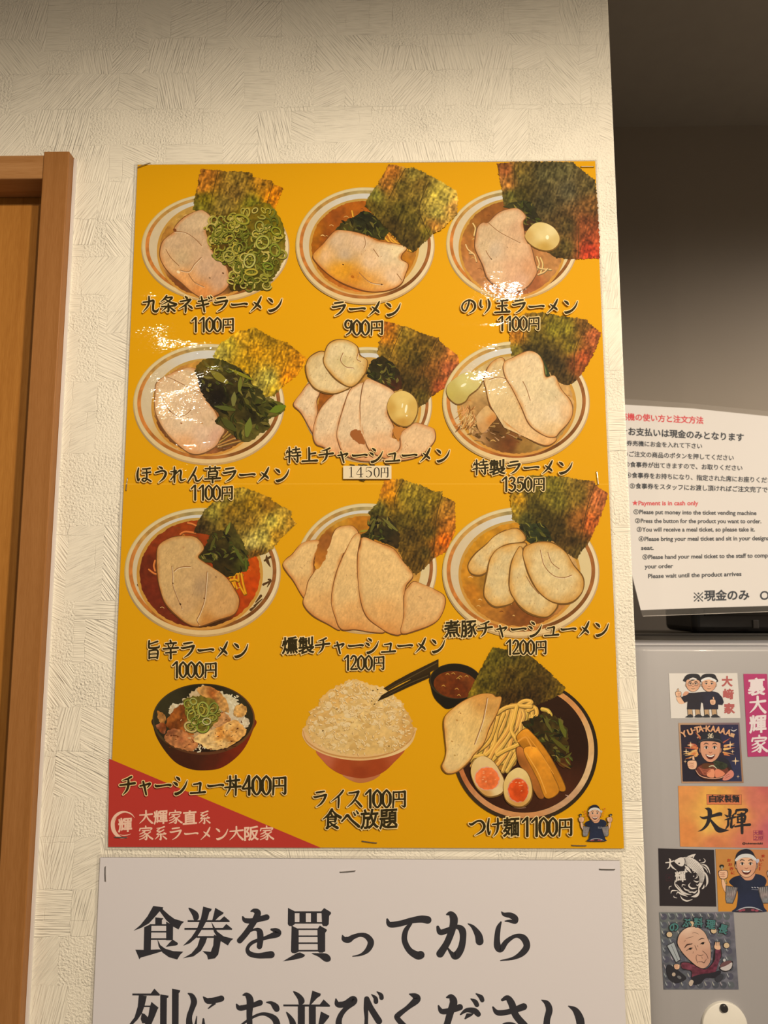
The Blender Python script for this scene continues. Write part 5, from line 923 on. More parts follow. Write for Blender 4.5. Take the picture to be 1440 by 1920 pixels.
def cook(a, right=True):
    """a cook in a dark T-shirt and white headband holding two noodle strainers (sticker drawing units)"""
    sides = (-1, 1)
    a.fan([(560, 1640), (585, 1250), (400, 1060), (375, 990), (480, 890), (690, 830), (1020, 800), (1230, 850), (1330, 960), (1300, 1100), (1190, 1250), (1265, 1640), (1290, 1780), (480, 1780)], a.fn([((800, 1000), (40, 46, 64)), ((800, 1500), (42, 48, 70)), ((500, 980), (34, 38, 54)), ((1250, 980), (38, 44, 64))], amp=.08), center=(900, 1300))
    for q in sides:
        f = lambda x: x if q < 0 else 1700 - x
        if q > 0 and not right: pass
        a.stroke([(f(330), 1290, 90), (f(250), 1120, 100), (f(230), 960, 110), (f(240), 860, 90)], INK, grow=.4); a.stroke([(f(330), 1290, 86), (f(250), 1120, 96), (f(230), 960, 106)], SKIN, dz=.3)
        a.stroke([(f(170), 600, 60), (f(210), 800, 44), (f(300), 1040, 56)], (120, 96, 60), dz=.5); a.stroke([(f(170), 610, 30), (f(290), 1030, 24)], (206, 170, 96))
        a.fan(ell(f(180), 610, 62, 50, 0, 18), (40, 40, 34), smooth=False, dz=.3); a.fan(ell(f(185), 640, 30, 36, 0, 14), (150, 146, 130), smooth=False, dz=.3)
        fist(a, f(225), 800, 4.6, -q, thumb=False)
        a.fan([(f(285), 1100), (f(430), 1120), (f(600), 1150), (f(540), 1400), (f(470), 1570), (f(300), 1560), (f(270), 1450)], (70, 66, 66), smooth=False, dz=.3)
        a.fan([(f(300), 1120), (f(580), 1160), (f(520), 1390), (f(455), 1550), (f(310), 1540), (f(285), 1440)], a.fn([((f(400), 1180), (96, 92, 92)), ((f(420), 1330), (140, 120, 116)), ((f(380), 1480), (128, 128, 128))], amp=.4, s=3), smooth=False, dz=.3)
        for k in range(5): a.stroke([(f(320 + k * 52), 1130 + k * 6, 8), (f(320 + k * 44), 1360, 6)], (190, 184, 176))
    a.stroke([(560, 1760, 20), (700, 1690, 24), (860, 1660, 26), (1040, 1680, 24), (1220, 1760, 20)], (176, 176, 180)); 
    a.fan([(560, 1778), (700, 1706), (860, 1682), (1040, 1702), (1220, 1778)], (60, 46, 52), dz=.3)
    for x, y in ((660, 1745), (740, 1730), (980, 1730), (1080, 1745)): a.fan(ell(x, y, 50, 28, 0, 12), (150, 70, 84), smooth=False, dz=.2)
    a.fan([(690, 830), (1020, 790), (1000, 900), (930, 960), (800, 965), (720, 900)], SKIN2, dz=.4)
    a.fan([(535, 420), (560, 300), (640, 210), (760, 165), (880, 170), (980, 240), (1040, 360), (1070, 500), (1060, 640), (560, 640)], (38, 38, 48), dz=.4)
    face(a, 815, 600, 500, 560)
    a.fan([(528, 400), (640, 320), (800, 285), (960, 310), (1070, 400), (1060, 470), (960, 400), (800, 385), (650, 410), (540, 490)], INK, dz=.4, center=(800, 345))
    a.stroke([(548, 450, 60), (660, 362, 90), (800, 332, 94), (940, 355, 90), (1050, 435, 60)], (208, 204, 198), dz=.4)
    a.fan(ell(1100, 470, 40, 60, 20, 14), (180, 178, 190), smooth=False, dz=.3); a.stroke([(1070, 500, 10), (1100, 560, 10), (1080, 640, 8)], (70, 74, 110))
    for i, ch in enumerate('おおきに'):
        p = a.px([(372 + i * 34, 440 + i * 108)])[0]; q = a.px([(372 + i * 34 + 90, 440 + i * 108)])[0]; text(a, ch, p - (q - p) * .5 + np.array([0, (q - p)[0] * .5]), q - (q - p) * .5 + np.array([0, (q - p)[0] * .5]), (q - p)[0], (186, 62, 40), bold=.02, dz=.3)
    for i, ch in enumerate('まいどー'):
        p = a.px([(1250 - i * 32, 330 + i * 110)])[0]; q = a.px([(1250 - i * 32 + 80, 330 + i * 110)])[0]
        if ch == 'ー': a.stroke([(1165, 630, 22), (1160, 700, 22)], (186, 62, 40), dz=.3)
        else: text(a, ch, p - (q - p) * .5 + np.array([0, (q - p)[0] * .5]), q - (q - p) * .5 + np.array([0, (q - p)[0] * .5]), (q - p)[0], (186, 62, 40), bold=.02, dz=.3)
    for x in (960, 1030, 1100): a.stroke([(x, 1150, 30), (x + 24, 1160, 22)], (170, 170, 180))
    a.stroke([(950, 1210, 10), (1120, 1215, 10)], (150, 150, 164))
# px = poster: head centre (1070+655/14.4, 1500+360/14.4), scale .62 of the sticker drawing
K = 14.4 / 0.61
a = Art(PS, (1070 + 655 / 14.4 - 815 / K, 1500 + 395 / 14.4 - 600 / K, K), layer=60); cook(a); a.build('cook_figure', poster, M_POSTER)
# ---- staples
def staple(px0, px1, host, label, lift=0.0026, w=0.00065):
    A = WALLP.map([px0])[0]; B = WALLP.map([px1])[0]; y = -lift
    bm = bmesh.new(); d = Vector((B[0] - A[0], 0, B[2] - A[2])); L = d.length; u = d.normalized(); n = Vector((-u.z, 0, u.x))
    path = [(0, -0.0012), (0, y - 0.0003), (0.05, y - 0.0007), (0.5, y - 0.0009), (0.95, y - 0.0007), (1, y - 0.0003), (1, -0.0012)]
    prof = []
    for t, yy in path:
        c = Vector((A[0], 0, A[2])) + u * (L * t); prof.append([(c + n * (w * sx) + Vector((0, yy + sy * 0.00022, 0))) for sx, sy in ((-.5, 1), (.5, 1), (.5, -1), (-.5, -1))])
    V = [tuple(p) for r in prof for p in r]; F = []
    for i in range(len(prof) - 1):
        for j in range(4): F.append([i * 4 + j, i * 4 + (j + 1) % 4, i * 4 + 4 + (j + 1) % 4, i * 4 + 4 + j])
    F += [[0, 1, 2, 3], [len(V) - 1, len(V) - 2, len(V) - 3, len(V) - 4]]
    o = mesh_obj('staple', V, F, M_STEEL, None, None, False, (A + B) / 2)
    tag(o, label, 'staple', 'staples holding the ' + host); return o
H = 'yellow poster'
staple((260.5, 318), (284.5, 309.5), H, 'slanted steel staple through the top left corner of the yellow poster')
staple((1087, 316.5), (1112, 316.5), H, 'steel staple through the top right corner of the yellow poster')
staple((239, 921), (242, 897), H, 'upright steel staple at the left edge of the yellow poster')
staple((1117, 885), (1120, 910), H, 'upright steel staple at the right edge of the yellow poster')
staple((217, 1567), (241, 1567.5), H, 'steel staple over the round crest in the red corner of the yellow poster')
staple((679, 1574.5), (707, 1578), H, 'steel staple at the bottom middle of the yellow poster')
staple((1070, 1582.5), (1098, 1583), H, 'steel staple under the printed cook at the bottom right of the yellow poster')
H = 'white notice'
staple((200.5, 1622), (200.8, 1650), H, 'upright steel staple in the top left corner of the white notice')
staple((638, 1632.5), (667, 1630), H, 'steel staple at the top middle of the white notice')
staple((1122, 1627), (1151, 1627.5), H, 'steel staple in the top right corner of the white notice')
# ---- pasted price label
pl = tag(empty('price_label', PS.map([(689, 886)], 92)[0]), 'small cream paper label reading 1450円 pasted over a price on the yellow poster', 'label')
a = Art(PS, layer=90); a.poly([(643.5, 873.5), (734, 873), (734, 898), (643.5, 898)], (228, 206, 168), raw=True); a.build('paper', pl, M_NOTICE)
a = Art(PS, layer=93); 
a.t = (653, 875.5, 5.4)
for st in ([(12, 16, 3), (28, 6, 5), (30, 6, 10)], [(31, 4, 12), (31, 100, 12)], [(12, 102, 5), (50, 102, 5)],
           [(128, 4, 8), (84, 72, 4), (150, 72, 6)], [(128, 4, 13), (128, 100, 13)], [(110, 102, 5), (146, 102, 5)],
           [(232, 6, 9), (186, 7, 5), (182, 50, 4)], [(182, 50, 4), (206, 38, 6), (232, 56, 13), (230, 84, 12), (206, 104, 5), (184, 96, 9)],
           [(288, 2, 4), (268, 22, 12), (264, 52, 13), (268, 82, 12), (288, 104, 4), (308, 82, 12), (312, 52, 13), (308, 22, 12), (288, 2, 4)],
           [(336, 12, 11), (334, 104, 11)], [(336, 12, 4), (400, 10, 6)], [(400, 8, 13), (400, 96, 12), (382, 100, 4)], [(368, 12, 9), (368, 56, 9)], [(338, 58, 4), (398, 58, 4)]): a.stroke(st, (54, 42, 24))
a.build('lettering', pl, M_NOTICE)
a = Art(PS, layer=70)
for x in (656, 672, 680, 694, 722): a.stroke([(x, 871.5, 2), (x + 8, 872.5, 2.4)], TXT, raw=True)
a.stroke([(676, 899, 3), (684, 901, 2)], TXT, raw=True); a.build('covered_price_lettering', poster, M_POSTER)

# ================================================================== the white notice below
NS = Surf((0, -0.0022, 0), (0, -1, 0), (222, 206, 186))
notice = tag(empty('paper_notice', NS.map([(680, 1790)])[0] + np.array([0, .0008, 0])), 'white notice with large black Japanese letters stapled below the yellow poster', 'notice')
q0, q1 = NS.map([(188, 1608)])[0], NS.map([(1162, 1614)])[0]
d = (q1 - q0); L = np.linalg.norm(d); nrm = np.array([d[2], 0, -d[0]]) / L
q3 = q0 + nrm * L / 1.414; q2 = q1 + nrm * L / 1.414
def slab2(name, quad, mat, parent, col, surf):
    o = slab(name, quad, -0.0008, -0.0022, mat, parent, col, surf); return o
slab2('sheet', [q0, q1, q2, q3], M_NOTICE, notice, (210, 193, 180), NS)
rim('laminate_film', [q0, q1, q2, q3], 0.0022, -0.0007, -0.0021, M_FILM, notice)
MI = (48, 44, 45)
def mincho(ox, oy, s): return Art(NS, (ox, oy, s), layer=2)
a = mincho(230, 1680, 4.9655)
P = lambda pts, sm=False: a.poly(pts, MI, smooth=sm, dz=0.14)
T = lambda pts: a.stroke(pts, MI, dz=0.14, n=8)
# 食
P([(285, 92), (378, 105), (372, 122), (345, 142), (300, 195), (245, 255), (170, 298), (100, 325), (165, 270), (230, 190)]); P([(343, 140), (370, 118), (378, 128), (430, 175), (480, 212), (572, 240), (548, 262), (520, 312), (470, 285), (405, 225)])
P([(303, 198), (380, 208), (374, 216), (366, 222), (366, 272), (303, 272)]); P([(200, 290), (262, 262), (268, 275), (262, 505), (195, 505)]); P([(250, 262), (420, 262), (420, 278), (250, 278)]); P([(405, 238), (470, 275), (468, 412), (405, 412)])
P([(258, 326), (410, 326), (410, 340), (258, 340)]); P([(258, 393), (410, 393), (410, 408), (258, 408)]); P([(118, 500), (198, 502), (262, 500), (345, 496), (372, 514), (270, 545), (168, 574), (155, 590), (146, 566)])
P([(322, 400), (335, 425), (352, 458), (395, 490), (470, 513), (565, 518), (535, 548), (508, 592), (430, 570), (370, 527), (335, 470)]); P([(466, 405), (515, 438), (510, 456), (490, 462), (400, 474), (440, 430)])
# 券
P([(612, 112), (650, 120), (695, 150), (711, 190), (698, 222), (665, 225), (648, 180)], True); P([(750, 98), (830, 120), (822, 140), (808, 150), (790, 215), (745, 300), (690, 385), (625, 440), (560, 465), (640, 385), (690, 310), (730, 200)])
P([(862, 110), (940, 155), (935, 168), (900, 190), (850, 238), (833, 232)]); P([(605, 225), (905, 225), (945, 188), (997, 232), (995, 243), (605, 243)]); P([(575, 297), (932, 297), (965, 260), (1020, 304), (1018, 316), (575, 316)])
P([(825, 240), (838, 260), (880, 330), (940, 375), (1030, 398), (1005, 420), (980, 461), (900, 412), (850, 335)]); P([(690, 373), (905, 373), (905, 390), (690, 390)]); P([(722, 385), (787, 388), (770, 440), (730, 510), (660, 562), (560, 580), (640, 535), (695, 470)])
P([(850, 360), (918, 388), (905, 470), (890, 545), (860, 580), (795, 592), (785, 552), (742, 512), (820, 520), (843, 460)])
# を
T([(1118, 195, 16), (1140, 226, 44), (1200, 232, 50), (1270, 216, 52), (1340, 198, 56)]); T([(1196, 142, 14), (1225, 136, 40), (1258, 160, 60), (1222, 240, 56), (1150, 345, 55), (1090, 415, 54)]); T([(1150, 345, 20), (1230, 312, 24), (1274, 330, 56), (1282, 400, 58), (1274, 470, 52)])
T([(1386, 312, 22), (1430, 326, 56), (1438, 352, 66), (1330, 390, 36), (1210, 432, 34), (1162, 490, 34), (1185, 538, 48), (1260, 556, 50), (1340, 550, 62), (1382, 546, 68)])
# 列
P([(90, 908), (262, 908), (295, 862), (347, 916), (345, 928), (90, 926)]); P([(150, 925), (225, 930), (205, 1020), (180, 1090), (140, 1150), (90, 1200), (20, 1250), (110, 1130), (140, 1030)]); P([(268, 985), (335, 1040), (325, 1055), (300, 1120), (265, 1200), (180, 1320), (120, 1360), (205, 1200), (240, 1110), (252, 1035)])
P([(200, 1020), (270, 1020), (270, 1034), (200, 1034)]); P([(178, 1090), (205, 1098), (236, 1130), (240, 1160), (222, 1187), (182, 1185), (168, 1145)]); P([(350, 915), (428, 928), (425, 945), (412, 950), (408, 1300), (348, 1300)]); P([(460, 862), (537, 878), (532, 895), (522, 905), (520, 1360), (458, 1360)])
# に
T([(612, 908, 14), (645, 930, 44), (664, 985, 58), (645, 1050, 50), (622, 1120, 52), (622, 1200, 62), (650, 1330, 60)]); T([(690, 1120, 8), (678, 1200, 24), (660, 1300, 40)]); T([(752, 940, 12), (790, 975, 54), (850, 972, 56), (918, 955, 58)]); P([(850, 985), (870, 1005), (800, 1052), (790, 1048)]); T([(752, 1145, 16), (765, 1250, 46), (860, 1330, 50), (960, 1330, 60)])
# お
T([(1122, 922, 14), (1155, 920, 44), (1186, 970, 66), (1180, 1100, 55), (1178, 1250, 50), (1120, 1290, 34)]); T([(1060, 1008, 14), (1088, 1042, 50), (1160, 1032, 48), (1240, 1008, 50), (1278, 994, 56)]); T([(1060, 1260, 20), (1120, 1190, 22), (1240, 1115, 26), (1330, 1100, 34), (1420, 1150, 60), (1436, 1250, 60), (1380, 1330, 40)]); T([(1342, 990, 14), (1385, 996, 34), (1422, 1030, 62), (1434, 1052, 56)])
a.build('upper_line_lettering' if False else 'lettering', notice, M_NOTICE)
a = mincho(500, 1680, 4.9655)
# 買
P([(198, 110), (262, 142), (262, 262), (235, 282), (210, 280), (196, 262)]); P([(255, 142), (535, 142), (535, 160), (255, 160)]); P([(510, 140), (535, 112), (598, 150), (600, 165), (582, 185), (578, 262), (560, 282), (525, 280), (515, 262)])
P([(305, 155), (365, 155), (365, 252), (305, 252)]); P([(412, 155), (468, 155), (468, 252), (412, 252)]); P([(255, 243), (525, 243), (525, 258), (255, 258)])
P([(232, 275), (298, 308), (298, 520), (262, 535), (235, 530), (226, 515)]); P([(472, 308), (495, 275), (560, 312), (560, 325), (545, 342), (545, 515), (520, 528), (490, 528), (476, 515)])
for y in (302, 367, 432, 502): P([(290, y), (485, y), (485, y + 15), (290, y + 15)])
P([(240, 555), (285, 530), (310, 525), (358, 548), (350, 564), (330, 576), (250, 595), (150, 608)]); P([(418, 535), (480, 532), (545, 534), (580, 550), (597, 580), (590, 605), (560, 614), (530, 603), (480, 565)], True)
# っ
T([(706, 368, 12), (722, 400, 50), (762, 408, 58), (805, 382, 46), (870, 362, 38), (930, 375, 50), (970, 430, 60), (942, 500, 50), (880, 545, 24), (800, 562, 8)])
# 並
P([(155, 1010), (495, 1010), (530, 962), (590, 1018), (588, 1032), (155, 1028)]); P([(245, 888), (300, 905), (345, 950), (352, 990), (325, 1013), (300, 1010), (288, 960)], True); P([(425, 880), (505, 910), (500, 930), (470, 950), (410, 1015), (398, 1010)])
P([(290, 1015), (356, 1015), (356, 1360), (290, 1360)]); P([(393, 1015), (458, 1015), (458, 1360), (393, 1360)]); P([(180, 1080), (215, 1100), (258, 1150), (275, 1195), (268, 1250), (225, 1235), (208, 1160)], True); P([(505, 1075), (585, 1115), (580, 1130), (545, 1175), (470, 1260), (486, 1170)]); P([(130, 1330), (620, 1330), (620, 1350), (130, 1350)])
# び
T([(645, 960, 14), (662, 1008, 54), (730, 1005, 58), (800, 962, 62), (806, 985, 66), (735, 1050, 46), (685, 1120, 50), (672, 1200, 60), (710, 1310, 62), (840, 1340, 55), (915, 1250, 42), (928, 1150, 34), (925, 1050, 44), (932, 960, 50)]); T([(932, 958, 50), (965, 1035, 56), (1010, 1110, 60), (1045, 1165, 62)]); T([(978, 918, 10), (1012, 950, 38), (1018, 984, 44)]); T([(1028, 892, 10), (1062, 920, 38), (1070, 948, 42)])
# く
T([(1332, 914, 14), (1380, 932, 56), (1396, 966, 70), (1310, 1042, 44), (1230, 1105, 52), (1218, 1140, 50), (1310, 1240, 55), (1400, 1330, 66)])
a.build('lettering', notice, M_NOTICE)
a = mincho(780, 1680, 4.114)
T([(-222, 180, 16), (-200, 220, 44), (-120, 212, 46), (-40, 190, 46), (40, 178, 56), (90, 185, 60)]); T([(-40, 212, 24), (-80, 270, 40), (-88, 345, 45), (-50, 420, 48), (10, 458, 62), (35, 455, 64)])
T([(238, 142, 14), (268, 138, 44), (292, 178, 62), (280, 255, 55), (240, 360, 52), (186, 446, 60)]); T([(168, 240, 24), (188, 280, 44), (250, 262, 42), (310, 237, 34), (355, 262, 54), (362, 330, 50), (345, 410, 55), (305, 462, 60), (272, 440, 30), (242, 398, 12)]); T([(402, 214, 8), (440, 240, 30), (480, 300, 56), (491, 350, 62)])
T([(660, 122, 8), (680, 142, 30), (730, 150, 45), (765, 172, 46), (764, 198, 36), (720, 193, 22), (688, 194, 10)]); T([(655, 202, 14), (635, 250, 38), (625, 330, 45), (630, 390, 55), (655, 410, 48), (700, 350, 38), (770, 308, 30), (830, 325, 52), (855, 385, 52), (820, 440, 48), (750, 480, 25), (652, 498, 8)])
T([(238, 782, 14), (270, 778, 44), (290, 820, 60), (265, 900, 55), (235, 1000, 50), (190, 1090, 45)]); T([(174, 848, 14), (200, 890, 42), (270, 882, 44), (338, 858, 50)]); T([(424, 794, 10), (455, 815, 36), (470, 840, 36)]); T([(464, 754, 10), (500, 780, 36), (511, 804, 34)]); T([(344, 914, 12), (390, 882, 34), (450, 886, 46), (480, 912, 42)]); P([(390, 905), (450, 905), (430, 925), (380, 952), (372, 948)]); T([(330, 1060, 20), (400, 1110, 40), (500, 1100, 44)])
T([(666, 802, 22), (705, 786, 42), (738, 830, 55), (770, 920, 54), (838, 1000, 56)]); T([(594, 858, 14), (630, 900, 42), (720, 892, 44), (830, 854, 56)]); T([(640, 1030, 16), (680, 990, 22), (740, 988, 28), (790, 1010, 20)])
T([(970, 803, 8), (1010, 828, 42), (1028, 880, 52), (1010, 960, 50), (1012, 1060, 56), (1060, 1130, 40)]); T([(1178, 850, 10), (1230, 882, 46), (1264, 950, 64), (1272, 1020, 60)])
a.build('lettering', notice, M_NOTICE)
# ================================================================== ticket machine behind the wall's corner
MY = 0.12
MS = Surf((0, MY - 0.0004, 0), (0, -1, 0), (204, 194, 184), 0.60, (1, .99, 1.02))
def MW(x, y, yy=MY): return Surf((0, yy, 0), (0, -1, 0), (200, 190, 180)).map([(x, y)])[0]
ztop = float(MW(1300, 1213)[2]); mx0 = float(MW(1186, 1300)[0]) - 0.004; mx1 = mx0 + 0.46
mach = tag(empty('ticket_machine', ((mx0 + mx1) / 2, 0.33, 0)), 'white meal ticket machine with stickers on its front beside the poster wall', 'ticket machine')
box('cabinet', (mx0 + 0.002, MY + 0.04, 0.02), (mx1 - 0.002, 0.205, ztop - 0.0035), M_WHITE, mach, 0.004, 3, smooth=False)
bm = bmesh.new(); bm_box(bm, (mx0, MY, 0.05), (mx1, MY + 0.034, ztop))
ve = [e for e in bm.edges if abs(e.verts[0].co.z - e.verts[1].co.z) > .5 and e.verts[0].co.y < MY + .01]
bmesh.ops.bevel(bm, geom=ve, offset=0.022, segments=8, affect='EDGES', profile=0.5)
te = [e for e in bm.edges if min(e.verts[0].co.z, e.verts[1].co.z) > ztop - 1e-4 and len(e.link_faces) == 2 and any(abs(f.normal.z) < .5 for f in e.link_faces)]
bmesh.ops.bevel(bm, geom=te, offset=0.0045, segments=4, affect='EDGES', profile=0.5)
fp = bm_obj('front_panel', bm, M_WHITE, mach, smooth=True)
box('top_cover', (mx0 + 0.001, MY + 0.0395, ztop - 0.03), (mx1 - 0.001, 0.215, ztop + 0.0015), M_WHITE, mach, 0.003, 3)
box('dark_gap_fill', (mx0 + 0.02, MY + 0.033, ztop - 0.05), (mx1 - 0.02, MY + 0.041, ztop - 0.006), M_BLACK, mach)  # black block put in the open gap so the slot stays dark
box('housing', (mx0 + 0.004, 0.2155, 0.02), (mx1 - 0.004, 0.50, ztop + 0.0002), M_DARK, mach, 0.003, 2)
box('housing_ridge', (mx0 + 0.006, 0.33, ztop - 0.004), (mx1 - 0.006, 0.37, ztop + 0.0030), M_DARK, mach, 0.0015, 2)
box('base', (mx0 + 0.01, MY + 0.03, 0.0), (mx1 - 0.01, 0.48, 0.02), M_BLACK, mach)
# round lock cover hanging from a black pivot screw
c = MW(1357, 1921); rad = float(MW(1399, 1921)[0] - c[0])
def disc(name, cx, y0, y1, cz, r, mat, parent, bev=0.0008, n=64):
    bm = bmesh.new(); prof = [(0, y0), (r - bev, y0), (r - bev * .3, y0 + bev * .3), (r, y0 + bev), (r, y1)]
    vs = []
    for rr, yy in prof:
        vs.append([bm.verts.new((cx + rr * math.cos(t * 2 * math.pi / n), yy, cz + rr * math.sin(t * 2 * math.pi / n))) for t in range(n)] if rr > 0 else [bm.verts.new((cx, yy, cz))])
    for a_, b_ in zip(vs, vs[1:]):
        for t in range(n):
            if len(a_) == 1: bm.faces.new((a_[0], b_[t], b_[(t + 1) % n]))
            else: bm.faces.new((a_[t], b_[t], b_[(t + 1) % n], a_[(t + 1) % n]))
    return bm_obj(name, bm, mat, parent, smooth=True)
lc = disc('lock_cover', c[0], MY - 0.0035, MY + 0.0002, c[2], rad, M_KNOB, mach)
p = MW(1357, 1890, MY - .004); disc('pivot_screw', p[0], MY - 0.0062, MY - 0.0030, p[2], 0.0036, M_BLACK, lc, 0.001, 24)
M_FOIL, nt, b = new_mat('foil_print')
at = N(nt, 'ShaderNodeAttribute', attribute_name='ink'); nt.links.new(at.outputs['Color'], b.inputs['Base Color']); b.inputs['Metallic'].default_value = 0.35; b.inputs['Roughness'].default_value = 0.35
def sticker(corners, label, back, name='sticker', mat=None, ctrl=None, amp=.04):
    c = np.mean(np.array(corners, float), 0); root = tag(empty(name, MS.map([c])[0]), label, 'sticker', 'stickers on the ticket machine front')
    a = Art(MS, layer=1)
    if ctrl is None: a.poly(corners, back, raw=True)
    else: a.fan(corners, field(ctrl, amp=amp, s=9, seed=5), smooth=False, raw=True, step=2)
    a.build('backing', root, mat or M_STICK); return root
# 1: two men
s = sticker([(1254, 1262.5), (1382.5, 1262), (1388.5, 1346.5), (1258, 1347)], 'white sticker with two cartoon men giving thumbs up, topmost on the machine', (216, 206, 194))
a = Art(MS, (1240, 1250, 9.0), layer=4)
for x0, hx in ((490, 530), (770, 800)):
    for q in (-1, 1):
        a.fan([(x0 + 55 + q * 20, 720), (x0 + 55 + q * 110, 720), (x0 + 65 + q * 112, 830), (x0 + 65 + q * 20, 830)], INK, smooth=False, dz=.2); a.fan([(x0 + 55 + q * 26, 722), (x0 + 55 + q * 100, 722), (x0 + 65 + q * 100, 826), (x0 + 65 + q * 28, 826)], (184, 148, 110), smooth=False, dz=.3)
        a.fan([(x0 + 60 + q * 20, 830), (x0 + 70 + q * 70, 800), (x0 + 70 + q * 140, 840), (x0 + 70 + q * 150, 858), (x0 + 60 + q * 15, 858)], (52, 52, 56), dz=.3)
a.stroke([(330, 580, 90), (300, 540, 80), (290, 470, 80)], INK, grow=.5); a.stroke([(400, 570, 80), (330, 590, 80), (290, 520, 78)], SKIN, dz=.3)
a.fan([(330, 520), (460, 440), (550, 440), (700, 425), (870, 415), (960, 440), (1030, 520), (1055, 600), (1030, 650), (960, 640), (960, 720), (715, 725), (710, 620), (665, 600), (660, 725), (430, 720), (440, 590), (390, 610)], a.fn([((550, 550), (44, 40, 46)), ((850, 550), (46, 44, 58)), ((1000, 580), (44, 42, 54))], amp=.1), smooth=False, center=(690, 520))
fist(a, 290, 455, 1.9, -1); fist(a, 870, 590, 1.9, 1)
a.fan([(360, 480), (400, 420), (460, 425), (450, 460), (400, 490)], SKIN2, dz=.3)
for cx, gl in ((535, True), (805, False)):
    a.fan([(cx - 150, 250), (cx - 140, 180), (cx - 90, 130), (cx, 118), (cx + 90, 130), (cx + 130, 190), (cx + 135, 260)], (44, 42, 46), dz=.4)
    face(a, cx, 310, 225, 215, smile=.3, glasses=gl)
    if gl: a.fan([(cx - 145, 250), (cx - 130, 160), (cx, 118), (cx + 110, 150), (cx + 130, 240), (cx + 60, 220), (cx - 20, 240), (cx - 80, 215)], (44, 42, 46), dz=.4); a.stroke([(cx - 50, 212, 24), (cx, 200, 32), (cx + 50, 212, 24)], (216, 206, 196))
    else: a.stroke([(cx - 120, 235, 36), (cx - 60, 205, 38), (cx + 20, 200, 38), (cx + 110, 240, 36)], (222, 216, 208), dz=.4)
a.build('cartoon_figures', s, M_STICK)
a = Art(MS, layer=4)
for ch, (x, y) in zip('大﨑家', ((1354, 1287), (1356.5, 1311), (1358.5, 1338))):
    text(a, ch if len(glyph(ch)[0]) else '崎', (x, y - 2), (x + 18.5, y - 2), 20, (176, 92, 88), bold=.045)
a.build('lettering', s, M_STICK)
# 2: dark square
s = sticker([(1272, 1355.5), (1386.5, 1355), (1394.5, 1468), (1278, 1468.5)], 'square dark blue sticker of a smiling man in a baseball cap with a bowl', (164, 128, 98), ctrl=[((1275, 1360), (176, 140, 110)), ((1380, 1356), (120, 96, 100)), ((1390, 1460), (156, 118, 90)), ((1280, 1460), (176, 136, 104))])
a = Art(MS, (1265, 1350, 10.667), layer=3)
a.fan([(115, 95), (1270, 92), (1345, 1228), (160, 1232)], a.fn([((300, 300), (40, 34, 48)), ((1100, 300), (46, 44, 72)), ((1200, 1100), (48, 50, 78)), ((300, 900), (36, 34, 46)), ((700, 600), (50, 36, 44))], amp=.15), smooth=False)
for i in range(34):
    th = random.uniform(-2.9, .35) if i % 2 else random.uniform(2.6, 3.6); L0, L1 = random.uniform(250, 330), random.uniform(380, 560)
    if abs(math.cos(th)) < .45: continue
    a.stroke([(710 + L0 * math.cos(th) * 1.05, 600 + L0 * math.sin(th) * .8, random.uniform(30, 60)), (710 + L1 * math.cos(th), 600 + L1 * math.sin(th) * .8, 3)], random.choice([(214, 150, 90), (206, 120, 70), (176, 90, 66), (226, 180, 110)]), dz=.1)
for x, y, r in ((230, 630, 60), (320, 500, 70), (1110, 500, 80), (1158, 628, 40), (1218, 820, 80), (1268, 1130, 30), (210, 830, 30), (465, 350, 24)):
    a.stroke([(x, y - r, 2), (x, y, r * .3), (x, y + r, 2)], (232, 196, 150)); a.stroke([(x - r, y, 2), (x, y, r * .3), (x + r, y, 2)], (232, 196, 150))
a.fan([(440, 1000), (430, 860), (470, 760), (560, 730), (900, 740), (1050, 790), (1120, 900), (1100, 1050)], (40, 38, 48))
face(a, 715, 600, 390, 470, skin=(214, 150, 118))
a.fan([(455, 450), (470, 410), (520, 380), (530, 300), (600, 252), (720, 240), (850, 262), (910, 300), (930, 390), (960, 440), (965, 480), (900, 460), (850, 440), (720, 425), (560, 430), (490, 470)], (40, 40, 46), center=(715, 360)); a.stroke([(480, 455, 8), (560, 400, 10), (720, 378, 10), (880, 392, 10), (950, 440, 8)], (80, 78, 82))
a.stroke([(675, 285, 8), (690, 350, 10)], (226, 206, 170)); a.stroke([(665, 300, 8), (740, 350, 14)], (226, 206, 170)); a.stroke([(740, 350, 10), (735, 275, 10)], (226, 206, 170)); a.stroke([(690, 270, 10), (718, 310, 12), (712, 360, 10)], (226, 206, 170)); a.stroke([(760, 265, 10), (718, 312, 12)], (226, 206, 170)); a.stroke([(660, 358, 10), (690, 356, 10)], (226, 206, 170)); a.stroke([(745, 356, 8), (768, 350, 8), (765, 300, 8)], (226, 206, 170))
fist(a, 355, 880, 3.8, 1, thumb=True)
a.fan(ell(770, 1010, 350, 165, 3, 50), (60, 34, 30), smooth=False); a.fan([(430, 1040), (560, 1180), (720, 1225), (880, 1215), (1020, 1130), (1110, 1020), (760, 1060)], (52, 30, 30)); a.stroke([(420, 1000, 10), (520, 1120, 16), (740, 1170, 16), (960, 1140, 16), (1110, 1010, 10)], (214, 160, 130))
a.fan(ell(760, 1010, 320, 135, 3, 50), (110, 56, 44), smooth=False)
a.fan([(560, 880), (700, 870), (760, 920), (720, 970), (560, 960)], (92, 56, 34)); a.fan([(640, 1090), (660, 1030), (740, 980), (790, 1000), (800, 1080), (780, 1150), (680, 1140)], (222, 142, 104)); a.fan([(810, 1000), (880, 985), (1000, 1060), (960, 1120), (830, 1150), (806, 1080)], (216, 130, 96))
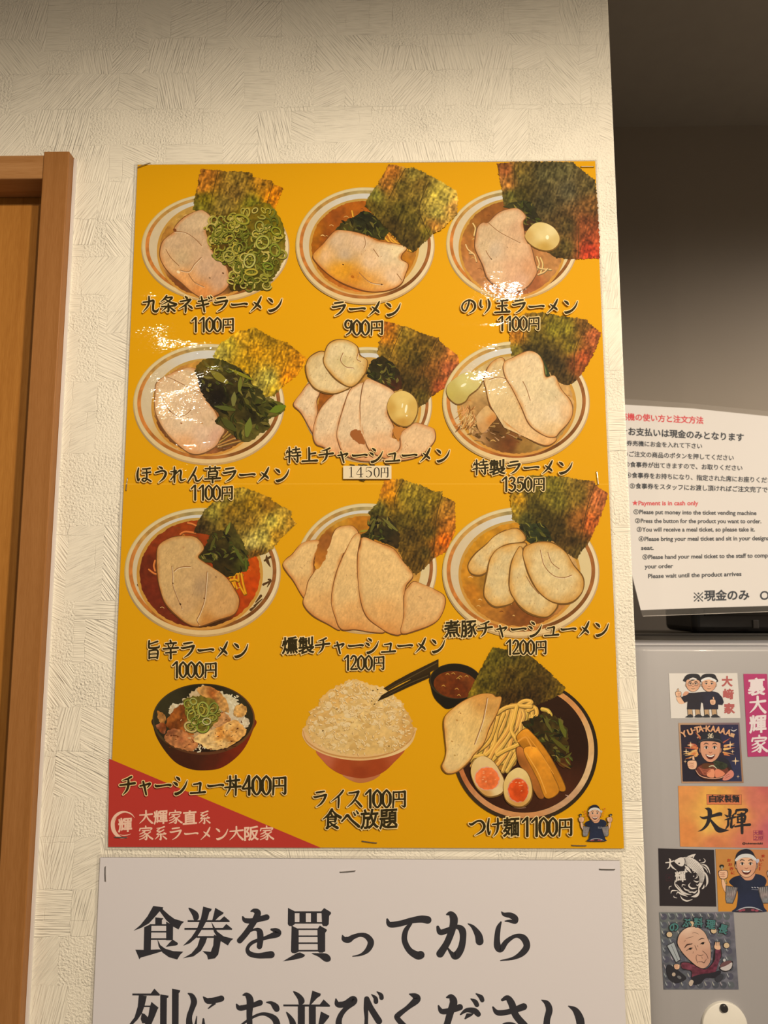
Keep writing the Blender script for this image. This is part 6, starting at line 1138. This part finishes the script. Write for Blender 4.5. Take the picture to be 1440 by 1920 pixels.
a.fan([(770, 830), (860, 815), (1010, 860), (1060, 920), (980, 990), (840, 960)], a.fn([((800, 850), (56, 60, 44)), ((950, 900), (50, 54, 40))], amp=.8, s=2)); a.stroke([(690, 930, 14), (770, 915, 20), (840, 970, 10)], (206, 196, 160))
for k in range(4): a.stroke([(480 + k * 20, 950 + k * 26, 10), (600, 1000 + k * 30, 14), (720, 960 + k * 20, 8)], (176, 96, 70))
a.fan([(1000, 1110), (1080, 1030), (1130, 1000), (1180, 1050), (1170, 1130), (1060, 1200), (960, 1200)], (206, 128, 110)); a.stroke([(1010, 1130, 6), (1090, 1080, 8)], (120, 60, 54)); a.stroke([(1000, 1170, 6), (1100, 1120, 8)], (120, 60, 54))
a.stroke([(1125, 195, 14), (1180, 220, 22), (1240, 190, 14)], (190, 180, 176)); a.stroke([(1150, 140, 5), (1150, 170, 5)], (190, 180, 176))
a.fan([(1125, 255), (1205, 280), (1180, 355), (1105, 325)], (206, 160, 120), smooth=False)
a.build('portrait', s, M_STICK)
a = Art(MS, (1265, 1350, 10.667), layer=40)
TXT2 = 'YU-TA-KAAAA'; X = [200, 320, 385, 450, 520, 590, 660, 755, 850, 945, 1050]; Y = [335, 292, 255, 250, 232, 215, 228, 232, 246, 268, 300]; RO = [-26, -20, -14, -10, -7, 0, 2, 6, 10, 14, 18]
for ch, x, y, ro in zip(TXT2, X, Y, RO):
    w = {'-': 40}.get(ch, 92); hh = 120; u = np.array([math.cos(math.radians(ro)), math.sin(math.radians(ro))]); p = np.array([x, y]) - u * w * .4; q = p + u * w
    A_, B_ = a.px([p, q]); 
    if ch == '-': a.stroke([(*(p + np.array([0, -52])), 22), (*(q + np.array([0, -52])), 22)], (206, 150, 110))
    else: text(a, ch, A_, B_, hh / 10.667 * 1.35, (212, 156, 116), bold=.05, dz=.2)
a.build('lettering', s, M_STICK)
# 3: pink tall
s = sticker([(1394, 1263.5), (1438, 1263.5), (1448, 1418), (1402, 1419)], 'tall pink sticker with white vertical letters right of the cartoon men', (176, 58, 104))
a = Art(MS, layer=3); 
for ch, (x, y) in zip('裏大輝家', ((1402, 1304), (1404, 1338), (1404.5, 1374), (1407, 1412))): brush(a, ch, x, y - 33, x + 33, y, (224, 208, 204), fat=1.25)
a.build('lettering', s, M_STICK)
# 4: orange landscape
s = sticker([(1271.5, 1473.5), (1448, 1475), (1456, 1590.5), (1275.5, 1587.5)], 'wide orange sticker with large black brush letters in the middle of the machine', (210, 130, 76),
            ctrl=[((1280, 1480), (214, 140, 76)), ((1340, 1510), (224, 168, 76)), ((1330, 1545), (226, 178, 86)), ((1290, 1560), (212, 132, 70)), ((1340, 1582), (206, 122, 78)), ((1420, 1500), (200, 112, 92)), ((1450, 1560), (190, 96, 104)), ((1400, 1580), (202, 114, 90)), ((1440, 1480), (190, 98, 90)), ((1380, 1520), (220, 152, 78))], amp=.12)
a = Art(MS, layer=3); Z7 = lambda x, y: (1260 + x / 8, 1460 + y / 8)
a.poly([Z7(515, 235), Z7(1045, 238), Z7(1045, 390), Z7(522, 390)], (110, 56, 40), raw=True); a.poly([Z7(519, 239), Z7(1041, 242), Z7(1041, 384), Z7(526, 384)], (208, 118, 76), raw=True); a.build('name_plaque', s, M_STICK)
a = Art(MS, layer=7); x = 1330
for ch in '自家製麺': text(a, ch, (x, 1503), (x + 13, 1503), 14.5, INK, bold=.035, dz=.2); x += 14.3
a.t = (1260, 1460, 8.0)
for st in ([(420, 570, 10), (480, 590, 40), (600, 560, 44), (720, 530, 56), (738, 545, 30)], [(500, 445, 14), (560, 470, 66), (565, 560, 62), (530, 680, 50), (460, 760, 30), (390, 792, 6)], [(580, 620, 30), (640, 700, 56), (710, 770, 80), (850, 775, 8)]): a.stroke(st, INK, dz=.05)
for st in ([(840, 455, 16), (870, 480, 50), (865, 560, 44)], [(790, 540, 8), (830, 565, 36)], [(950, 510, 10), (910, 560, 34)], [(790, 620, 10), (860, 600, 34), (950, 575, 26)], [(845, 620, 34), (840, 700, 36), (800, 760, 10)], [(895, 610, 30), (890, 730, 40), (940, 690, 12)], [(970, 475, 40), (1060, 465, 36), (1120, 475, 50), (1095, 520, 14)], [(965, 480, 34), (955, 530, 20)], [(985, 540, 24), (1090, 525, 30)], [(975, 575, 24), (1090, 555, 40), (1085, 640, 34)], [(985, 580, 26), (990, 640, 26)], [(990, 610, 18), (1080, 600, 18)], [(980, 660, 22), (1090, 650, 24)], [(945, 720, 24), (1050, 700, 34), (1165, 690, 44)], [(1045, 520, 34), (1050, 700, 44), (1052, 815, 40)]): a.stroke(st, INK, dz=.05)
a.build('lettering', s, M_STICK)
a = Art(MS, layer=7); c4 = [Z7(1220, 778), Z7(1363, 778), Z7(1366, 925), Z7(1222, 925)]; a.stroke([(*p, .8) for p in c4], (150, 60, 84), closed=True, smooth=False, raw=True)
for ch, (x, y) in zip('大輝之印', ((1413.5, 1565), (1422, 1565), (1413.5, 1574.5), (1422, 1574.5))): text(a, ch, (x, y), (x + 7.6, y), 8.6, (150, 60, 84), bold=.03, dz=.2)
text(a, '@tukemendaiki', (1392, 1583), (1430, 1583.3), 5.2, INK, bold=.03)
a.build('seal', s, M_STICK)
# 5: black koi
s = sticker([(1234.3, 1590.7), (1338.9, 1593.4), (1343.2, 1699.8), (1237.2, 1698.4)], 'square black sticker with a white koi carp curling round two characters', (46, 40, 42))
a = Art(MS, (1225, 1585, 11.52), layer=3); WH = (214, 202, 190)
a.fan([(600, 262), (740, 245), (880, 290), (1000, 390), (1080, 520), (1100, 660), (1070, 820), (980, 940), (960, 920), (1000, 800), (990, 680), (930, 570), (830, 480), (700, 430), (660, 360)], WH, center=(960, 520)) if 0 else a.stroke([(640, 320, 120), (760, 345, 190), (900, 440, 210), (1010, 560, 170), (1045, 680, 120), (1030, 800, 80), (985, 920, 30)], WH, n=10)
for i in range(12):
    t = i / 11
    for j in range(-2, 3):
        x = 700 + 330 * math.sin(t * 1.5) + 12 * j; y = 330 + 520 * t ** 1.15 + 0 * j
        px_ = np.array([640 + (760 - 640) * t, 0]);
Q = cr(np.array([(680, 330), (760, 345), (900, 440), (1010, 560), (1045, 680), (1030, 800)], float), 5)
TT = np.gradient(Q, axis=0); TT /= np.linalg.norm(TT, axis=1)[:, None]; NN = np.stack([-TT[:, 1], TT[:, 0]], -1)
for i in range(0, len(Q), 1):
    wd = 80 * (1 - .6 * i / len(Q))
    for j in (-1, -.5, 0, .5, 1):
        p = Q[i] + NN[i] * wd * (j + (.25 if i % 2 else 0)); a.stroke([(*(p - NN[i] * 12 - TT[i] * 8), 3), (*(p + TT[i] * 10), 5), (*(p + NN[i] * 12 - TT[i] * 8), 3)], (46, 40, 42), dz=.05)
a.fan([(455, 345), (520, 290), (610, 258), (660, 300), (680, 370), (660, 430), (600, 452), (530, 420)], WH); a.fan(ell(557, 390, 18, 18, 0, 14), (46, 40, 42), smooth=False); a.stroke([(665, 280, 10), (690, 350, 12), (655, 440, 10)], (46, 40, 42))
for st in ([(740, 240, 6), (830, 225, 50), (910, 188, 4)], [(860, 270, 20), (880, 220, 24), (915, 190, 4)], [(680, 440, 10), (740, 500, 60), (820, 600, 6)], [(690, 500, 10), (700, 560, 50), (740, 570, 6)],
           [(1030, 420, 10), (1120, 430, 30), (1190, 510, 26), (1225, 620, 4)], [(1040, 440, 10), (1130, 500, 20), (1180, 590, 4)], [(1090, 560, 10), (1150, 660, 40), (1165, 800, 40), (1130, 900, 6)], [(1000, 385, 6), (1090, 370, 24), (1120, 330, 18), (1085, 280, 4)],
           [(980, 930, 20), (980, 1020, 40), (920, 1090, 60), (820, 1110, 6)], [(470, 760, 10), (470, 850, 26), (550, 950, 30), (660, 1040, 30), (820, 1065, 6)], [(500, 840, 8), (560, 910, 16), (640, 1000, 16), (760, 1050, 4)], [(380, 1040, 6), (410, 980, 26), (530, 980, 6)], [(500, 1060, 6), (530, 1010, 24), (600, 1050, 36), (740, 1105, 6)],
           [(585, 1090, 6), (630, 1160, 26), (730, 1200, 30), (850, 1165, 4)], [(440, 1090, 6), (450, 1120, 16), (515, 1138, 4)], [(340, 960, 4), (345, 900, 14), (400, 880, 4)], [(800, 810, 6), (765, 870, 26), (830, 930, 34), (940, 920, 6)], [(650, 910, 6), (700, 960, 30), (780, 970, 6)], [(740, 990, 6), (800, 1010, 30), (860, 1000, 6)], [(830, 1010, 6), (890, 1020, 34), (950, 970, 6)],
           [(620, 900, 4), (630, 850, 18), (700, 860, 4)], [(870, 760, 6), (940, 790, 30), (980, 770, 6)], [(890, 720, 4), (945, 690, 24), (940, 620, 4)], [(930, 850, 6), (960, 870, 26), (980, 830, 4)], [(1050, 940, 10), (1085, 910, 34), (1095, 850, 6)]): a.stroke(st, WH, dz=.08)
for x, y in ((855, 545), (882, 580), (870, 668), (1005, 320)): a.fan(ell(x, y, 12, 14, 0, 10), WH, smooth=False, dz=.1)
a.build('koi_drawing', s, M_STICK)
a = Art(MS, (1225, 1585, 11.52), layer=9)
for st in ([(270, 375, 24), (350, 365, 22), (440, 335, 26)], [(340, 285, 10), (365, 320, 36), (360, 400, 30), (345, 470, 26), (300, 512, 8)], [(370, 400, 14), (410, 470, 34), (505, 540, 4)]): a.stroke(st, WH, dz=.05)
a.t = (0, 0, 1.0); text(a, '輝', (1266.5, 1652), (1285.5, 1651), 21, WH, bold=.025)
a.stroke([(1249, 1639.5, .5), (1260, 1639.5, .5), (1260, 1651.5, .5), (1249, 1651.5, .5)], (84, 46, 54), raw=True, closed=True, smooth=False); a.stroke([(1252, 1643, .6), (1257, 1648, .6)], (84, 46, 54), raw=True); a.stroke([(1257, 1643, .6), (1252, 1648, .6)], (84, 46, 54), raw=True); a.build('lettering', s, M_STICK)
# 6: orange cook
s = sticker([(1341.5, 1592), (1455, 1593), (1462, 1709.5), (1347, 1709)], 'square orange sticker of a cook holding two noodle strainers, beside the black koi sticker', (196, 134, 64),
            ctrl=[((1350, 1600), (190, 130, 66)), ((1360, 1690), (204, 138, 54)), ((1430, 1610), (190, 124, 76)), ((1440, 1700), (196, 132, 66))])
a = Art(MS, (1340, 1580, 13.71), layer=3); cook(a); a.build('cook_drawing', s, M_STICK)
# 7: silver foil
fc = [(1236.2, 1710.7), (1375.3, 1710.2), (1385, 1855.5), (1244.5, 1855.5)]
s = sticker(fc, 'shiny silver square sticker of a bald old man with a cleaver, lowest on the machine', (112, 112, 116), mat=M_FOIL, ctrl=[((1250, 1720), (120, 124, 122)), ((1370, 1720), (128, 124, 134)), ((1310, 1780), (112, 112, 122)), ((1250, 1850), (110, 110, 116)), ((1380, 1850), (124, 122, 130))], amp=.35)
a = Art(MS, (1225, 1700, 8.2286), layer=3)
for j in range(9):
    for i in range(-1, 10):
        x = 110 + i * 121 + j * 9 + (0 if j % 2 == 0 else -8); y = 95 + j * 132
        if not (80 + j * 9 < x < 1128 + j * 9): continue
        a.fan(ell(x + 55, y + 60, 50, 52, 20, 14), random.choice([(92, 94, 102), (102, 104, 114), (98, 96, 110), (110, 114, 116)]), smooth=False, dz=.02)
        a.stroke([(x, y, 2), (x + 12, y + 35, 8), (x + 30, y + 72, 3)], random.choice([(226, 226, 220), (206, 214, 206), (226, 206, 206), (232, 226, 200)]), dz=.04); a.stroke([(x + 4, y + 10, 2), (x + 45, y + 62, 4)], (190, 190, 196), dz=.02)
a.build('foil_pattern', s, M_FOIL)
a = Art(MS, (1225, 1700, 8.2286), layer=26); PL = (106, 54, 66)
a.fan([(430, 860), (560, 860), (650, 930), (800, 960), (900, 880), (960, 760), (950, 660), (1040, 650), (1050, 780), (980, 850), (960, 960), (900, 1040), (700, 1060), (590, 1110), (580, 1000), (440, 960)], INK, center=(760, 980)); a.fan([(440, 870), (560, 872), (650, 940), (800, 968), (910, 885), (968, 765), (958, 668), (1030, 660), (1038, 775), (970, 848), (950, 950), (890, 1032), (700, 1048), (600, 1092), (588, 990), (450, 950)], a.fn([((600, 960), (110, 56, 68)), ((800, 1000), (100, 46, 60)), ((1000, 750), (106, 54, 70))], amp=.7, s=5), center=(760, 980))
a.fan([(600, 1090), (750, 1040), (900, 1020), (1020, 985), (1040, 1030), (960, 1100), (860, 1100), (800, 1110), (720, 1190), (620, 1200)], (44, 42, 48), center=(760, 1090)); a.fan([(950, 1110), (1040, 1040), (1085, 1070), (1060, 1130), (1000, 1170)], (60, 60, 66)); a.fan([(545, 1180), (580, 1130), (620, 1150), (600, 1210), (570, 1225)], (190, 170, 150))
a.fan([(205, 600), (320, 540), (430, 820), (350, 870)], INK, smooth=False); a.fan([(215, 604), (316, 552), (415, 815), (352, 855)], (160, 164, 164), smooth=False); a.stroke([(280, 600, 5), (380, 830, 6)], INK)
a.fan([(210, 920), (260, 900), (420, 1010), (510, 1100), (440, 1160), (340, 1180), (240, 1110), (205, 1000)], (48, 46, 50)); a.fan(ell(315, 1045, 28, 30, 0, 14), (180, 160, 140), smooth=False); a.fan(ell(400, 1090, 36, 22, 30, 14), (110, 108, 108), smooth=False)
fist(a, 365, 920, 1.7, 1, thumb=False)
a.fan([(1020, 940), (1110, 900), (1220, 840), (1225, 920), (1190, 980), (1120, 1005), (1050, 985)], INK); a.fan([(1035, 945), (1110, 915), (1210, 860), (1212, 920), (1180, 968), (1120, 990), (1060, 975)], (196, 184, 178)); a.fan([(1030, 930), (1070, 860), (1180, 830), (1200, 860), (1110, 915)], (110, 76, 76)); a.fan(ell(1095, 825, 22, 24, 0, 12), (200, 196, 190), smooth=False)
a.fan([(945, 640), (950, 580), (1000, 560), (1030, 600), (1035, 650), (1000, 665)], SKIN); 
for x in (960, 985, 1010): a.stroke([(x, 600, 22), (x + 4, 545, 18)], INK, grow=.2); a.stroke([(x, 604, 20), (x + 4, 550, 14)], SKIN)
for x, y in ((590, 265), (248, 430), (932, 372), (1130, 598)): a.fan(ell(x, y, 50, 48, 20, 24), INK, smooth=False); a.fan(ell(x, y, 43, 41, 20, 24), (206, 178, 140), smooth=False)
HD = [(375, 560), (400, 440), (480, 350), (590, 312), (700, 330), (790, 400), (840, 500), (875, 580), (885, 700), (880, 830), (840, 910), (770, 950), (680, 920), (580, 840), (480, 740), (420, 660)]
a.stroke([(*p, 14) for p in cr(np.array(HD, float), 5, True)], INK, closed=True, n=1); a.fan(HD, a.fn([((600, 420), (206, 164, 138)), ((480, 560), (200, 154, 128)), ((780, 480), (206, 166, 140)), ((700, 800), (204, 156, 130)), ((560, 360), (220, 186, 160)), ((850, 800), (190, 144, 122))], amp=.03))
for st in ([(500, 495, 4), (560, 475, 6), (620, 462, 4)], [(470, 540, 4), (500, 520, 5)], [(600, 410, 4), (640, 400, 6), (700, 425, 4)], [(640, 600, 8), (670, 670, 8)], [(680, 600, 8), (690, 620, 6)], [(620, 690, 5), (610, 720, 5)], [(510, 680, 6), (570, 640, 14), (610, 640, 6)], [(720, 580, 6), (760, 555, 14), (800, 550, 6)], [(480, 640, 6), (520, 590, 22), (590, 575, 14), (600, 560, 4)], [(690, 520, 4), (750, 490, 16), (790, 500, 4)],
           [(680, 740, 6), (730, 755, 10), (770, 740, 6)], [(665, 750, 6), (660, 800, 8), (685, 870, 6)], [(770, 690, 6), (820, 740, 8), (845, 800, 6)], [(695, 850, 6), (750, 850, 8), (780, 868, 12), (800, 840, 8), (820, 810, 6)], [(745, 770, 5), (755, 800, 6)], [(760, 680, 6), (770, 700, 5)]): a.stroke(st, (64, 44, 40), dz=.1)
a.fan(ell(570, 650, 24, 16, -10, 14), (30, 26, 26), smooth=False); a.fan(ell(762, 567, 24, 16, -10, 14), (30, 26, 26), smooth=False)
a.build('old_man_drawing', s, M_STICK)
a = Art(MS, (1225, 1700, 8.2286), layer=52)
for ch, x, y, ro in zip('のぶ料理長', (270, 455, 630, 815, 1000), (385, 310, 300, 320, 380), (-16, -8, 0, 7, 16)):
    u = np.array([math.cos(math.radians(ro)), math.sin(math.radians(ro))]); p = np.array([x, y], float); A_, B_ = a.px([p, p + u * 132]); text(a, ch, A_, B_, 150 / 8.2286, (74, 120, 116), bold=.035, halo=INK, hw=.055, dz=.4)
a.build('lettering', s, M_STICK)

# ---- black terminal standing on the machine, with the instruction sheet leaning on it
zt = ztop + 0.0032
tx0 = float(MW(1301, 1170, 0.338)[0]); 
term = tag(empty('payment_terminal', (tx0 + 0.12, 0.36, zt)), 'glossy black terminal standing on the ticket machine behind the instruction sheet', 'terminal')
box('housing', (tx0, 0.338, zt), (tx0 + 0.26, 0.44, zt + 0.13), M_BLACK, term, 0.008, 4)
box('screen', (tx0 + 0.014, 0.3365, zt + 0.022), (tx0 + 0.246, 0.3395, zt + 0.12), plain('dark_screen', (0.012, 0.012, 0.014), 0.08), term, 0.0006, 2)
box('card_slot', (tx0 + 0.0755, 0.336, zt + 0.006), (tx0 + 0.083, 0.3395, zt + 0.017), plain('grey_plastic', (0.10, 0.09, 0.085), 0.4), term, 0.0008, 2)
p0 = MW(1201, 1143, 0.172)
al, be = math.radians(9), math.radians(14)
nv = Vector((0, -1, 0)); nv.rotate(Matrix.Rotation(al, 3, 'Z')); ux = Vector((1, 0, 0)); ux.rotate(Matrix.Rotation(al, 3, 'Z')); nv.rotate(Matrix.Rotation(-be, 3, ux))
SS = Surf(p0, nv, (212, 196, 184), 0.60)
sp_ = SS.map([(1400, 1085)])[0]
box('mounting_block', (sp_[0] - 0.012, sp_[1] + 0.005, sp_[2] - 0.010), (sp_[0] + 0.012, 0.3368, sp_[2] + 0.008), M_DARK, term, 0.001, 1)
sheet = tag(empty('instruction_sheet', SS.map([(1380, 1000)])[0]), 'white laminated instruction sheet in Japanese and English leaning above the ticket machine', 'sign')
SQ = [(1105, 755), (1300, 766), (1440, 780.5), (1600, 800), (1645, 1130), (1440, 1136), (1320, 1139.5), (1201.5, 1144)]
a = Art(SS, layer=0); a.poly(SQ, (214, 196, 184), raw=True); pap = a.build('paper', sheet, M_SHEET)
md = pap.modifiers.new('thickness', 'SOLIDIFY'); md.thickness = 0.0004; md.offset = 1
fa = Art(SS, layer=-8); fa.poly([(1090, 742), (1290, 756), (1440, 771), (1615, 790), (1663, 1139), (1440, 1147), (1330, 1151), (1204.5, 1155.5)], (255, 255, 255), raw=True)
fa.build('laminate_film', sheet, M_FILM2)
ea = Art(SS, layer=-6); ea.stroke([(1206, 1155.3, .7), (1330, 1150.8, .7), (1440, 1146.8, .7), (1660, 1139, .7)], (196, 176, 160), raw=True); ea.build('film_edge_glint', sheet, M_SHEET)  # light caught by the film's lower edge, painted as a pale stroke
RD = (204, 62, 66); BK = (50, 50, 54)
def zl(x, y): return np.array([1100 + x / 4.174, 740 + y / 4.174])
a = Art(SS, layer=3)
def line(s, x0, y0, x1, y1, em, col, bold): text(a, s, zl(x0, y0), zl(x1, y1), em / 4.174, col, bold, up=(0.0, -1.0), dz=.05)
line('券売機の使い方と注文方法', 200, 190, 912, 224, 60, RD, .03)
a.build('heading_lettering', sheet, M_SHEET); a = Art(SS, layer=3)
line('★お支払いは現金のみとなります', 262, 308, 1228, 360, 66, BK, .034)
line('①券売機にお金を入れて下さい', 270, 394, 902, 420, 45, BK, .028); line('②ご注文の商品のボタンを押してください', 284, 480, 1150, 512, 46, BK, .028)
line('③食事券が出てきますので、お取りください', 296, 562, 1218, 592, 46, BK, .028); line('④食事券をお持ちになり、指定された席にお座りください', 310, 646, 1500, 690, 47, BK, .028)
line('⑤食事券をスタッフにお渡し頂ければご注文完了です', 338, 731, 1462, 764, 47, BK, .028)
a.build('japanese_lettering', sheet, M_SHEET); a = Art(SS, layer=3)
line('★Payment is in cash only', 357, 865, 872, 865, 48, RD, .03)
a.build('red_lettering', sheet, M_SHEET); a = Art(SS, layer=3)
line('①Please put money into the ticket vending machine', 368, 933, 1328, 942, 46, BK, .03); line('②Press the button for the product you want to order.', 380, 1003, 1366, 1006, 46, BK, .03)
line('③You will receive a meal ticket, so please take it.', 393, 1071, 1315, 1070, 46, BK, .03); line('④Please bring your meal ticket and sit in your designated', 408, 1145, 1490, 1138, 46, BK, .03)
line('seat.', 427, 1215, 523, 1214, 46, BK, .03); line('⑤Please hand your meal ticket to the staff to complete', 438, 1287, 1488, 1272, 46, BK, .03); line('your order', 455, 1360, 675, 1356, 46, BK, .03); line('Please wait until the product arrives', 482, 1436, 1210, 1418, 46, BK, .03)
a.build('english_lettering', sheet, M_SHEET); a = Art(SS, layer=3)
line('現金のみ', 922, 1606, 1270, 1600, 88, BK, .034)
a.t = (1100, 740, 4.174)
for st in ([(842, 1552, 8), (908, 1616, 8)], [(908, 1550, 8), (842, 1616, 8)]): a.stroke(st, BK)
for x, y in ((875, 1556), (875, 1612), (845, 1584), (905, 1584)): a.fan(ell(x, y, 8, 8, 0, 12), BK, smooth=False, dz=.2)
line('Only cash', 1358, 1605, 1720, 1596, 96, BK, .02)
a.build('cash_only_lettering', sheet, M_SHEET)
bpy.data.objects.remove(_fo)
